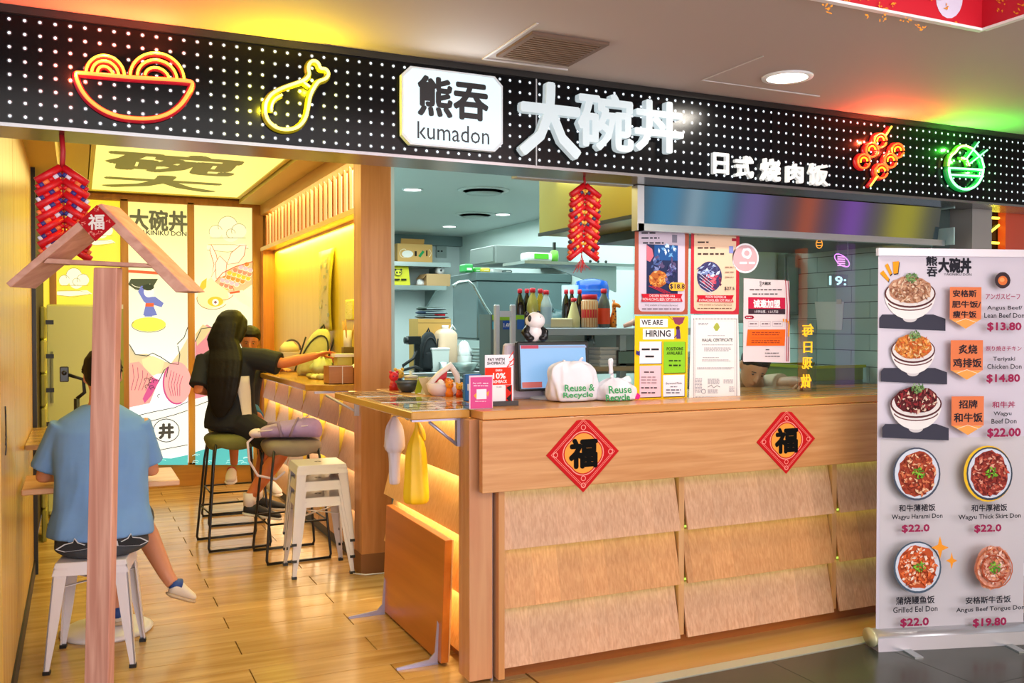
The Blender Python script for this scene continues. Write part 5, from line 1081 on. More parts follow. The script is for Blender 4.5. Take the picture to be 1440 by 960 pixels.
bottle('dark soy sauce bottle with a red cap, second from the left on the rack', 741, 406, Yb+.03, SOY, '#d8203a', .032)
bottle('yellow oil bottle with a red cap beside the dark soy bottles', 749, 405, Yb-.02, M('#a8a254', .1), '#d8203a', .04)
bottle('amber oil bottle with a red cap and yellow label', 760, 406, Yb, M('#b29a2c', .12), '#d8203a', .036, ('#d8b828', .4, .62))
bottle('pale blue water jug with a dark base, right of the oil bottles', 768, 408, Yb-.04, M('#b4cdd6', .15), '#d8203a', .04, ('#a0c0d8', .1, .55))
r = pbox(774, 447, 806, 460, YR+.02, .12); t = pthing('cream_box', 'low cream coloured box lying on the bottle rack', 'box', (r[0], r[1], zsh, r[3], r[4], r[5])); s = MB(); s.box(r[0], r[4], zsh+.001, r[1], r[5], r[3]); obj('box', s, M('#d8cfa8', .6), t, bevel=.008)
for k, (px, lb) in enumerate(((796, 'left one of the soy bottles before the blue barrel'), (804, 'middle one of the soy bottles before the blue barrel'), (815, 'right one of the soy bottles before the blue barrel'))):
    bottle('dark soy bottle, '+lb, px, 407, Yb+.14, SOY, '#d8203a', .03)
bottle('tapered bottle of pale starch with a red cap', 807, 419, Yb-.04, M('#d8d29a', .3), '#d8203a', .042, None, 'cone')
t, x, z0, z1 = bottle('big clear jar of wooden chopsticks with a red lid', 829, 414, Yb-.03, M('#d8b890', .2), '#d8182a', .056, ('#c8202a', .3, .55), 'jar')
s = MB()
for k in range(18): a = 2*PI*k/18; s.cyl((x+.053*math.cos(a), Yb-.03+.053*math.sin(a), z0+.005), (x+.055*math.cos(a), Yb-.03+.055*math.sin(a), z1-.045), .004, 5)
obj('chopsticks', s, M('#c07a38', .5), t, kind='stuff')
bottle('grey spice bottle with a red cap and orange label beside the chopstick jar', 849, 406, Yb-.01, M('#5a5f5a', .2), '#d8203a', .044, ('#e8481c', .1, .5))
# giraffe toy
q = hit(863, 455, 'y', YR+.08); t = thing('giraffe_toy', 'little orange spotted giraffe toy at the right end of the bottle shelf', 'toy', (q.x, YR+.08, zsh)); x = q.x
s = MB(); s.tube([(x-.005, YR+.08, zsh+.002), (x-.004, YR+.08, zsh+.06), (x+.004, YR+.08, zsh+.12), (x+.0, YR+.08, zsh+.165)], [.024, .024, .014, .014], 10); s.tube([(x-.008, YR+.08, zsh+.165), (x+.03, YR+.07, zsh+.155), (x+.045, YR+.07, zsh+.145)], [.018, .014, .009], 10); s.cyl((x, YR+.08, zsh+.17), (x-.008, YR+.08, zsh+.195), .004); s.cyl((x+.01, YR+.08, zsh+.17), (x+.006, YR+.08, zsh+.195), .004); obj('body', s, M('#ee8a1c', .5), t)
s = MB()
for k in range(7): s.ball((x-.005+.012*math.cos(k*2.4), YR+.058+.004*(k % 2), zsh+.02+k*.019), (.006, .004, .007), 0, 6, 5)
obj('spots', s, M('#5a2c14', .6), t)
s = MB(); s.tube([(x+.07, YR+.06, zsh+.012), (x+.12, YR+.05, zsh+.03), (x+.17, YR+.06, zsh+.055)], [.014, .02, .018], 8); s.tube([(x+.12, YR+.045, zsh+.028), (x+.15, YR+.04, zsh+.02)], .008, 6, 1); single('cloth_glove', 'pinkish crumpled glove lying right of the giraffe toy', 'glove', s, [M('#d8a898', .6), M('#c02a3a', .5)])
# blue barrel
q = hit(832, 410, 'y', 6.15); t = thing('water_barrel', 'big blue water barrel behind the row of bottles', 'barrel', (q.x, 6.15, 1.3)); s = MB(); r_ = .13
zt3 = hit(832, 392, 'y', 6.15).z; s.lathe([(r_, 1.3), (r_, zt3-.06), (r_*.9, zt3-.02), (r_*.3, zt3), (.001, zt3)], (q.x, 6.15, 0), 20); obj('body', s, M('#1a5ac8', .2), t); s = MB()
for k in range(3): s.lathe([(r_*1.01, zt3-.1-k*.06), (r_*1.03, zt3-.09-k*.06), (r_*1.01, zt3-.08-k*.06)], (q.x, 6.15, 0), 20, 0, False)
obj('hoops', s, M('#3a7ad8', .2), t, kind='stuff')
s = MB(); s.box(q.x-.4, 5.95, 1.26, 4.39, 6.6, 1.3); t = thing('steel_bench', 'steel bench by the tiled wall under the blue barrel', 'bench', (q.x, 6.2, 0)); obj('top', s, STEEL, t); 
for xx in (q.x-.35, 4.3): s = MB(); s.box(xx, 6.0, 0, xx+.04, 6.04, 1.26); obj('leg', s, STEEL2, t)
t, c, r1, z0, z1 = tub('plastic_drum', 'pale translucent drum left of the blue barrel', 'tub', 791, 401, 812, 440, 6.05, M('#a9cdd8', .25), .95, zbase=1.3)
t = thing('plastic_sack', 'crumpled dark grey plastic sack on the bench behind the bottles', 'bag', (hit(778, 430, 'y', 6.2).x, 6.2, 1.3)); q = hit(778, 425, 'y', 6.2); s = MB(); s.blob((q.x, 6.2, 1.46), (.13, .12, .16), 0, .2, 18, 12, 5, 4); obj('sack', s, M('#4a6a6c', .3), t); s = MB(); s.blob((q.x-.03, 6.2, 1.63), (.03, .03, .04), 0, .2); obj('knot', s, M('#3d5a5c', .3), t)
# lower shelf: paper stack, tablet, tap
q = hit(852, 500, 'y', YR+.1)
for k in range(12):
    z = zlow+.001+k*.011; dx = rnd.uniform(-.008, .008); t = thing('paper_stack', ['lowest','second lowest','third lowest','fourth lowest','fifth lowest','sixth lowest','sixth highest','fifth highest','fourth highest','third highest','second highest','topmost'][k]+' pad of the paper stack on the lower rack board', 'paper', (q.x, YR+.12, z), 'paper pads stacked on the lower board')
    s = MB(); s.box(q.x-.08+dx, YR+.04, z, q.x+.07+dx, YR+.2, z+.009); obj('pad', s, M(['#f0f0f4', '#c8ccd8', '#e8e8ee'][k % 3], .7), t)
r = pbox(868, 492, 896, 512, YR+.02, .015); t = pthing('tablet_computer', 'dark tablet standing on the lower rack board behind the hiring poster', 'tablet', r); s = MB(); s.box(r[0], r[4], zlow, r[1], r[5], r[3]); obj('case', s, BLACK, t, bevel=.004); s = MB(); s.box(r[0]+.01, r[4]-.001, zlow+.02, r[1]-.01, r[4], r[3]-.01); obj('screen', s, M('#6f8680', .2), t)
q = hit(843, 480, 'y', YR+.2); t = thing('wall_tap', 'small steel tap on the panel under the bottle shelf', 'tap', (q.x, YR+.3, 1.36)); s = MB(); s.tube([(q.x, YR+.36, 1.40), (q.x, YR+.28, 1.40), (q.x, YR+.27, 1.36)], .01, 8); s.cyl((q.x, YR+.3, 1.4), (q.x, YR+.3, 1.43), .006); obj('spout', s, STEEL, t); s = MB(); s.box(q.x-.03, YR+.34, 1.39, q.x+.04, YR+.36, 1.45); obj('plate', s, M('#203a3a'), t)

# extractor canopy, yellow reflection put into its colour, and things seen through the glass
cn = thing('extractor_canopy', 'stainless extractor canopy with a painted yellow reflection, hanging behind the fascia at the right', 'hood', (3.4, 5, 2.0))
xL = 2.42; zc = 2.02
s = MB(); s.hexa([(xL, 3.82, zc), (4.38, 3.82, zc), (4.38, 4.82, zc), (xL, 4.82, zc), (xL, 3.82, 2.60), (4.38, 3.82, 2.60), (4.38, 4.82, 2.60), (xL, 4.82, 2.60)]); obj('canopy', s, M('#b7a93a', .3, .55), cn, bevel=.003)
s = MB(); s.box(xL-.004, 3.815, zc-.004, xL+.01, 4.825, zc+.015); s.box(xL+.3, 3.95, zc-.05, 4.3, 4.7, zc-.002); obj('lower_rim', s, M('#3c3f38', .4, .7), cn)
# steel tall panel, whiteboard, paper on tiles, sink
r = pbox(1103, 335, 1152, 552, 5.2, .0); t = thing('steel_column', 'grey stainless wall cabinet between the whiteboard and the tiles', 'cabinet', (4.2, 4.9, 1.5)); x0, x1 = hit(1103, 420, 'y', 4.86).x, hit(1152, 420, 'y', 4.86).x; zq = hit(1130, 443, 'y', 4.86).z
s = MB(); s.box(x0, 4.86, zq, min(x1, 4.39), 4.93, 1.98); obj('body', s, M('#7f8f88', .35, .6), t, bevel=.004)
s = MB(); s.box(x0+.02, 4.85, zq+.02, min(x1, 4.38)-.02, 4.86, 1.96); obj('door', s, M('#86968f', .35, .6), t, bevel=.003)
r = pbox(1035, 346, 1108, 450, 4.95, .02); t = pthing('whiteboard', 'pale green white panel seen through the glass above the franchise poster', 'board', r); bx(s := MB(), r); obj('panel', s, M('#bfd6ce', .4), t)
s = MB(); s.box(r[0]-.02, r[4]-.004, r[2]-.02, r[0], r[5], r[3]+.02); s.box(r[1], r[4]-.004, r[2]-.02, r[1]+.02, r[5], r[3]+.02); s.box(r[0], r[4]-.004, r[3], r[1], r[5], r[3]+.02); s.box(r[0], r[4]-.004, r[2]-.02, r[1], r[5], r[2]); obj('frame', s, STEEL, t); s = MB(); s.cyl((r[0]+.1, r[5], r[3]+.02), (r[0]+.1, r[5], KZ), .01); s.cyl((r[1]-.1, r[5], r[3]+.02), (r[1]-.1, r[5], KZ), .01); obj('hanger', s, STEEL, t)
c = [hit(x, y, 'x', 4.398) for x, y in ((1146, 424), (1187, 424), (1184, 464), (1150, 463))]; t = thing('wall_paper_sheet', 'blank pale sheet taped to the tiles behind the glass', 'paper', (4.397, c[0].y, c[2].z)); s = MB(); s.prism(c, (-.002, 0, 0)); obj('sheet', s, M('#d4dcd8', .5), t)
s = MB(); s.box(4.393, c[1].y+.02, c[0].z-.02, 4.396, c[1].y+.06, c[0].z+.01); obj('tape', s, M('#c8c8b0', .4), t)
sk_ = thing('steel_sink', 'stainless sink box with a raised rim by the tiles, with yellow-green light painted on', 'sink', (4.1, 4.3, 1.1))
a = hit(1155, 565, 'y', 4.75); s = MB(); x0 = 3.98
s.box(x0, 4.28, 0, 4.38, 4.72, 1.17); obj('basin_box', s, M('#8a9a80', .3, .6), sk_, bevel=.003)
s = MB(); s.box(x0-.02, 4.26, 1.245, 4.385, 4.29, 1.262); s.box(x0-.02, 4.7, 1.245, 4.385, 4.73, 1.262); s.box(x0-.02, 4.29, 1.245, x0+.01, 4.7, 1.262); obj('rim', s, M('#a8b028', .3, .5), sk_)  # yellow-green reflected light put into the steel colours of rim and sides
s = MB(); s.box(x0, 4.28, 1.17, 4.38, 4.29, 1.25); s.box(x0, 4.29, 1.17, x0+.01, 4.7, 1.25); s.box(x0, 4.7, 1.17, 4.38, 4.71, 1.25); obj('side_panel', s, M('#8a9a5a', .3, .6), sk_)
# neighbour unit beyond the counter
s = MB(); s.box(4.56, 3.66, 0, 4.72, 3.9, 2.56); struct('wall_pier', s, M('#8f8b86', .6))
s = MB(); s.box(4.72, 4.4, 0, 7.5, 4.5, 2.56); s.box(5.05, 3.8, 0, 5.09, 4.4, 2.5); struct('wall_neighbour', s, M('#4a3a10', .5))
t = thing('zed_neon', 'yellow neon sign of zigzag strokes in the window beside the stand banner', 'neon sign', hit(1390, 345, 'y', 3.78)); Yz = 3.78
for pts in (((1371, 308), (1390, 306), (1412, 307)), ((1408, 314), (1388, 330), (1370, 343)), ((1370, 343), (1390, 341), (1411, 342))):
    s = MB(); s.tube([hit(x, y, 'y', Yz) for x, y in pts], .007, 8); obj('tube', s, M('#fff04a', .4, emit=3), t)
s = MB(); r = pbox(1362, 298, 1417, 352, Yz+.01, .004); bx(s, r); obj('backing', s, glass_mat('yellow_acrylic', (.7, .62, .1, 1)), t)
s = MB(); s.box(r[0]+.02, Yz+.01, r[3], r[0]+.024, Yz+.014, 2.5); s.box(r[1]-.02, Yz+.01, r[3], r[1]-.016, Yz+.014, 2.5); obj('hanger', s, STEEL, t)
point('neon_glow', hit(1390, 325, 'y', 3.7), 2.5, (1, .9, .1), .03)
t = thing('neighbour_signboard', 'orange red signboard of the next shop at the right edge', 'sign', (5.3, 3.7, .5)); s = MB(); a = hit(1422, 300, 'y', 3.7).x; s.box(a, 3.735, .6, a+.7, 3.785, 2.5); obj('panel', s, M('#c8421a', .4, emit=.25), t); s = MB(); s.box(a+.03, 3.728, .7, a+.6, 3.735, 1.2); s.box(a+.03, 3.728, 1.35, a+.6, 3.735, 1.6); obj('print', s, M('#2f5a3a', .4), t)
# mall side behind the camera: lit shop windows across the concourse
ms_ = MB(); ms_.box(-6, -6.2, 0, 18, -6, 4.2); struct('wall_mall', ms_, M('#8a8480', .7))
for i, (x0, x1, z0, z1, cc, st) in enumerate(((-4.5, -1.8, .8, 2.8, '#4a7ad8', 3), (-1.4, .6, .6, 2.9, '#fff0dc', 3.5), (1.0, 3.2, .9, 2.7, '#5ab4e8', 4), (3.4, 4.4, .8, 2.7, '#c05ae8', 3), (4.8, 5.4, .8, 2.9, '#ff6a1e', 4), (5.8, 8.2, .7, 2.8, '#ffe8c8', 3), (8.8, 9.35, -.0, 3.4, '#6ac8f0', 1.3), (9.6, 9.75, 0, 3.4, '#f0ffff', 2), (9.95, 10.4, 0, 3.4, '#7ad0e8', 1.3), (10.7, 11.2, 0, 3.4, '#c89ae8', 1.0), (12.1, 12.32, 0, 3.6, '#ff6a1e', 2.6), (13.1, 13.5, 0, 3.4, '#c86af0', 1.4), (14.3, 15.0, 0, 3.6, '#ffe02a', 1.5))):
    s = MB(); s.box(x0, -5.99, z0, x1, -5.9, z1); t = single('shop_screen', ['blue lit screen across the concourse, far left', 'warm lit shop window across the concourse', 'pale blue lit screen across the concourse', 'violet lit screen across the concourse', 'narrow orange lit sign across the concourse', 'warm lit shop window across the concourse, right', 'tall blue lit screen far along the concourse', 'thin white lit column far along the concourse', 'second tall blue lit screen far along the concourse', 'tall lilac lit screen far along the concourse', 'narrow tall orange sign far along the concourse', 'tall violet screen far along the concourse', 'tall yellow lit screen at the far end of the concourse'][i], 'screen', s, M(cc, .5, emit=st))
# ================================================================ things on the service counter
ZC = 1.1505
# till screen
YM = 3.95
c = [hit(x, y, 'y', YM) for x, y in ((727, 480), (828, 481), (835, 548), (731, 550))]
mo = thing('till_screen', 'black framed till touch screen facing out over the counter', 'monitor', ((c[0].x+c[1].x)/2, YM, ZC))
x0, x1, z1, z0 = c[0].x, c[1].x, c[0].z, c[3].z
s = MB(); s.hexa([(x0, YM-.02, z0), (x1, YM-.02, z0), (x1, YM+.02, z0), (x0, YM+.02, z0), (x0, YM, z1), (x1, YM, z1), (x1, YM+.03, z1), (x0, YM+.03, z1)]); obj('bezel', s, BLACK, mo, bevel=.006)
n = V((0, -(z1-z0), .02)).normalized(); p = Print((x0, YM-.021, z0), (1, 0, 0), (0, .02, z1-z0), .0008); m_ = .012
SC = M('#86b4e0', .3, emit=.75)
p.rect(732, 485, 824, 545, SC); p.rect(732, 485.5, 757, 490, M('#c02848', .3, emit=.6)); p.rect(757, 486, 824, 489, M('#9aa6c8', .3, emit=.6)); p.rect(734, 537, 762, 545, M('#c0605a', .3, emit=.6)); p.build(mo, 'display')
s = MB(); s.lathe([(.1, ZC), (.1, ZC+.01), (.03, ZC+.015), (.028, z0+.03)], ((x0+x1)/2, YM+.04, 0), 20); obj('stand', s, M('#d8d8dc', .4), mo)
s = MB(); s.hexa([(x0-.055, YM+.06, ZC), (x1, YM+.06, ZC), (x1, YM+.1, ZC), (x0-.055, YM+.1, ZC), (x0-.035, YM+.05, z1-.01), (x0+.06, YM+.05, z1-.01), (x0+.06, YM+.09, z1-.01), (x0-.035, YM+.09, z1-.01)]); obj('back_shell', s, M('#c9bcc8', .4), mo, bevel=.01)
# dotted lights on the till strip
p = Print((0, YM-.022, 1.4), (1, 0, 0), (0, 0, 1)); 
# bear figure on top of the screen
b0 = hit(750, 479, 'y', YM+.02); bx_, bz = b0.x, z1+.002; BY = YM+.015
t = thing('panda_figure', 'black and white panda figure sitting on top of the till screen', 'figurine', (bx_, BY, bz)); k_ = (hit(750, 440, 'y', BY).z-bz)
h = k_
s = MB(); s.ball((bx_, BY, bz+h*.3), (h*.30, h*.26, h*.34), 0, 18, 12); s.ball((bx_+.004, BY-.006, bz+h*.72), (h*.37, h*.31, h*.31), 0, 20, 12); obj('body', s, M('#eee6e6', .35), t)
s = MB(); s.ball((bx_-h*.28, BY, bz+h*.95), (h*.1, h*.07, h*.11), 0, 12, 8); s.ball((bx_+h*.22, BY+.01, bz+h*1.0), (h*.09, h*.06, h*.09), 0, 12, 8); obj('ears', s, BLACK, t)
s = MB(); s.ball((bx_-h*.27, BY-h*.22, bz+h*.80), (h*.07, h*.05, h*.12), 0, 12, 8); s.ball((bx_+h*.1, BY-h*.28, bz+h*.78), (h*.08, h*.05, h*.11), 0, 12, 8); s.ball((bx_-h*.07, BY-h*.3, bz+h*.66), (h*.04, h*.03, h*.03), 0, 10, 6); obj('eye_patches', s, BLACK, t)
for sg in (-1, 1): s = MB(); s.tube([(bx_+sg*h*.22, BY, bz+h*.52), (bx_+sg*h*.4, BY-h*.1, bz+h*.3), (bx_+sg*h*.3, BY-h*.26, bz+h*.1)], [h*.1, h*.15, h*.12], 12); s.ball((bx_+sg*h*.26, BY-h*.22, bz+h*.1), (h*.16, h*.14, h*.12), 0, 14, 8); obj('limb', s, M('#0e0e10', .3), t)
# payment signs
YS_ = 3.72
c = [hit(x, y, 'y', YS_) for x, y in ((682, 499), (723, 497), (722, 568), (683, 568))]
t = thing('payment_sign', 'white and red payment sign with a round edged card, left of the till', 'sign', ((c[0].x+c[1].x)/2, YS_, ZC)); s = MB(); s.box(c[0].x, YS_, ZC+.008, c[1].x-.003, YS_+.003, c[0].z); obj('card', s, M('#ece6ec', .4), t, bevel=.001)
p = Print((0, YS_, 1.3), (1, 0, 0), (0, 0, 1)); p.rect(682, 516.5, 719, 541, '#e8341c'); p.rect(707, 541, 720, 568, '#d8281e'); p.text('PAY WITH', 686, 503, 709.5, 507.5, '#23232c', .03); p.text('SHOPBACK', 685, 508.5, 710.5, 512.5, '#23232c', .03); p.text('EARN', 697, 519, 706, 522, '#f6ecec', .03); p.text('10%', 693, 524, 711, 532.5, '#f6ecec', .05); p.text('CASHBACK', 690, 534, 713, 538.5, '#f6ecec', .03)
p.rect(694, 541.5, 711, 567, '#f0ecec', .1); p.text('SCAN', 698, 543, 705, 545, '#23232c'); p.line([(722, 494), (716, 503), (723, 503), (713, 516)], 1.2, '#e8341c'); p.line([(716, 509), (723, 505), (722, 512), (713, 516)], 1.2, '#e8341c'); p.poly([(712, 545), (719, 541), (718, 551)], '#2a2220'); p.poly([(712, 560), (719, 553), (718, 566)], '#2a2220'); p.build(t)
s = MB(); s.box(c[0].x+.03, YS_-.02, ZC, c[1].x+.012, YS_+.04, ZC+.02); obj('foot', s, M('#2c2826', .4), t)
YS_ = 3.60
c = [hit(x, y, 'y', YS_) for x, y in ((660, 528), (693, 528), (693, 578), (661, 578))]
t = thing('pink_payment_sign', 'pink acrylic payment sign at the corner of the counter', 'sign', ((c[0].x+c[1].x)/2, YS_, ZC)); s = MB(); s.box(c[0].x, YS_, ZC, c[1].x, YS_+.003, c[0].z); obj('card', s, M('#f3c6d4', .3), t); s = MB(); s.box(c[0].x, YS_, ZC, c[1].x, YS_+.05, ZC+.003); obj('foot', s, PLASTIC, t)
p = Print((0, YS_, 1.3), (1, 0, 0), (0, 0, 1)); p.rect(661.5, 530, 692, 574, '#d8508c'); p.text('Pay with', 665, 537.5, 677, 540, '#fbe6f0', .03); p.scrib(679, 537.5, 687, 540, 1, '#fbe6f0', 5); p.scrib(666, 541, 688, 543.5, 1, '#fbe6f0', 6); p.poly([(666, 556), (671, 551), (670, 561)], '#f0a03a'); p.poly([(688, 549), (684, 552), (686, 558)], '#f0a03a'); p.rect(670, 547, 684, 561, '#f4e8ee'); p.scrib(668, 563, 685, 565, 1, '#f6d8e4', 2); p.build(t)
# tied plastic bags
def carry_bag(label, cx, cy_b, w_px, h_px, Y, knots, words_, seed):
    q = hit(cx, cy_b, 'y', Y); W_ = (hit(cx+w_px/2, cy_b-10, 'y', Y).x-hit(cx-w_px/2, cy_b-10, 'y', Y).x); H_ = hit(cx, cy_b-h_px, 'y', Y).z-ZC
    t = thing('plastic_bag', label, 'bag', (q.x, Y, ZC)); s = MB(); rn = random.Random(seed); ph = [rn.uniform(0, 6.28) for _ in range(8)]
    R_ = []; n = 56
    for f, g in ((0, .80), (.02, .92), (.1, .99), (.25, 1.0), (.45, .98), (.62, .98), (.75, .94 if seed == 1 else .8), (.86, .86 if seed == 1 else .6), (.94, .68 if seed == 1 else .4), (1.0, .35 if seed == 1 else .15)):
        row = []
        for k in range(n):
            a = 2*PI*k/n; ca, sa = math.cos(a), math.sin(a)
            q_ = 1 + .06*math.sin(3*a+ph[0]+4*f) + .05*math.sin(7*a+ph[1]-5*f) + (.03+.06*f)*math.sin(11*a+ph[2]+5*f)*math.sin(2*a+ph[4])
            ex = math.copysign(abs(ca)**.7, ca); ey = math.copysign(abs(sa)**.7, sa)
            row.append(V((q.x+W_/2*g*q_*ex, Y+.075*g*q_*ey*(1.1-.5*f), ZC+.001+H_*f+.006*math.sin(5*a+ph[3])*f)))
        R_.append(row)
    s.rings(R_); obj('bag_body', s, M('#e6e0e6', .35, nscale=18, noise=.04), t, subsurf=1)
    s = MB()
    for (dx, dz, ex, ez, r0) in knots:
        a_ = V((q.x+dx*W_, Y, ZC+dz*H_)); b_ = V((q.x+ex*W_, Y-.01, ZC+ez*H_)); s.tube([a_, a_.lerp(b_, .3), a_.lerp(b_, .7)+V((0, .004, 0)), b_], [r0*1.1, r0*.5, r0*.9, r0*1.0], 10, 0, False, .45)
    obj('handle_knot', s, M('#eee8ee', .35), t, subsurf=1)
    p = Print((0, Y-.086, 1.2), (1, 0, 0), (0, 0, 1)); G = M('#1f9a52', .4)
    for w_, a, b, c_, d in words_: p.text(w_, a, b, c_, d, G, .03, -.12 if seed == 2 else 0)
    p.build(t, 'print', 'lettering'); return t
carry_bag('larger tied white Reuse & Recycle plastic bag before the till', 804, 571, 66, 63, 3.82, [(.1, .92, .22, 1.1, .012), (-.02, .93, -.2, 1.0, .016)], [('Reuse &', 794, 540, 836, 550), ('Recycle', 792, 551, 834, 561)], 1)
carry_bag('smaller tied white Reuse & Recycle plastic bag by the hiring poster', 864, 570, 52, 38, 3.78, [(-.06, .85, -.09, 1.2, .02), (-.09, 1.2, -.13, 1.95, .03), (.15, .85, .42, .98, .024)], [('Reuse', 856, 542, 888, 553), ('Recycle', 852, 554, 886, 566)], 2)
# toys and small clutter on the counter end
t = thing('candy_basket', 'round white and red character basket with a tall curved handle', 'basket', (1.83, 4.35, ZC)); q = hit(623, 561, 'y', 4.4)
X0 = q.x; s = MB(); s.lathe([(.055, ZC), (.075, ZC+.02), (.085, ZC+.06), (.078, ZC+.062), (.06, ZC+.02), (.001, ZC+.01)], (X0, 4.4, 0), 20, 0, False); obj('bowl', s, M('#f0dce4', .4), t)
s = MB(); s.tube([(X0-.08, 4.4, ZC+.05), (X0-.02, 4.4, ZC+.11), (X0+.04, 4.4, ZC+.15), (X0+.075, 4.4, ZC+.1), (X0+.08, 4.4, ZC+.05)], [.014, .014, .018, .016, .014], 10); obj('handle', s, M('#f2e4dc', .4), t)
s = MB(); s.prism([(X0-.07, 4.41, ZC+.06), (X0-.01, 4.41, ZC+.12), (X0+.03, 4.41, ZC+.135), (X0+.02, 4.41, ZC+.07)], (0, .01, 0)); s.ball((X0+.02, 4.38, ZC+.07), .02, 1); s.ball((X0-.02, 4.38, ZC+.065), .017, 2); obj('contents', s, [M('#c8182a', .4), M('#e8762a', .4), M('#f2e8e4', .4)], t)
def small_toy(label, px, py, Y, body, top, h, seed):
    q = hit(px, py, 'y', Y); t = thing('small_toy', label, 'toy', (q.x, Y, ZC)); s = MB(); s.tube([(q.x, Y, ZC), (q.x, Y, ZC+h*.5)], [h*.24, h*.17], 12); s.ball((q.x, Y, ZC+h*.18), (h*.25, h*.22, h*.18)); obj('body', s, M(body, .4), t); s = MB(); s.ball((q.x, Y, ZC+h*.68), (h*.25, h*.22, h*.24), 0, 14, 8); s.ball((q.x-h*.17, Y, ZC+h*.9), h*.08); s.ball((q.x+h*.17, Y, ZC+h*.9), h*.08); obj('head', s, M(top, .4), t)
    s = MB(); s.ball((q.x-h*.09, Y-h*.21, ZC+h*.7), h*.03, 0, 8, 5); s.ball((q.x+h*.09, Y-h*.21, ZC+h*.7), h*.03, 0, 8, 5); obj('eyes', s, BLACK, t)
small_toy('orange toy figure next to the white basket', 632, 563, 4.3, '#f07a10', '#f08a1c', .085, 1)
small_toy('toy figure with a red body and yellow head, right of the orange one', 646, 565, 4.25, '#e04a14', '#f0a81c', .075, 2)
small_toy('grey and white toy figure closest to the pink sign', 655, 566, 4.2, '#5a6a58', '#d8d4cc', .07, 3)
small_toy('small purple toy figure between the orange and yellow ones', 640, 560, 4.38, '#5a3a78', '#4a3a5a', .055, 4)
small_toy('red toy figure by the wooden pillar at the counter end', 554, 553, 4.85, '#c01424', '#d81c30', .11, 5)
small_toy('dark blue toy figure with a gold face behind the red one', 561, 545, 4.95, '#1c2848', '#d8a83a', .12, 6)
for k, (px, cc, lb, dx, Y) in enumerate(((586, '#a8b01e', 'yellow-green leaning card stand on the counter end', .03, 4.6), (594, '#d8cfae', 'cream leaning card stand on the counter end', .035, 4.55), (601, '#c8b48a', 'tan leaning card stand at the foot of the basket', -.03, 4.5))):
    q = hit(px, 555, 'y', Y); t = thing('card_stand', lb, 'card', (q.x, Y, ZC)); s = MB(); s.hexa([(q.x-.02, Y-.03, ZC), (q.x+.03, Y-.03, ZC), (q.x+.03, Y-.026, ZC), (q.x-.02, Y-.026, ZC), (q.x-.02+dx, Y, ZC+.085), (q.x+.03+dx, Y, ZC+.085), (q.x+.03+dx, Y+.004, ZC+.085), (q.x-.02+dx, Y+.004, ZC+.085)]); obj('card', s, M(cc, .4), t); s = MB(); s.box(q.x-.02, Y-.026, ZC, q.x+.03, Y+.03, ZC+.003); obj('base', s, WHITE, t)
q = hit(573, 553, 'y', 4.7); t = thing('black_bowl', 'dark grey bowl on the counter end beside the red toy', 'bowl', (q.x, 4.7, ZC)); s = MB(); s.lathe([(.03, ZC), (.05, ZC+.02), (.062, ZC+.055), (.055, ZC+.055), (.001, ZC+.015)], (q.x, 4.7, 0), 18, 0, False); obj('bowl', s, M('#3a3e42', .4), t); s = MB(); s.lathe([(.0635, ZC+.05), (.065, ZC+.056), (.0635, ZC+.06)], (q.x, 4.7, 0), 18, 0, False); obj('rim', s, M('#55585c', .3), t)
q = hit(578, 540, 'y', 4.9); t = thing('sauce_pot', 'small cream sauce pot with a lid on the counter end', 'pot', (q.x, 4.9, ZC)); s = MB(); s.lathe([(.035, ZC), (.037, ZC+.06), (.03, ZC+.065)], (q.x, 4.9, 0), 14); obj('body', s, M('#c8b878', .4), t); s = MB(); s.lathe([(.038, ZC+.065), (.038, ZC+.075), (.008, ZC+.08), (.008, ZC+.1)], (q.x, 4.9, 0), 14); obj('lid', s, M('#e0dcc8', .4), t)
t = thing('ribbon_snacks', 'tray of pink and white wrapped sweets on the counter end', 'sweets', (1.82, 4.65, ZC)); q = hit(608, 545, 'y', 4.75)
s = MB(); s.box(q.x-.08, 4.7, ZC, q.x+.09, 4.85, ZC+.02); obj('tray', s, M('#8a7a58', .5), t)
for k in range(14):
    x, y = q.x-.06+.14*rnd.random(), 4.72+.1*rnd.random(); s = MB(); s.tube([(x-.02, y, ZC+.03), (x, y+.005, ZC+.045+.015*rnd.random()), (x+.02, y, ZC+.03)], [.006, .012, .006], 7); obj('sweet', s, M(['#f0e6e6', '#c8304a', '#e8b8c0'][k % 3], .3), t)
q = hit(660, 530, 'y', 4.0); s = MB(); s.box(q.x-.02, 4.0, ZC, q.x+.06, 4.03, hit(660, 526, 'y', 4.0).z); t = thing('blue_box', 'small bright blue box standing behind the pink payment sign', 'box', (q.x+.02, 4.0, ZC)); obj('box', s, M('#1a6ab8', .4), t, bevel=.003); s = MB(); s.box(q.x-.01, 3.998, ZC+.05, q.x+.05, 4.0, ZC+.08); obj('print', s, M('#d8e4f0', .4), t)
q = hit(648, 545, 'y', 4.45); t = thing('card_reader', 'black card reader lying behind the little toys', 'reader', (q.x, 4.45, ZC)); s = MB(); s.hexa([(q.x-.06, 4.4, ZC), (q.x+.06, 4.4, ZC), (q.x+.06, 4.52, ZC), (q.x-.06, 4.52, ZC), (q.x-.05, 4.42, ZC+.05), (q.x+.05, 4.42, ZC+.05), (q.x+.05, 4.52, ZC+.08), (q.x-.05, 4.52, ZC+.08)]); obj('case', s, M('#23282a', .4), t, bevel=.006); s = MB(); s.box(q.x-.03, 4.45, ZC+.06, q.x+.03, 4.5, ZC+.078); obj('screen', s, M('#3a5a6a', .2), t)
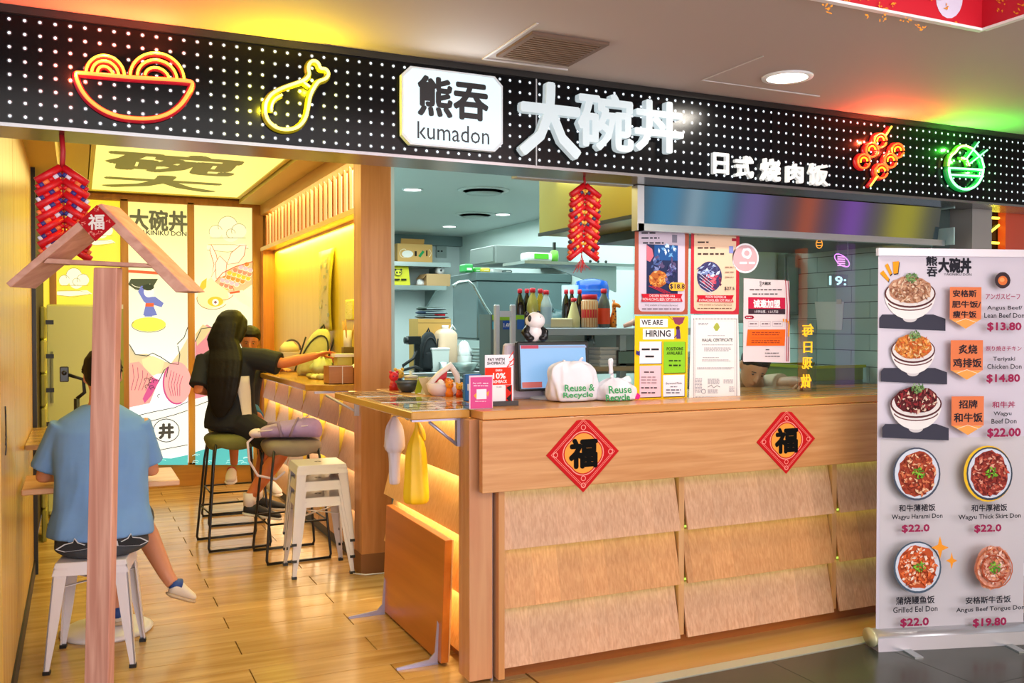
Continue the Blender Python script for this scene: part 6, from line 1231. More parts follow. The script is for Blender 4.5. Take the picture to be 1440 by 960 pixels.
# bags hanging from the flap hook
hk = V((1.40, 4.12, 1.11))
t = thing('bag_hook', 'small metal hook under the flap shelf carrying two bags', 'hook', tuple(hk)); s = MB(); s.tube([hk, hk+V((0, -.005, -.03)), hk+V((-.015, -.01, -.045)), hk+V((-.03, -.01, -.035))], .004, 6); obj('hook', s, STEEL, t)
def hang_bag(label, x, y, zt, zb, w, d, col, seed, side):
    t = thing('hanging_bag', label, 'bag', (x, y, zb)); s = MB(); rn = random.Random(seed); ph = rn.uniform(0, 6); R_ = []; H = zt-zb; n = 28
    for f, g in ((1, .10), (.93, .16), (.86, .12), (.78, .4), (.66, .75), (.5, .85), (.3, .9), (.12, 1.0), (.03, .98), (0, .7)):
        R_.append([V((x+w/2*g*math.cos(2*PI*k/n)*(1+.14*math.sin(5*2*PI*k/n+ph)), y+d/2*g*math.sin(2*PI*k/n)*(1+.16*math.sin(4*2*PI*k/n+ph+2*f)), zb+H*f)) for k in range(n)])
    s.rings(R_); obj('bag_body', s, M(col, .4), t, subsurf=1)
    s = MB(); s.tube([(x, y, zt-.02), (x+side*.03, y-.01, zt-.07), (x+side*.035, y-.01, zt-.12)], [.012, .02, .012], 8, 0, False, .5); obj('knot_end', s, M(col, .4), t, subsurf=1); return t
hang_bag('bright yellow plastic bag hanging under the flap shelf', 1.41, 4.06, 1.085, .68, .12, .1, '#f2c81e', 2, 1)
s = MB(); 
for k in range(3): s.box(1.37+.004*k, 4.0-.004, .86-.012*k, 1.405, 4.002, .866-.012*k)
t = thing('hanging_bag', 'white cloth bag hanging behind the yellow bag under the flap', 'bag', (1.35, 4.2, .85)); s = MB(); n = 24
s.rings([[V((1.345+.05*g*math.cos(2*PI*k/n)*(1+.22*math.sin(14*PI*k/n+z*30)), 4.19+.05*g*math.sin(2*PI*k/n), z)) for k in range(n)] for z, g in ((1.08, .2), (1.05, .5), (1.02, .9), (.92, 1.05), (.91, .6), (.9, .55), (.80, .5), (.76, .52), (.755, .3))]); obj('cloth', s, M('#d6d0dc', .6), t, subsurf=1); s = MB(); s.tube([(1.35, 4.17, 1.08), (1.38, 4.13, 1.1), (1.38, 4.11, 1.075)], .008, 6); obj('loop', s, M('#d6d0dc', .6), t)

# ================================================================ roll-up stand banner
A0, A1 = hit(1229, 893, 'z', .08), hit(1455, 897, 'z', .08)
A0 = V((3.365, 3.20, 0)); A1 = V((4.085, 2.98, 0))
bu = (A1-A0).normalized(); bn = bu.cross(V((0, 0, 1)));  # towards the camera
if bn.y > 0: bn = -bn
bt = thing('banner_stand', 'tall roll-up banner stand showing rice bowl dishes with prices', 'banner', tuple((A0+A1)/2))
BW_ = (A1-A0).length; zb0, zb1 = .075, 1.825
def BP(a, b, z): return A0 + bu*a + bn*b + V((0, 0, z))
s = MB(); s.rings([[BP(a, .055*math.cos(2*PI*k/16), .05+.038*math.sin(2*PI*k/16)) for k in range(16)] for a in (-.02, BW_+.02)], 0, True, False, True); s.hexa([BP(-.02, -.06, .0), BP(BW_+.02, -.06, .0), BP(BW_+.02, .06, .0), BP(-.02, .06, .0), BP(-.02, -.055, .06), BP(BW_+.02, -.055, .06), BP(BW_+.02, .055, .06), BP(-.02, .055, .06)]); obj('base_cassette', s, M('#b9b9bd', .3, .6), bt)
s = MB(); s.rings([[BP(a, .058*math.cos(2*PI*k/16), .05+.042*math.sin(2*PI*k/16)) for k in range(16)] for a in (-.035, -.02)]); obj('end_cap', s, M('#c8c49a', .3, .3), bt)
s = MB(); s.hexa([BP(0, -.001, zb0), BP(BW_, -.001, zb0), BP(BW_, .001, zb0), BP(0, .001, zb0), BP(0, -.001, zb1), BP(BW_, -.001, zb1), BP(BW_, .001, zb1), BP(0, .001, zb1)]); obj('sheet', s, M('#cdc4cf', .5), bt)
s = MB(); s.hexa([BP(-.005, -.012, zb1), BP(BW_+.005, -.012, zb1), BP(BW_+.005, .012, zb1), BP(-.005, .012, zb1), BP(-.005, -.012, zb1+.035), BP(BW_+.005, -.012, zb1+.035), BP(BW_+.005, .012, zb1+.035), BP(-.005, .012, zb1+.035)]); obj('top_bar', s, M('#d8d4dc', .35, .3), bt)
s = MB(); s.cyl(BP(BW_/2, -.02, .06), BP(BW_/2, -.02, zb1+.01), .008); obj('pole', s, STEEL, bt)
for e in (.12, BW_-.12): s = MB(); s.hexa([BP(e-.02, -.16, 0), BP(e+.02, -.16, 0), BP(e+.02, .16, 0), BP(e-.02, .16, 0), BP(e-.02, -.16, .006), BP(e+.02, -.16, .006), BP(e+.02, .16, .006), BP(e-.02, .16, .006)]); obj('foot', s, STEEL, bt)
p = Print(BP(0, .0015, 1), bu, (0, 0, 1), .0004); pk = '#9a1f4c'; dk = '#22212a'
p.rect(1237, 615, 1440, 888, '#c9c2c4'); 
p.text('熊', 1302, 360, 1318, 374, dk, .04); p.text('吞', 1303, 375, 1318, 389, dk, .04); p.text('大碗丼', 1319, 362, 1366, 384, dk, .045); p.text('YAKINIKU DON', 1327, 384, 1366, 387.5, dk)
for pts in ([(1237, 384), (1242, 380), (1250, 391), (1249, 396)], [(1244, 373), (1248, 370), (1254, 384), (1251, 387)], [(1255, 368), (1264, 367), (1262, 384), (1256, 385)]): p.poly([(x+1, y+1.5) for x, y in pts], dk); p.poly(pts, '#e8971c')
SH = '#3b3a47'
def slab(y): p.poly([(1236, y), (1240, y-5), (1312, y-5), (1329, y+1), (1329, y+18), (1236, y+14)], SH)
def bowl(cx, cy, w_, h_, fb_, fc, seed):
    p.ell(cx, cy+h_*.95, w_*.28, h_*.16, '#cfc8c8'); p.poly([(cx+w_*math.cos(math.radians(a))*(1 if a in (180, 360) else 1), cy-h_*math.sin(math.radians(a))*1.0) for a in range(180, 361, 12)], '#e8e2de')
    p.arc(cx, cy+h_*.28, w_*.88, h_*.36, 195, 345, 1.6, '#6a3a3a')
    p.ell(cx, cy, w_, h_*.55, '#5a2e30', 28); p.ell(cx, cy-.5, w_*.94, h_*.49, '#e0d8d4', 28); p.ell(cx, cy-h_*.16, w_*.84, h_*.52, fb_, 26, amp=.05); p.bits(cx, cy-h_*.14, w_*.8, h_*.48, 150, 3.0, fc, seed)
    p.bits(cx+1, cy-h_*.62, w_*.24, h_*.2, 50, 2.2, ['#5a7a4a', '#7a9a5a', '#4a6a3a', '#8aa86a'], seed+9)
slab(447); bowl(1279, 413, 36, 36, '#b8866a', ['#d8b090', '#a06a4a', '#c89878', '#e0c4a8', '#8a5a44'], 1)
slab(522); bowl(1281, 492, 31, 33, '#c87a3a', ['#e89a4a', '#d8622a', '#e8c08a', '#b85a24', '#d88a3a'], 2)
slab(600); bowl(1283, 567, 36, 36, '#5a1f22', ['#7a2a2c', '#3c1416', '#8a3a3a', '#e0c0a8', '#9a2a30'], 3)
def badge(x0, y0, x1, y1, lines): 
    p.rect(x0, y0, x1, y1, '#e07a4c'); xm = (x0+x1)/2; p.poly([(x0+1, y1), (x1-1, y1), (xm, y1+13)], '#f0a050'); p.line([(x0+8, y1+4), (xm, y1-1), (x1-8, y1+4)], .8, '#f6dcc0')
    for w_, a, b, c_, d in lines: p.text(w_, a, b, c_, d, dk, .025)
p.flush(bt, 'printed_bowls')
badge(1328, 404, 1372, 449, [('安格斯', 1332, 408, 1365, 418), ('肥牛饭/', 1331, 423, 1371, 433), ('瘦牛饭', 1332, 437, 1365, 447)])
badge(1329, 478, 1374, 520, [('炙烧', 1340, 484, 1366, 497), ('鸡排饭', 1332, 503, 1372, 516)])
badge(1330, 556, 1375, 597, [('招牌', 1340, 561, 1366, 573), ('和牛饭', 1333, 579, 1373, 592)])
p.ell(1401, 394.5, 11, 11.5, '#3a2c30', 20, amp=.03); p.ell(1401, 395, 6.5, 6.5, '#e0743a', 16); p.ell(1400, 394, 3.5, 3, '#f0a060', 12)
for w_, a, b, c_, d, cc, bo in (('アンガスビーフ', 1377, 413, 1425, 421, '#a03a5c', .02), ('Angus Beef/', 1379, 430, 1428, 437, dk, .02), ('Lean Beef Don', 1375, 440, 1431, 447, dk, .02), ('$13.80', 1379, 453, 1427, 466, pk, .05),
        ('照り焼きチキン', 1377, 486, 1427, 493, '#a03a5c', .02), ('Teriyaki', 1387, 501, 1418, 508, dk, .02), ('Chicken Don', 1379, 511, 1427, 518, dk, .02), ('$14.80', 1378, 525, 1425, 538, pk, .05),
        ('和牛丼', 1386, 563, 1418, 572, '#a03a5c', .03), ('Wagyu', 1388, 577, 1413, 584, dk, .02), ('Beef Don', 1385, 587, 1420, 594, dk, .02), ('$22.00', 1379, 600, 1426, 614, pk, .05),
        ('和牛薄裙饭', 1256, 706, 1307, 716, dk, .025), ('Wagyu Harami Don', 1246, 719.5, 1317, 728, dk, .02), ('$22.0', 1260, 734, 1299, 746, pk, .05),
        ('和牛厚裙饭', 1357, 706, 1407, 716, dk, .025), ('Wagyu Thick Skirt Don', 1339, 719.5, 1426, 728, dk, .02), ('$22.0', 1361, 734, 1399, 746, pk, .05),
        ('蒲烧鳗鱼饭', 1252, 834, 1306, 845, dk, .025), ('Grilled Eel Don', 1248, 848, 1310, 856, dk, .02), ('$22.0', 1258, 864, 1298, 877, pk, .05),
        ('安格斯牛舌饭', 1349, 834, 1412, 844, dk, .025), ('Angus Beef Tongue Don', 1336, 848, 1431, 856, dk, .02), ('$19.80', 1359, 864, 1406, 877, pk, .05)):
    p.text(w_, a, b, c_, d, cc, bo)
p.flush(bt, 'printed_badges')
def dish(cx, cy, rx, ry, rim, base, bits_, seed, plate=True, halo=None):
    if halo: p.ell(cx-2, cy, rx+2, ry+2, halo, 28)
    if plate: p.ell(cx, cy, rx, ry, rim, 30); p.ell(cx, cy-.5, rx*.93, ry*.93, '#cfd4de', 30)
    p.ell(cx, cy, rx*.8, ry*.84, base, 26, amp=.07); p.bits(cx, cy, rx*.76, ry*.8, 170, 3.2, bits_, seed); p.bits(cx+1, cy-1, rx*.25, ry*.22, 40, 2, ['#6aa82a', '#8ac83a', '#4a8a2a'], seed+5)
dish(1281, 664, 33, 37, '#4a5060', '#a0402a', ['#c85a3a', '#7a2a1c', '#d87a50', '#e8b890', '#8a3422'], 21)
dish(1380, 663, 32, 37, '#3c4450', '#90342a', ['#b84a3a', '#6a2220', '#c8604a', '#e0a088', '#7a2a26'], 22, halo='#e8b82a')
dish(1278, 792, 33, 36, '#4a5a6a', '#c0522a', ['#e8703a', '#9a3a1c', '#f0a070', '#d85a2a', '#f4dcc8'], 23)
dish(1380, 792, 32, 36, '#cfc4c0', '#d08a70', ['#e8a890', '#c06a4a', '#f0c8b4', '#b04a30', '#e0946a'], 24, plate=False)
p.arc(1380, 792, 17, 18, 20, 330, 2, '#a8482a'); p.arc(1380, 792, 25, 27, 100, 420, 1.6, '#b8603c')
def star(cx, cy, rx, ry): p.poly([(cx, cy-ry), (cx+rx*.25, cy-ry*.25), (cx+rx, cy), (cx+rx*.25, cy+ry*.25), (cx, cy+ry), (cx-rx*.25, cy+ry*.25), (cx-rx, cy), (cx-rx*.25, cy-ry*.25)], '#f0982a')
star(1305, 763, 12, 16); star(1321, 781, 8, 12)
p.build(bt)
# ================================================================ stools
def metal_stool(loc, label, rz=0, group=None, seat_h=.47):
    t = thing('metal_stool', label, 'stool', (0, 0, 0), group); WM = M('#dcd8dc', .3)
    hs, hf = .145, .185; zt = seat_h
    s = MB(); s.box(-hs, -hs, zt-.012, hs, hs, zt); o = obj('seat', s, WM, t, bevel=.012, bseg=3)
    s = MB(); 
    for a in range(4):
        R = Matrix.Rotation(a*PI/2, 3, 'Z'); s.hexa([R @ V(p) for p in ((-hs-.008, -hs-.010, zt-.055), (hs+.008, -hs-.010, zt-.055), (hs+.008, -hs-.004, zt-.055), (-hs-.008, -hs-.004, zt-.055), (-hs+.004, -hs, zt-.006), (hs-.004, -hs, zt-.006), (hs-.004, -hs+.006, zt-.006), (-hs+.004, -hs+.006, zt-.006))])
    obj('skirt', s, WM, t)
    s = MB(); s.lathe([(.022, zt+.0006), (.014, zt+.0012), (.001, zt-.001)], (0, 0, 0), 12, 0, False); obj('seat_hole', s, M('#4a4648', .5), t)
    for sx in (-1, 1):
        for sy in (-1, 1):
            s = MB(); w1, w2 = .058, .022; th = .006
            x1, y1 = sx*(hs+.004), sy*(hs+.004); x2, y2 = sx*hf, sy*hf
            for dx, dy in ((1, 0), (0, 1)):     # two flanges of the folded sheet
                P = []
                for (x, y, z, w_) in ((x1, y1, zt-.02, w1), (x1*.4+x2*.6, y1*.4+y2*.6, zt*.42, w1*.72), (x2, y2, .012, w2)):
                    a = V((x, y, z)); b = V((x-sx*w_*dx, y-sy*w_*dy, z)); n_ = V((-sx*th*dy, -sy*th*dx, 0)); P.append((a, b, b+n_, a+n_))
                s.rings([list(q) for q in P], 0, True, False, False)
            obj('leg', s, WM, t)
            s = MB(); s.box(x2-sx*.026, y2-sy*.026, 0, x2+sx*.003, y2+sy*.003, .016); obj('rubber_foot', s, BLACK, t)
    s = MB()
    for sg in (-1, 1): s.obox((0, 0, zt-.11), .40, .02, .003, Matrix.Rotation(sg*PI/4, 3, 'Z'))
    obj('cross_brace', s, WM, t)
    t.location = loc; t.rotation_euler = (0, 0, rz); return t
ms0 = metal_stool((.07, 4.60, 0), 'white metal stool the man in the blue shirt sits on', math.radians(-10))
for k in range(3):
    dup(ms0, (1.335, 5.69, .0+.098*k), math.radians(-3), ['white metal stool at the bottom of the nested stack of three', 'white metal stool in the middle of the nested stack of three', 'white metal stool on top of the nested stack of three'][k], 'nested white metal stools')
def bar_stool(loc, label, rz, cush):
    t = thing('bar_stool', label, 'stool', (0, 0, 0), 'black framed bar stools'); BK = M('#15161a', .3)
    h = .72; a, b = .14, .205
    for sx in (-1, 1):
        for sy in (-1, 1): s = MB(); s.tube([(sx*a, sy*a, h), (sx*(a+.02), sy*(a+.02), h*.8), (sx*b, sy*b, .03), (sx*b*.96, sy*b, .009)], .0085, 8); obj('leg', s, BK, t)
    for sy in (-1, 1):
        s = MB(); s.tube([(-b, sy*b, .009), (b, sy*b, .009)], .0085, 8); obj('floor_rail', s, BK, t)
    s = MB(); q = .187; s.tube([(-q, -q, .25), (q, -q, .25), (q, q, .25), (-q, q, .25)], .007, 8, 0, True); obj('foot_rail', s, BK, t)
    s = MB(); s.tube([(-a, -a, h), (a, -a, h), (a, a, h), (-a, a, h)], .009, 8, 0, True); s.box(-a, -a, h, a, a, h+.012); obj('seat_frame', s, BK, t)
    s = MB(); n = 28; R_ = []
    for z, g in ((h-.045, .98), (h-.05, 1.03), (h-.01, 1.13), (h+.02, 1.12), (h+.045, .98), (h+.052, .6), (h+.048, .1)):
        R_.append([V((.165*g*math.copysign(abs(math.cos(2*PI*k/n))**.6, math.cos(2*PI*k/n)), .165*g*math.copysign(abs(math.sin(2*PI*k/n))**.6, math.sin(2*PI*k/n)), z + (.012*math.sin(5*2*PI*k/n) if z < h else 0))) for k in range(n)])
    s.rings(R_); obj('cushion', s, M(cush, .8, noise=.1), t, subsurf=1)
    t.location = loc; t.rotation_euler = (0, 0, rz); return t
bar_stool((.965, 6.62, 0), 'black framed bar stool under the long haired woman', math.radians(4), '#6f7038')
bar_stool((1.26, 6.12, 0), 'black framed bar stool holding the lilac backpack', math.radians(2), '#8a8070')
bar_stool((1.08, 7.42, 0), 'black framed bar stool of the child behind the woman', math.radians(0), '#a9a898')

# ================================================================ people
SKIN = M('#c98562', .5, noise=.04); SKIN2 = M('#b8704a', .5, noise=.04)
def remesh(o, vox=.008, it=4):
    m = o.modifiers.new('one_surface', 'REMESH'); m.mode = 'VOXEL'; m.voxel_size = vox; m.use_smooth_shade = True
    s = o.modifiers.new('soften', 'SMOOTH'); s.factor = .5; s.iterations = it; return o
def hand(mb, wrist, d, up, side, curl=.5, sc=1.0):
    """palm and five separate fingers; side = direction of the thumb"""
    d = V(d).normalized(); up = V(up); up = (up-d*up.dot(d)).normalized(); sd = d.cross(up)
    if sd.dot(V(side)) < 0: sd = -sd
    w_ = V(wrist); L = .085*sc
    mb.loft([(w_-d*.02*sc, sd*.026*sc, up*.018*sc), (w_+d*.02*sc, sd*.034*sc, up*.015*sc), (w_+d*.06*sc, sd*.041*sc, up*.0135*sc), (w_+d*L, sd*.038*sc, up*.010*sc)], 14)
    for k, (off, ln) in enumerate(((.030, .068), (.010, .076), (-.010, .070), (-.029, .055))):
        b = w_+d*(L-.012*sc)+sd*off*sc; dd = (d+sd*off*4).normalized(); P = [b]; ang = 0
        for j, f in enumerate((.45, .32, .25)):
            ang += curl*(.35+.25*j); P.append(P[-1]+(dd*math.cos(ang)-up*math.sin(ang))*ln*f*sc)
        mb.tube(P, [.0092*sc, .0088*sc, .008*sc, .0066*sc], 8)
    b = w_+d*.022*sc+sd*.03*sc; mb.tube([b, b+(d*.6+sd*.8-up*.2)*.032*sc, b+(d*.85+sd*.85-up*.5)*.052*sc, b+(d*1.2+sd*.75-up*.6)*.068*sc], [.0135*sc, .012*sc, .010*sc, .008*sc], 8)
def head(mb, c, f, up=(0, 0, 1), sc=1.0):
    c = V(c); f = V(f).normalized(); up = V(up); up = (up-f*up.dot(f)).normalized(); r = f.cross(up)
    R_ = []
    for z, wx, df, of in ((-.115, .028, .03, .045), (-.10, .045, .05, .028), (-.07, .058, .072, .012), (-.03, .068, .085, .002), (.02, .075, .094, -.004), (.06, .072, .090, -.008), (.095, .052, .066, -.010), (.112, .022, .03, -.010)):
        R_.append((c+up*z*sc+f*of*sc, r*wx*sc, f*df*sc))
    mb.loft(R_, 20)
    mb.tube([c+f*.084*sc+up*.012*sc, c+f*.098*sc-up*.012*sc, c+f*.104*sc-up*.03*sc, c+f*.082*sc-up*.036*sc], [.007*sc, .011*sc, .014*sc, .01*sc], 8)
    mb.tube([c+f*.083*sc-up*.062*sc-r*.018*sc, c+f*.091*sc-up*.06*sc, c+f*.083*sc-up*.062*sc+r*.018*sc], [.005*sc, .008*sc, .005*sc], 8)
    for sg in (-1, 1): mb.loft([(c+r*sg*.070*sc-up*.005*sc-f*.006*sc, f*.018*sc, up*.030*sc), (c+r*sg*.084*sc-up*.003*sc-f*.014*sc, f*.016*sc, up*.028*sc)], 12)
    return c, f, r, up
def eyes(c, f, r, up, sc, parent):
    for sg in (-1, 1):
        s = MB(); e = c+f*.081*sc+r*sg*.028*sc+up*.004*sc; s.ball(e-f*.003*sc, (.0095*sc, .0095*sc, .0045*sc), 0, 10, 8); s.ball(e+f*.0045*sc, .0048*sc, 1, 8, 6); obj('eye', s, [M('#8a7468', .3), M('#20140e', .2)], parent)
        s = MB(); s.tube([e+f*.004*sc+up*.016*sc-r*.014*sc, e+f*.008*sc+up*.02*sc, e+f*.002*sc+up*.016*sc+r*.014*sc], .0025*sc, 5); obj('eyebrow', s, BLACK, parent)
def shoe(name, heel, toe, parent, col, sole, acc=None, sc=1.0):
    h, t_ = V(heel), V(toe); d = (t_-h).normalized(); up = V((0, 0, 1)); up = (up-d*up.dot(d)).normalized(); r = d.cross(up); L = (t_-h).length
    s = MB(); s.loft([(h+up*.035, r*.022, up*.03), (h+d*.02+up*.038, r*.033, up*.037), (h+d*L*.3+up*.04, r*.037, up*.04), (h+d*L*.55+up*.03, r*.041, up*.03), (h+d*L*.8+up*.022, r*.043, up*.022), (h+d*L*.96+up*.018, r*.03, up*.017), (t_+up*.015, r*.012, up*.008)], 16); o = obj(name, s, M(col, .6), parent, subsurf=1)
    s = MB(); s.loft([(h+up*.002, r*.02, up*.006), (h+d*.02, r*.036, up*.012), (h+d*L*.4, r*.04, up*.012), (h+d*L*.75, r*.047, up*.012), (h+d*L*.97, r*.032, up*.011), (t_+d*.006, r*.012, up*.006)], 16); obj('sole', s, M(sole, .6), o)
    if acc: s = MB(); s.loft([(h+d*.0+up*.05, r*.026, up*.024), (h+d*.045+up*.055, r*.036, up*.032)], 14); obj('heel_patch', s, M(acc, .6), o)
    return o
def hairmesh(parent, mb, col='#120d0b', vox=.008, it=3):
    return remesh(obj('hair', mb, M(col, .6, noise=.2, nscale=60, spec=.25), parent), vox, it)

# --- man in the blue shirt, back to the camera
mn = thing('person', 'person in a blue t-shirt and grey shorts seated on a white stool, seen from behind', 'person', (.09, 4.62, 0))
X, Y = .095, 4.62; R1 = V((1, 0, 0)); F1 = V((0, 1, 0))
s = MB()
s.loft([((X, Y, .50), R1*.15, F1*.12), ((X, Y+.02, .7), R1*.15, F1*.10), ((X, Y+.07, .98), R1*.17, F1*.10), ((X, Y+.10, 1.08), R1*.14, F1*.08), ((X, Y+.12, 1.13), R1*.07, F1*.06)], 18)
s.tube([(X+.0, Y+.11, 1.08), (X+.005, Y+.135, 1.14), (X+.008, Y+.16, 1.2)], [.068, .056, .056], 14)
hc = head(s, (X+.012, Y+.185, 1.262), (.06, .96, -.26), (0, .26, .96), 1.0)
for sg, ex in ((-1, -.145), (1, .315)):
    sh = V((X+sg*.165, Y+.09, 1.055)); el = V((ex, 4.745, .812)); wr = V((X+sg*.09, 5.0, .80))
    s.tube([sh, sh.lerp(el, .5), el, el.lerp(wr, .4), wr], [.046, .042, .036, .036, .026], 12); hand(s, wr, (-sg*.4, .9, -.03), (0, 0, 1), (-sg, 0, 0), .5)
kn = [V((X-.12, 5.03, .555)), V((X+.17, 5.01, .55))]; an = [V((.165, 4.93, .12)), V((.385, 4.84, .285))]
for i, sg in enumerate((-1, 1)):
    s.tube([(X+sg*.08, Y+.02, .55), kn[i]*.5+V((X+sg*.08, Y+.02, .55))*.5, kn[i]], [.085, .075, .055], 14); s.tube([kn[i], kn[i].lerp(an[i], .35), an[i]], [.054, .056, .036], 14); s.tube([an[i], an[i]+V((.03 if i else 0, -.02, -.05))], [.036, .032], 10)
remesh(obj('body', s, SKIN, mn), .007, 3)
s = MB(); R_ = []
for z, hw, hd, cy in ((.555, .228, .175, .0), (.60, .222, .165, .0), (.68, .202, .145, .01), (.80, .198, .135, .03), (.92, .205, .13, .055), (1.02, .205, .122, .08), (1.075, .175, .10, .095), (1.115, .11, .085, .11), (1.135, .078, .07, .12)):
    R_.append([V((X+hw*math.cos(a)*(1+.04*math.sin(7*a+z*9)*(1.15-z)), Y+cy+hd*math.sin(a)*(1+.10*math.sin(5*a+z*14)*(1.15-z)+.04*math.sin(9*a-z*22)*(z < 1.0)), z+.008*math.sin(4*a)*(z < .6))) for a in [2*PI*k/36 for k in range(36)]])
s.rings(R_)
for sg, ex in ((-1, -.15), (1, .32)):
    sh = V((X+sg*.15, Y+.09, 1.045)); el = V((ex*.97, 4.74, .845)); s.tube([sh, sh.lerp(el, .5), el], [.068, .064, .062], 14)
remesh(obj('shirt', s, M('#6c97cc', .85, noise=.08, nscale=12), mn), .008, 4)
s = MB(); s.loft([((X, Y-.01, .475), R1*.16, F1*.14), ((X, Y, .50), R1*.20, F1*.165), ((X, Y, .56), R1*.195, F1*.16), ((X, Y, .62), R1*.17, F1*.14)], 20)
for i, sg in enumerate((-1, 1)): a = V((X+sg*.09, Y+.03, .55)); s.tube([a, a.lerp(kn[i], .5), a.lerp(kn[i], .92)], [.105, .098, .088], 14)
sh_ = remesh(obj('shorts', s, M('#3d434b', .85, noise=.15, nscale=60), mn), .009, 3)
s = MB()
for cx, fl in ((X-.12, 1), (X+.12, -1)):      # shark shapes printed on the shorts
    pts = [(-.06, 0), (-.03, .018), (0, .024), (.006, .04), (.018, .022), (.045, .01), (.062, .02), (.058, -.004), (.03, -.008), (-.03, -.012)]
    for r_, off, mi in ((1.15, .0, 1), (1, .0012, 0)):
        s.add([(cx+fl*px_*r_, Y-.176+.25*abs(cx+fl*px_*r_-X)**1.6*1.0-off, .535+pz*r_) for px_, pz in pts], [tuple(range(len(pts)))], mi)
obj('shark_print', s, [M('#1c1f24', .8), M('#c8ccd0', .8)], mn)
s = MB(); c, f, r, up = hc
s.loft([(c-f*.012+up*.0-up*.055, r*.055, f*.07), (c-f*.022-up*.02, r*.078, f*.086), (c-f*.020+up*.03, r*.084, f*.094), (c-f*.014+up*.075, r*.082, f*.098), (c-f*.012+up*.11, r*.06, f*.072), (c-f*.012+up*.128, r*.03, f*.04)], 20)
for k in range(40): a = rnd.uniform(0, 6.28); z = rnd.uniform(.0, .11); g = math.sqrt(max(.05, 1-(z/.13)**2)); b = c-f*.016+up*z+r*.08*g*math.cos(a)+f*.09*g*math.sin(a)*(1 if math.sin(a) < 0 else .9); s.tube([b, b+(b-c).normalized()*.014], [.012, .006], 6)
hairmesh(mn, s, '#15110d', .006, 2); eyes(c, f, r, up, 1.0, mn)
shoe('shoe', an[1]+V((.0, -.03, -.09)), an[1]+V((.13, -.0, -.15)), mn, '#d8cbb8', '#c0a888', '#2a4a8a'); shoe('shoe', (.165, 4.88, .055), (.20, 5.10, .03), mn, '#d8cbb8', '#c0a888', '#2a4a8a')
# his table with a round foot, wall ledge, phone stand
tb = thing('cafe_table', 'small wooden table on a round white foot before the man in blue', 'table', (.1, 4.95, 0))
s = MB(); s.box(-.235, 4.72, .735, .44, 5.16, .762); obj('tabletop', s, wood('#d29a6a', '#e2b084', 'x', 12, .25, .02), tb, bevel=.004)
s = MB(); s.cyl((.12, 4.98, .03), (.12, 4.98, .735), .028, 14); obj('pedestal', s, M('#d8d4d4', .35), tb)
s = MB(); s.lathe([(.21, .0), (.215, .012), (.19, .026), (.04, .036), (.03, .05)], (.12, 4.98, 0), 36); obj('round_foot', s, M('#e0dcdc', .3), tb)
s = MB(); s.prism([(-.245, 5.3, .87), (-.12, 5.3, .87), (-.17, 6.2, .87), (-.245, 6.2, .87)], (0, 0, .025)); t = thing('wall_ledge', 'narrow wooden ledge on the left wall behind the man', 'shelf', (-.2, 5.7, .87)); obj('board', s, PLANK, t)
t = thing('phone_gimbal', 'black phone gimbal standing on the table left of the man', 'camera', (-.0, 5.08, .762)); gx, gy = hit(108, 560, 'y', 5.08).x, 5.08
s = MB(); s.cyl((gx, gy, .762), (gx, gy, 1.14), .014, 10); s.lathe([(.05, .762), (.05, .772), (.015, .78)], (gx, gy, 0), 14); obj('handle', s, BLACK, t)
s = MB(); s.tube([(gx, gy, 1.14), (gx+.035, gy, 1.17), (gx+.03, gy, 1.235), (gx-.04, gy, 1.26)], .009, 8); obj('arm', s, BLACK, t)
s = MB(); s.box(gx-.075, gy-.02, 1.225, gx-.035, gy+.02, 1.30); s.cyl((gx-.055, gy-.02, 1.27), (gx-.055, gy-.035, 1.27), .012); obj('camera_head', s, M('#17181c', .3), t, bevel=.004)
s = MB(); s.box(.16, 4.86, .7625, .30, 5.0, .775); t = thing('notebook', 'thin tan booklet lying on the table at the man\'s right elbow', 'book', (.23, 4.93, .7625)); obj('cover', s, M('#b8925a', .5), t); s = MB(); s.box(.163, 4.863, .765, .302, 4.997, .773); obj('pages', s, WHITE, t)

# --- long haired woman at the bar
wm = thing('person', 'person with long dark hair in a black t-shirt, reaching over the bar', 'person', (.95, 6.62, 0))
F2 = V((.55, .835, 0)); R2 = V((.835, -.55, 0)); C0 = V((.955, 6.62, 0))
def tor(z, g=1.0): 
    tab = [(.79, .165, .13, 0, 0), (.86, .165, .125, 0, 0), (.98, .14, .105, 0, -.01), (1.1, .15, .105, -.01, -.01), (1.22, .17, .108, -.02, 0), (1.30, .155, .092, -.03, .005), (1.345, .09, .07, -.03, .01)]
    for i in range(len(tab)-1):
        if z <= tab[i+1][0]: f = (z-tab[i][0])/(tab[i+1][0]-tab[i][0]); q = [a*(1-f)+b*f for a, b in zip(tab[i], tab[i+1])]; break
    else: q = tab[-1]
    return C0+V((q[3], q[4], z)), q[1]*g, q[2]*g
s = MB(); s.loft([(tor(z)[0], R2*tor(z)[1]*.9, F2*tor(z)[2]*.9) for z in (.8, .9, 1.0, 1.1, 1.2, 1.3, 1.345)], 18)
nb_ = V((.93, 6.63, 1.33)); hcn = V((.955, 6.665, 1.485))
s.tube([nb_, nb_.lerp(hcn, .6)], [.05, .045], 12); hw_ = head(s, hcn, (.72, .62, -.25), (0, 0, 1), .97)
shR, elR, wrR = V((1.075, 6.535, 1.285)), V((1.27, 6.42, 1.245)), V((1.475, 6.31, 1.30)); shL, elL, wrL = V((.80, 6.70, 1.28)), V((.735, 6.60, 1.07)), V((.90, 6.82, 1.02))
s.tube([shR, shR.lerp(elR, .5), elR, elR.lerp(wrR, .35), wrR], [.05, .043, .037, .037, .024], 12); hand(s, wrR, (.85, -.35, .25), (-.1, .2, 1), (-.1, .5, .8), .5, .95)
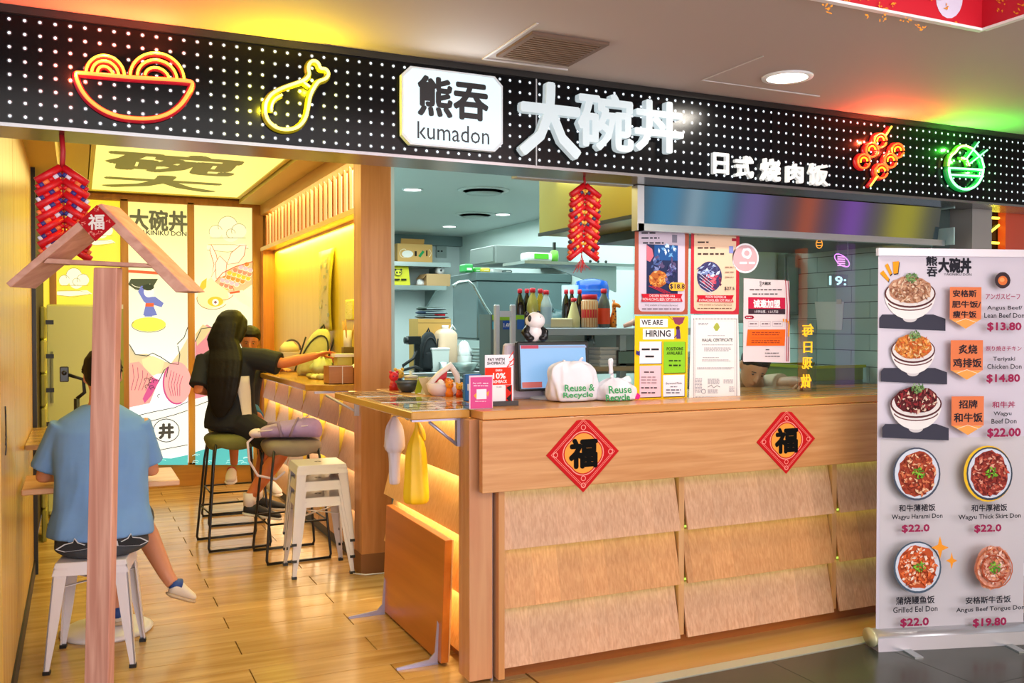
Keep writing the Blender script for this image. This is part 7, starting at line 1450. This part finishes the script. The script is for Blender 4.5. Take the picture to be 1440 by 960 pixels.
s.tube([shL, shL.lerp(elL, .5), elL, wrL], [.048, .042, .036, .026], 12); hand(s, wrL, (.6, .7, -.1), (0, 0, 1), (1, 0, 0), .4, .9)
kR, kL, aR, aL = V((1.27, 6.40, .665)), V((1.22, 6.66, .68)), V((1.045, 6.43, .345)), V((1.13, 6.66, .34))
for hx, k_, a_ in ((V((1.0, 6.53, .84)), kR, aR), (V((1.02, 6.70, .84)), kL, aL)):
    s.tube([hx, hx.lerp(k_, .5), k_], [.085, .075, .056], 14); s.tube([k_, k_.lerp(a_, .35), a_, a_+V((0, 0, -.05))], [.056, .057, .036, .034], 12)
remesh(obj('body', s, M('#cf7848', .5, noise=.04), wm), .007, 3)
s = MB(); n = 32; R_ = []
for z in (.80, .84, .90, .98, 1.05, 1.12, 1.2, 1.27, 1.31, 1.342):
    c, a_, b_ = tor(z, 1.14); R_.append([c+R2*a_*math.cos(t_)*(1+.02*math.sin(6*t_+z*20))+F2*b_*math.sin(t_)*(1+.04*math.sin(4*t_+z*17)) for t_ in [2*PI*k/n for k in range(n)]])
s.rings(R_); s.tube([shR-V((.06, -.04, 0)), shR.lerp(elR, .4), shR.lerp(elR, .88)+V((0, 0, -.01))], [.07, .078, .082], 14); s.tube([shL, shL.lerp(elL, .45), shL.lerp(elL, .9)], [.07, .066, .068], 14)
remesh(obj('shirt', s, M('#15171b', .85, noise=.1), wm), .008, 3)
s = MB(); vs = []; zs_ = [.81+.05*k for k in range(8)]
for z in zs_:
    c, a_, b_ = tor(z, 1.2); w0 = -.95 + .12*math.sin(z*9); w1 = -.42+.1*math.sin(z*13+1)
    for j in range(6): t_ = w0+(w1-w0)*j/5; vs.append(c+R2*a_*math.cos(t_)+F2*b_*math.sin(t_)); 
s.add(vs, [(i*6+j, i*6+j+1, (i+1)*6+j+1, (i+1)*6+j) for i in range(7) for j in range(5)], 0, True); obj('white_side_panel', s, M('#d8ccc0', .8), wm, solidify=.004)
s = MB(); s.loft([(C0+V((0, 0, .782)), R2*.14, F2*.13), (C0+V((.01, 0, .82)), R2*.185, F2*.165), (C0+V((0, 0, .90)), R2*.165, F2*.14)], 20)
for hx, k_ in ((V((1.0, 6.54, .845)), kR), (V((1.02, 6.70, .845)), kL)): s.tube([hx, hx.lerp(k_, .5), hx.lerp(k_, .85)], [.10, .095, .088], 14)
remesh(obj('shorts', s, M('#101115', .85, noise=.1), wm), .009, 3)
s = MB(); c, f, r, up = hw_
hp_ = [(c-f*.012+up*.128, .03, .04), (c-f*.014+up*.114, .06, .072), (c-f*.016+up*.08, .084, .094), (c-f*.022+up*.03, .094, .096), (c-f*.034-up*.03, .10, .088), (c-f*.05-up*.09, .108, .068), (V((.914, 6.578, 1.335)), .116, .055), (V((.908, 6.53, 1.27)), .122, .046), (V((.89, 6.49, 1.16)), .122, .038), (V((.878, 6.485, 1.04)), .108, .032), (V((.868, 6.49, .95)), .08, .024), (V((.862, 6.49, .885)), .035, .012)]
s.loft([(a, R2*b_, F2*d_) for i_, (a, b_, d_) in enumerate(hp_)], 26)
s.tube([c+f*.05+up*.10+r*.03, c+f*.05+up*.06+r*.06, c+f*.035+r*.078, c+f*.01-up*.07+r*.082, c-f*.02-up*.15+r*.07], [.022, .034, .034, .032, .018], 12)
for k in range(34):
    o_ = rnd.uniform(-.95, .95); P = [p_[0]+R2*o_*p_[1]-F2*(p_[2]*(.97*math.sqrt(1-.85*o_*o_))) for p_ in hp_[3:11]]; s.tube(P, [.004, .006, .007, .008, .008, .007, .006, .004], 6)
hairmesh(wm, s, '#0f0b09', .007, 9); eyes(c, f, r, up, .97, wm)
for a_, dd in ((aR, V((.2, -.05, -.05))), (aL, V((.2, -.03, -.03)))):
    s = MB(); s.tube([a_+V((0, 0, .03)), a_+V((0, 0, -.06))], [.042, .042], 12); obj('sock', s, M('#e8e0dc', .8), wm); shoe('shoe', a_+V((-.05, 0, -.105)), a_+dd+V((.0, 0, -.105)), wm, '#17181a', '#d8d4cc')

# --- child behind the bar stool
ch = thing('person', 'child with dark hair sitting behind the long haired woman', 'person', (1.2, 7.4, 0))
F3 = V((-.35, -.93, 0)); R3 = V((-.93, .35, 0)); C3 = V((1.20, 7.40, 0)); s = MB()
s.loft([(C3+V((0, 0, .80)), R3*.11, F3*.09), (C3+V((.02, 0, 1.0)), R3*.11, F3*.08), (C3+V((.04, -.01, 1.16)), R3*.125, F3*.075), (C3+V((.045, -.01, 1.22)), R3*.06, F3*.05)], 16)
hcc = V((1.262, 7.36, 1.385)); s.tube([C3+V((.045, -.01, 1.2)), hcc-V((0, 0, .06))], [.045, .04], 12); hd3 = head(s, hcc, (-.15, -.93, -.28), (0, -.28, .95), .92)
a1, a2, a3 = V((1.14, 7.36, 1.17)), V((1.10, 7.22, 1.13)), V((1.165, 7.14, 1.06)); s.tube([a1, a2, a3], [.036, .03, .021], 10); hand(s, a3, (.05, -.05, -1), (-.2, -.9, 0), (-1, 0, 0), .3, .75)
b1, b2, b3 = V((1.34, 7.36, 1.17)), V((1.42, 7.24, 1.17)), V((1.46, 7.12, 1.175)); s.tube([b1, b2, b3], [.036, .03, .021], 10); hand(s, b3, (.3, -.9, 0), (0, 0, 1), (-1, 0, 0), .4, .75)
k1, k2, l1, l2 = V((1.10, 7.10, .80)), V((1.28, 7.12, .80)), V((1.12, 7.22, .46)), V((1.36, 7.2, .34))
for h_, k_, a_ in ((V((1.14, 7.38, .85)), k1, l1), (V((1.26, 7.38, .85)), k2, l2)): s.tube([h_, k_], [.06, .042], 12); s.tube([k_, k_.lerp(a_, .35), a_], [.042, .043, .028], 12)
remesh(obj('body', s, SKIN2, ch), .006, 3)
s = MB(); s.loft([(C3+V((0, 0, .79)), R3*.135, F3*.115), (C3+V((.02, 0, 1.0)), R3*.13, F3*.10), (C3+V((.04, -.01, 1.15)), R3*.14, F3*.09), (C3+V((.045, -.01, 1.215)), R3*.07, F3*.06)], 18); s.tube([a1, a1.lerp(a2, .6)], [.048, .05], 12); s.tube([b1, b1.lerp(b2, .6)], [.048, .05], 12); remesh(obj('shirt', s, M('#23242c', .85), ch), .007, 3)
s = MB(); s.loft([(C3+V((0, 0, .785)), R3*.11, F3*.1), (C3+V((0, 0, .83)), R3*.14, F3*.13), (C3+V((0, 0, .88)), R3*.12, F3*.1)], 16)
for h_, k_ in ((V((1.14, 7.38, .85)), k1), (V((1.26, 7.38, .85)), k2)): s.tube([h_, h_.lerp(k_, .8)], [.075, .06], 12)
remesh(obj('shorts', s, M('#3a7ea8', .8), ch), .008, 3)
s = MB(); c, f, r, up = hd3; q = .92
s.loft([(c-f*.03-up*.06, r*.06, f*.055), (c-f*.03-up*.01, r*.078, f*.075), (c-f*.02+up*.04, r*.083, f*.088), (c-f*.004+up*.075, r*.078, f*.092), (c-f*.004+up*.1, r*.055, f*.068), (c-f*.006+up*.116, r*.025, f*.03)], 18); hairmesh(ch, s, '#17110d', .006, 2); eyes(c, f, r, up, .92, ch)
shoe('shoe', l2+V((.02, .03, -.09)), l2+V((.06, -.15, -.11)), ch, '#e4dfe0', '#f0ecec'); shoe('shoe', l1+V((-.01, .03, -.09)), l1+V((-.05, -.15, -.12)), ch, '#d8c8c0', '#e8e0dc', '#b83a2a')

ch.location.x -= .06
# --- worker bent low behind the glass
wk = thing('person', 'kitchen worker in a beige shirt bending low behind the glass', 'person', (3.5, 4.95, 0))
s = MB(); hpv = V((3.50, 5.02, .92)); sv = V((3.70, 4.50, 1.13)); hk_ = V((3.53, 4.27, 1.265)); dirv = (sv-hpv).normalized(); rr_ = V((.94, .33, 0)); uu_ = rr_.cross(dirv)
s.loft([(hpv-dirv*.05, rr_*.13, uu_*.1), (hpv, rr_*.155, uu_*.11), (hpv.lerp(sv, .5), rr_*.145, uu_*.1), (sv, rr_*.17, uu_*.09), (sv+dirv*.06, rr_*.08, uu_*.06)], 18)
s.tube([sv+dirv*.02, hk_-V((0, -.03, .04))], [.06, .05], 12); hk4 = head(s, hk_, (-.35, -.75, -.6), (0, -.5, .8), .98)
for sg, el_, wr_ in ((-1, V((3.42, 4.36, .98)), V((3.50, 4.14, 1.02))), (1, V((3.93, 4.50, 1.03)), V((3.86, 4.28, 1.30)))):
    sh = sv+rr_*.16*sg; 
    if sg > 0: el_, wr_ = V((3.98, 4.02, 1.19)), V((3.80, 3.95, 1.2)); el_ = V((3.80, 4.24, 1.17)); wr_ = V((3.70, 4.02, 1.18))
    s.tube([sh, sh.lerp(el_, .5), el_, wr_], [.05, .044, .037, .025], 12); hand(s, wr_, (-.4, -.3, -.1), (0, 0, 1), (-1, 0, 0), .6, .95)
for sg in (-1, 1): h_ = hpv+rr_*.09*sg; s.tube([h_, V((h_.x, h_.y-.03, .5)), V((h_.x, h_.y, .08))], [.085, .058, .038], 12)
remesh(obj('body', s, M('#c99a78', .5), wk), .008, 3)
s = MB(); s.loft([(hpv-dirv*.04, rr_*.16, uu_*.125), (hpv.lerp(sv, .5), rr_*.165, uu_*.12), (sv, rr_*.185, uu_*.11), (sv+dirv*.05, rr_*.09, uu_*.07)], 20)
for sg, el_ in ((-1, V((3.42, 4.36, .98))), (1, V((3.80, 4.24, 1.17)))): sh = sv+rr_*.15*sg; s.tube([sh, sh.lerp(el_, .6)], [.07, .066], 12)
remesh(obj('shirt', s, M('#cdb79a', .85), wk), .009, 3)
s = MB()
for sg in (-1, 1): h_ = hpv+rr_*.09*sg; s.tube([h_+V((0, 0, .06)), h_, V((h_.x, h_.y-.03, .5)), V((h_.x, h_.y, .1))], [.09, .10, .075, .06], 12)
remesh(obj('trousers', s, M('#22252a', .85), wk), .01, 3)
s = MB(); c, f, r, up = hk4; s.loft([(c-f*.03-up*.05, r*.062, f*.06), (c-f*.02+up*.03, r*.084, f*.094), (c-f*.01+up*.08, r*.078, f*.09), (c-f*.01+up*.118, r*.03, f*.04)], 18); hairmesh(wk, s, '#2b2926', .007, 2); eyes(c, f, r, up, .98, wk)
for sg in (-1, 1): h_ = hpv+rr_*.09*sg; shoe('shoe', V((h_.x+.02, h_.y+.06, .012)), V((h_.x-.06, h_.y-.18, .012)), wk, '#18191a', '#2a2a2a')

# ================================================================ bags and things at the bar
# lilac backpack lying on the second stool
t = thing('backpack', 'lilac backpack with grey straps lying on the bar stool seat', 'backpack', (1.27, 6.1, .775)); x, y, z = 1.27, 6.10, .774
L_ = M('#a993cc', .8, noise=.1, nscale=40)
s = MB(); n = 20; d_ = V((.91, -.41, 0)); q_ = V((.41, .91, 0)); c = V((1.25, 6.10, z))
s.rings([[c+d_*a+q_*w_*math.copysign(abs(math.cos(2*PI*k/n))**.8, math.cos(2*PI*k/n))+V((0, 0, h_/2+h_/2*math.sin(2*PI*k/n)*.98)) for k in range(n)] for a, w_, h_ in ((-.20, .05, .04), (-.19, .09, .07), (-.10, .13, .10), (.0, .135, .115), (.12, .13, .135), (.18, .11, .12), (.205, .06, .07))]); obj('body', s, L_, t, subsurf=1)
s = MB(); s.tube([c+d_*-.12-q_*.1+V((0, 0, .10)), c+d_*-.05-q_*.12+V((0, 0, .112)), c+d_*-.02-q_*.14+V((0, 0, .02))], .013, 8, 0, False, .4); s.tube([c+d_*.06-q_*.05+V((0, 0, .13)), c+d_*.05-q_*.135+V((0, 0, .08)), c+d_*.03-q_*.14+V((0, 0, .02))], .013, 8, 0, False, .4); obj('strap', s, M('#8f7a9a', .8), t)
s = MB(); s.tube([c+d_*(-.18+.04*k)-q_*(.105+.02*math.sin(k))+V((0, 0, .05+.005*k)) for k in range(9)], .004, 6); s.tube([c+d_*.1+q_*(-.12+.03*k)+V((0, 0, .134)) for k in range(9)], .004, 6); obj('zip', s, M('#e0d4e4', .6), t)
s = MB(); s.tube([c+d_*-.19+V((0, 0, .05)), c+d_*-.25-q_*.1+V((0, 0, -.02)), c+d_*-.24-q_*.1+V((0, 0, -.14)), c+d_*-.18-q_*.12+V((0, 0, -.23)), c+d_*-.06-q_*.14+V((0, 0, -.25)), c+d_*0-q_*.15+V((0, 0, -.2))], .008, 8, 0, False, .5); obj('dangling_strap', s, M('#d8c8dc', .7), t)
s = MB(); s.blob(c+d_*-.2-q_*.06+V((0, 0, .035)), (.05, .045, .03), 0, .15); obj('pouch', s, M('#d8c8d8', .8), t, subsurf=1)
# pale cap on third stool's side
ZBAR = 1.141
bk1 = backpack('backpack', 'pale yellow-green grey backpack standing on the bar by the wall', (1.52, 6.78, ZBAR), .20, .18, .34, '#b9b47c', '#2c2a20', .32, math.radians(-10), True)
q = hit(384, 505, 'y', 7.0); t = thing('lunch_bag', 'small mauve bag with a cream top on the bar behind the backpack', 'bag', (1.5, 7.2, ZBAR)); s = MB(); x, y = 1.50, 7.35
s.rings([[V((x+.085*g*math.copysign(abs(math.cos(a))**.7, math.cos(a)), y+.06*g*math.copysign(abs(math.sin(a))**.7, math.sin(a)), z)) for a in [2*PI*k/20 for k in range(20)]] for z, g in ((ZBAR, .9), (ZBAR+.02, 1), (ZBAR+.15, 1), (ZBAR+.155, .9))]); obj('body', s, M('#a890a0', .7), t)
s = MB(); s.rings([[V((x+.08*g*math.cos(a), y+.055*g*math.sin(a), z)) for a in [2*PI*k/20 for k in range(20)]] for z, g in ((ZBAR+.155, 1), (ZBAR+.20, .85), (ZBAR+.235, .4))]); obj('top', s, M('#dccba0', .7), t); s = MB(); s.tube([(x+.02+.07*math.cos(a), y, ZBAR+.17+.08*math.sin(a)) for a in [PI*k/10 for k in range(11)]], .007, 6); obj('handle', s, M('#4a3c4c', .6), t)
t = thing('plastic_bag', 'small crumpled greenish see-through bag of food on the bar by the hand', 'bag', (1.55, 6.45, ZBAR)); s = MB(); s.blob((1.56, 6.5, ZBAR+.07), (.08, .07, .068), 0, .3, 20, 12, 4, 5); obj('bag_body', s, M('#b8bd86', .35), t); s = MB(); s.blob((1.57, 6.5, ZBAR+.15), (.03, .03, .03), 0, .35, 12, 8, 5, 5); obj('knot', s, M('#cfd0a4', .35), t)
t = thing('drink_cup', 'clear cup with a red straw held in the reaching hand', 'cup', (1.6, 6.28, ZBAR)); s = MB(); s.lathe([(.028, ZBAR), (.038, ZBAR+.11), (.036, ZBAR+.11), (.026, ZBAR+.004), (.001, ZBAR+.003)], (1.6, 6.25, 0), 18, 0, False); obj('cup_body', s, PLASTIC, t); s = MB(); s.lathe([(.0265, ZBAR+.005), (.035, ZBAR+.08), (.001, ZBAR+.081)], (1.6, 6.25, 0), 18); obj('drink', s, M('#a8642a', .2), t); s = MB(); s.cyl((1.6, 6.25, ZBAR+.02), (1.54, 6.22, ZBAR+.2), .003, 6); obj('straw', s, M('#d85a4a', .4), t)
for k, (px, Y, cc) in enumerate(((444, 6.25, '#e0d89a'), (452, 6.2, '#c8c48a'), (438, 6.3, '#b8b060'))):
    q = hit(px, 515, 'y', Y); t = thing('paper_scrap', ['crumpled pale napkin on the bar, middle one of three', 'crumpled napkin on the bar nearest the wooden box', 'crumpled olive wrapper on the bar, leftmost of three'][k], 'napkin', (q.x, Y, ZBAR)); s = MB(); s.blob((q.x, Y, ZBAR+.018), (.03, .025, .017), 0, .4, 14, 8, k, 5); obj('paper', s, M(cc, .7), t)
cu = thing('condiment_box', 'wooden condiment box with divided bays at the near end of the bar', 'box', (1.55, 5.78, ZBAR)); b0, b1 = 1.40, 1.55
bw_ = wood('#a8682c', '#bf7e3a', 'x', 18, .4, .02)
s = MB(); s.box(b0, 5.66, ZBAR, b1, 5.665, ZBAR+.11); s.box(b0, 5.80, ZBAR, b1, 5.805, ZBAR+.11); s.box(b0, 5.665, ZBAR, b0+.005, 5.80, ZBAR+.11); s.box(b1-.005, 5.665, ZBAR, b1, 5.80, ZBAR+.11); s.box(b0, 5.66, ZBAR, b1, 5.805, ZBAR+.004); obj('box', s, bw_, cu); s = MB(); s.box(b0+.08, 5.655, ZBAR, b0+.084, 5.66, ZBAR+.11); s.box(b0-.002, 5.655, ZBAR+.108, b1+.002, 5.66, ZBAR+.112); obj('trim_line', s, M('#e8d8c8', .4), cu)
t = thing('napkin_holder', 'yellowish plastic napkin holder with a white top rail at the bar end', 'holder', (1.47, 5.9, ZBAR)); s = MB(); s.box(1.50, 5.86, ZBAR, 1.60, 5.94, ZBAR+.16); obj('body', s, M('#c8c060', .3), t, bevel=.004); s = MB(); s.box(1.485, 5.85, ZBAR+.16, 1.62, 5.95, ZBAR+.18); obj('top_rail', s, M('#ece8e4', .4), t)
t = thing('chopstick_holder', 'box holder full of wooden chopsticks with a white sleeve at the bar end', 'holder', (1.5, 6.05, ZBAR)); xh = hit(489, 500, 'y', 6.05).x
s = MB(); s.box(xh-.035, 6.02, ZBAR, xh+.035, 6.08, ZBAR+.22); obj('body', s, M('#6a5a2a', .4), t, bevel=.003); s = MB(); s.cyl((xh, 6.05, ZBAR+.2), (xh, 6.05, ZBAR+.33), .028, 14); obj('white_sleeve', s, M('#ece6de', .5), t)
for k in range(12): a = k*2.1; s = MB(); s.cyl((xh+.02*math.cos(a), 6.05+.02*math.sin(a), ZBAR+.25), (xh+.05*math.cos(a), 6.05+.03*math.sin(a), ZBAR+.38+.01*(k % 3)), .005, 5); obj('chopstick', s, M('#d09a50', .5), t)
t = thing('spoon_holder', 'dark spoon holder beside the chopsticks against the pillar', 'holder', (1.6, 6.05, ZBAR)); s = MB(); s.cyl((xh+.08, 6.05, ZBAR+.001), (xh+.085, 6.05, ZBAR+.36), .022, 12, 0, .032); obj('body', s, M('#22201c', .4), t); s = MB(); s.box(xh+.045, 5.99, ZBAR, xh+.11, 6.0, ZBAR+.24); obj('white_card', s, M('#dcd8ec', .4), t)
t = thing('tissue_pack', 'white tissue folded on the condiment box', 'tissue', (1.58, 5.75, ZBAR)); s = MB(); s.hexa([(1.555, 5.67, ZBAR), (1.65, 5.67, ZBAR), (1.65, 5.80, ZBAR), (1.555, 5.80, ZBAR), (1.56, 5.68, ZBAR+.10), (1.64, 5.68, ZBAR+.10), (1.64, 5.79, ZBAR+.10), (1.56, 5.79, ZBAR+.10)]); obj('box', s, bw_, t); s = MB(); s.prism([(1.555, 5.66, ZBAR+.10), (1.65, 5.66, ZBAR+.115), (1.62, 5.66, ZBAR+.145)], (0, .1, 0)); obj('tissue', s, WHITE, t)
# art on the niche wall
def art(label, px0, py0, px1, py1, curl, cols_):
    a = hit(px0, (py0+py1)/2, 'x', 1.69); b = hit(px1, (py0+py1)/2, 'x', 1.69); z1 = hit((px0+px1)/2, py0, 'x', 1.69).z; z0 = hit((px0+px1)/2, py1, 'x', 1.69).z
    t = thing('wall_poster', label, 'poster', (1.69, (a.y+b.y)/2, z0)); s = MB(); n = 12; R_ = []
    for k in range(n+1): z = z0+(z1-z0)*k/n; R_.append([V((1.692-.03*curl*math.sin(PI*(.2+k/n*.8))*f, a.y+(b.y-a.y)*f, z)) for f in (0, .25, .5, .75, 1)])
    vs = [p_ for r_ in R_ for p_ in r_]; s.add(vs, [(i*5+j, i*5+j+1, (i+1)*5+j+1, (i+1)*5+j) for i in range(n) for j in range(4)], 0, True); obj('sheet', s, M(cols_[0], .35), t, solidify=.002)
    s = MB(); off = -.004
    def S(f, g): k = g*n; return V((1.692-.03*curl*math.sin(PI*(.2+g*.8))*f+off, a.y+(b.y-a.y)*f, z0+(z1-z0)*g))
    for i in range(22): f, g = rnd.uniform(.08, .75), rnd.uniform(.04, .93); w_, h_ = rnd.uniform(.05, .2), rnd.uniform(.01, .06); s.add([S(f, g), S(f+w_, g), S(f+w_, g+h_), S(f, g+h_)], [(0, 1, 2, 3)], i % 2)
    obj('print', s, [M(cols_[1], .4), M(cols_[2], .4)], t)
art('tall curled poster on the yellow niche wall above the bar', 448, 351, 470, 465, 1, ['#bba62c', '#8f9050', '#c8bc6a'])
art('narrow pale yellow sheet on the niche wall by the pillar', 485, 421, 499, 450, .2, ['#e8dc3a', '#f0e68a', '#d8c820'])
# fridge, boxes at the back left
q0, q1 = hit(66, 500, 'y', 8.1), hit(165, 500, 'y', 8.1); zf = hit(110, 428, 'y', 8.1).z
fr = thing('fridge', 'pale yellow-green tall fridge in front of the glowing mural', 'fridge', ((q0.x+q1.x)/2, 8.4, 0)); s = MB(); s.box(q0.x, 8.1, .02, q1.x, 8.75, zf); obj('body', s, M('#c8c878', .35), fr, bevel=.01)
s = MB(); s.box(q0.x, 8.09, .05, q1.x, 8.1, zf-.01); obj('door', s, M('#cfcf80', .35), fr, bevel=.004); s = MB(); s.box(q0.x+.03, 8.06, .9, q0.x+.045, 8.09, 1.3); obj('handle', s, M('#8a8a58', .4), fr)
q = hit(171, 430, 'y', 8.2); s = MB(); s.box(q1.x+.004, 8.2, 0, q1.x+.05, 8.7, zf-.03); t = thing('white_box', 'narrow olive panel box beside the fridge with a white block on top', 'box', (q1.x+.03, 8.4, 0)); obj('panel', s, M('#8f9038', .5), t); s = MB(); s.box(q1.x+.0, 8.2, zf-.03, q1.x+.05, 8.3, zf+.005); obj('block', s, M('#d0ccc8', .5), t)
for k in range(7):
    xa = hit(53, 500, 'y', 7.3).x; t = thing('storage_crate', ['lowest', 'second lowest', 'third', 'fourth', 'fifth', 'sixth', 'topmost'][k]+' yellow-green crate of the stack between wall and fridge', 'crate', (xa+.05, 7.35, .001+k*.235), 'stack of crates by the fridge')
    s = MB(); z = k*.235; s.box(-.235, 7.2, z, hit(64, 500, 'y', 7.2).x, 7.5, z+.225); obj('crate', s, M(['#8f8a34', '#a8a04a'][k % 2], .5), t, bevel=.008); s = MB(); s.box(-.2, 7.19, z+.1, -.15, 7.2, z+.13); obj('handle_slot', s, BLACK, t)

s = MB(); s.tube([(1.50, 5.49, .004), (1.56, 5.43, .004), (1.66, 5.42, .004), (1.75, 5.44, .004), (1.78, 5.6, .004)], .004, 6); single('floor_cable', 'thin white cable lying on the floor along the foot of the pillar', 'cable', s, WHITE)
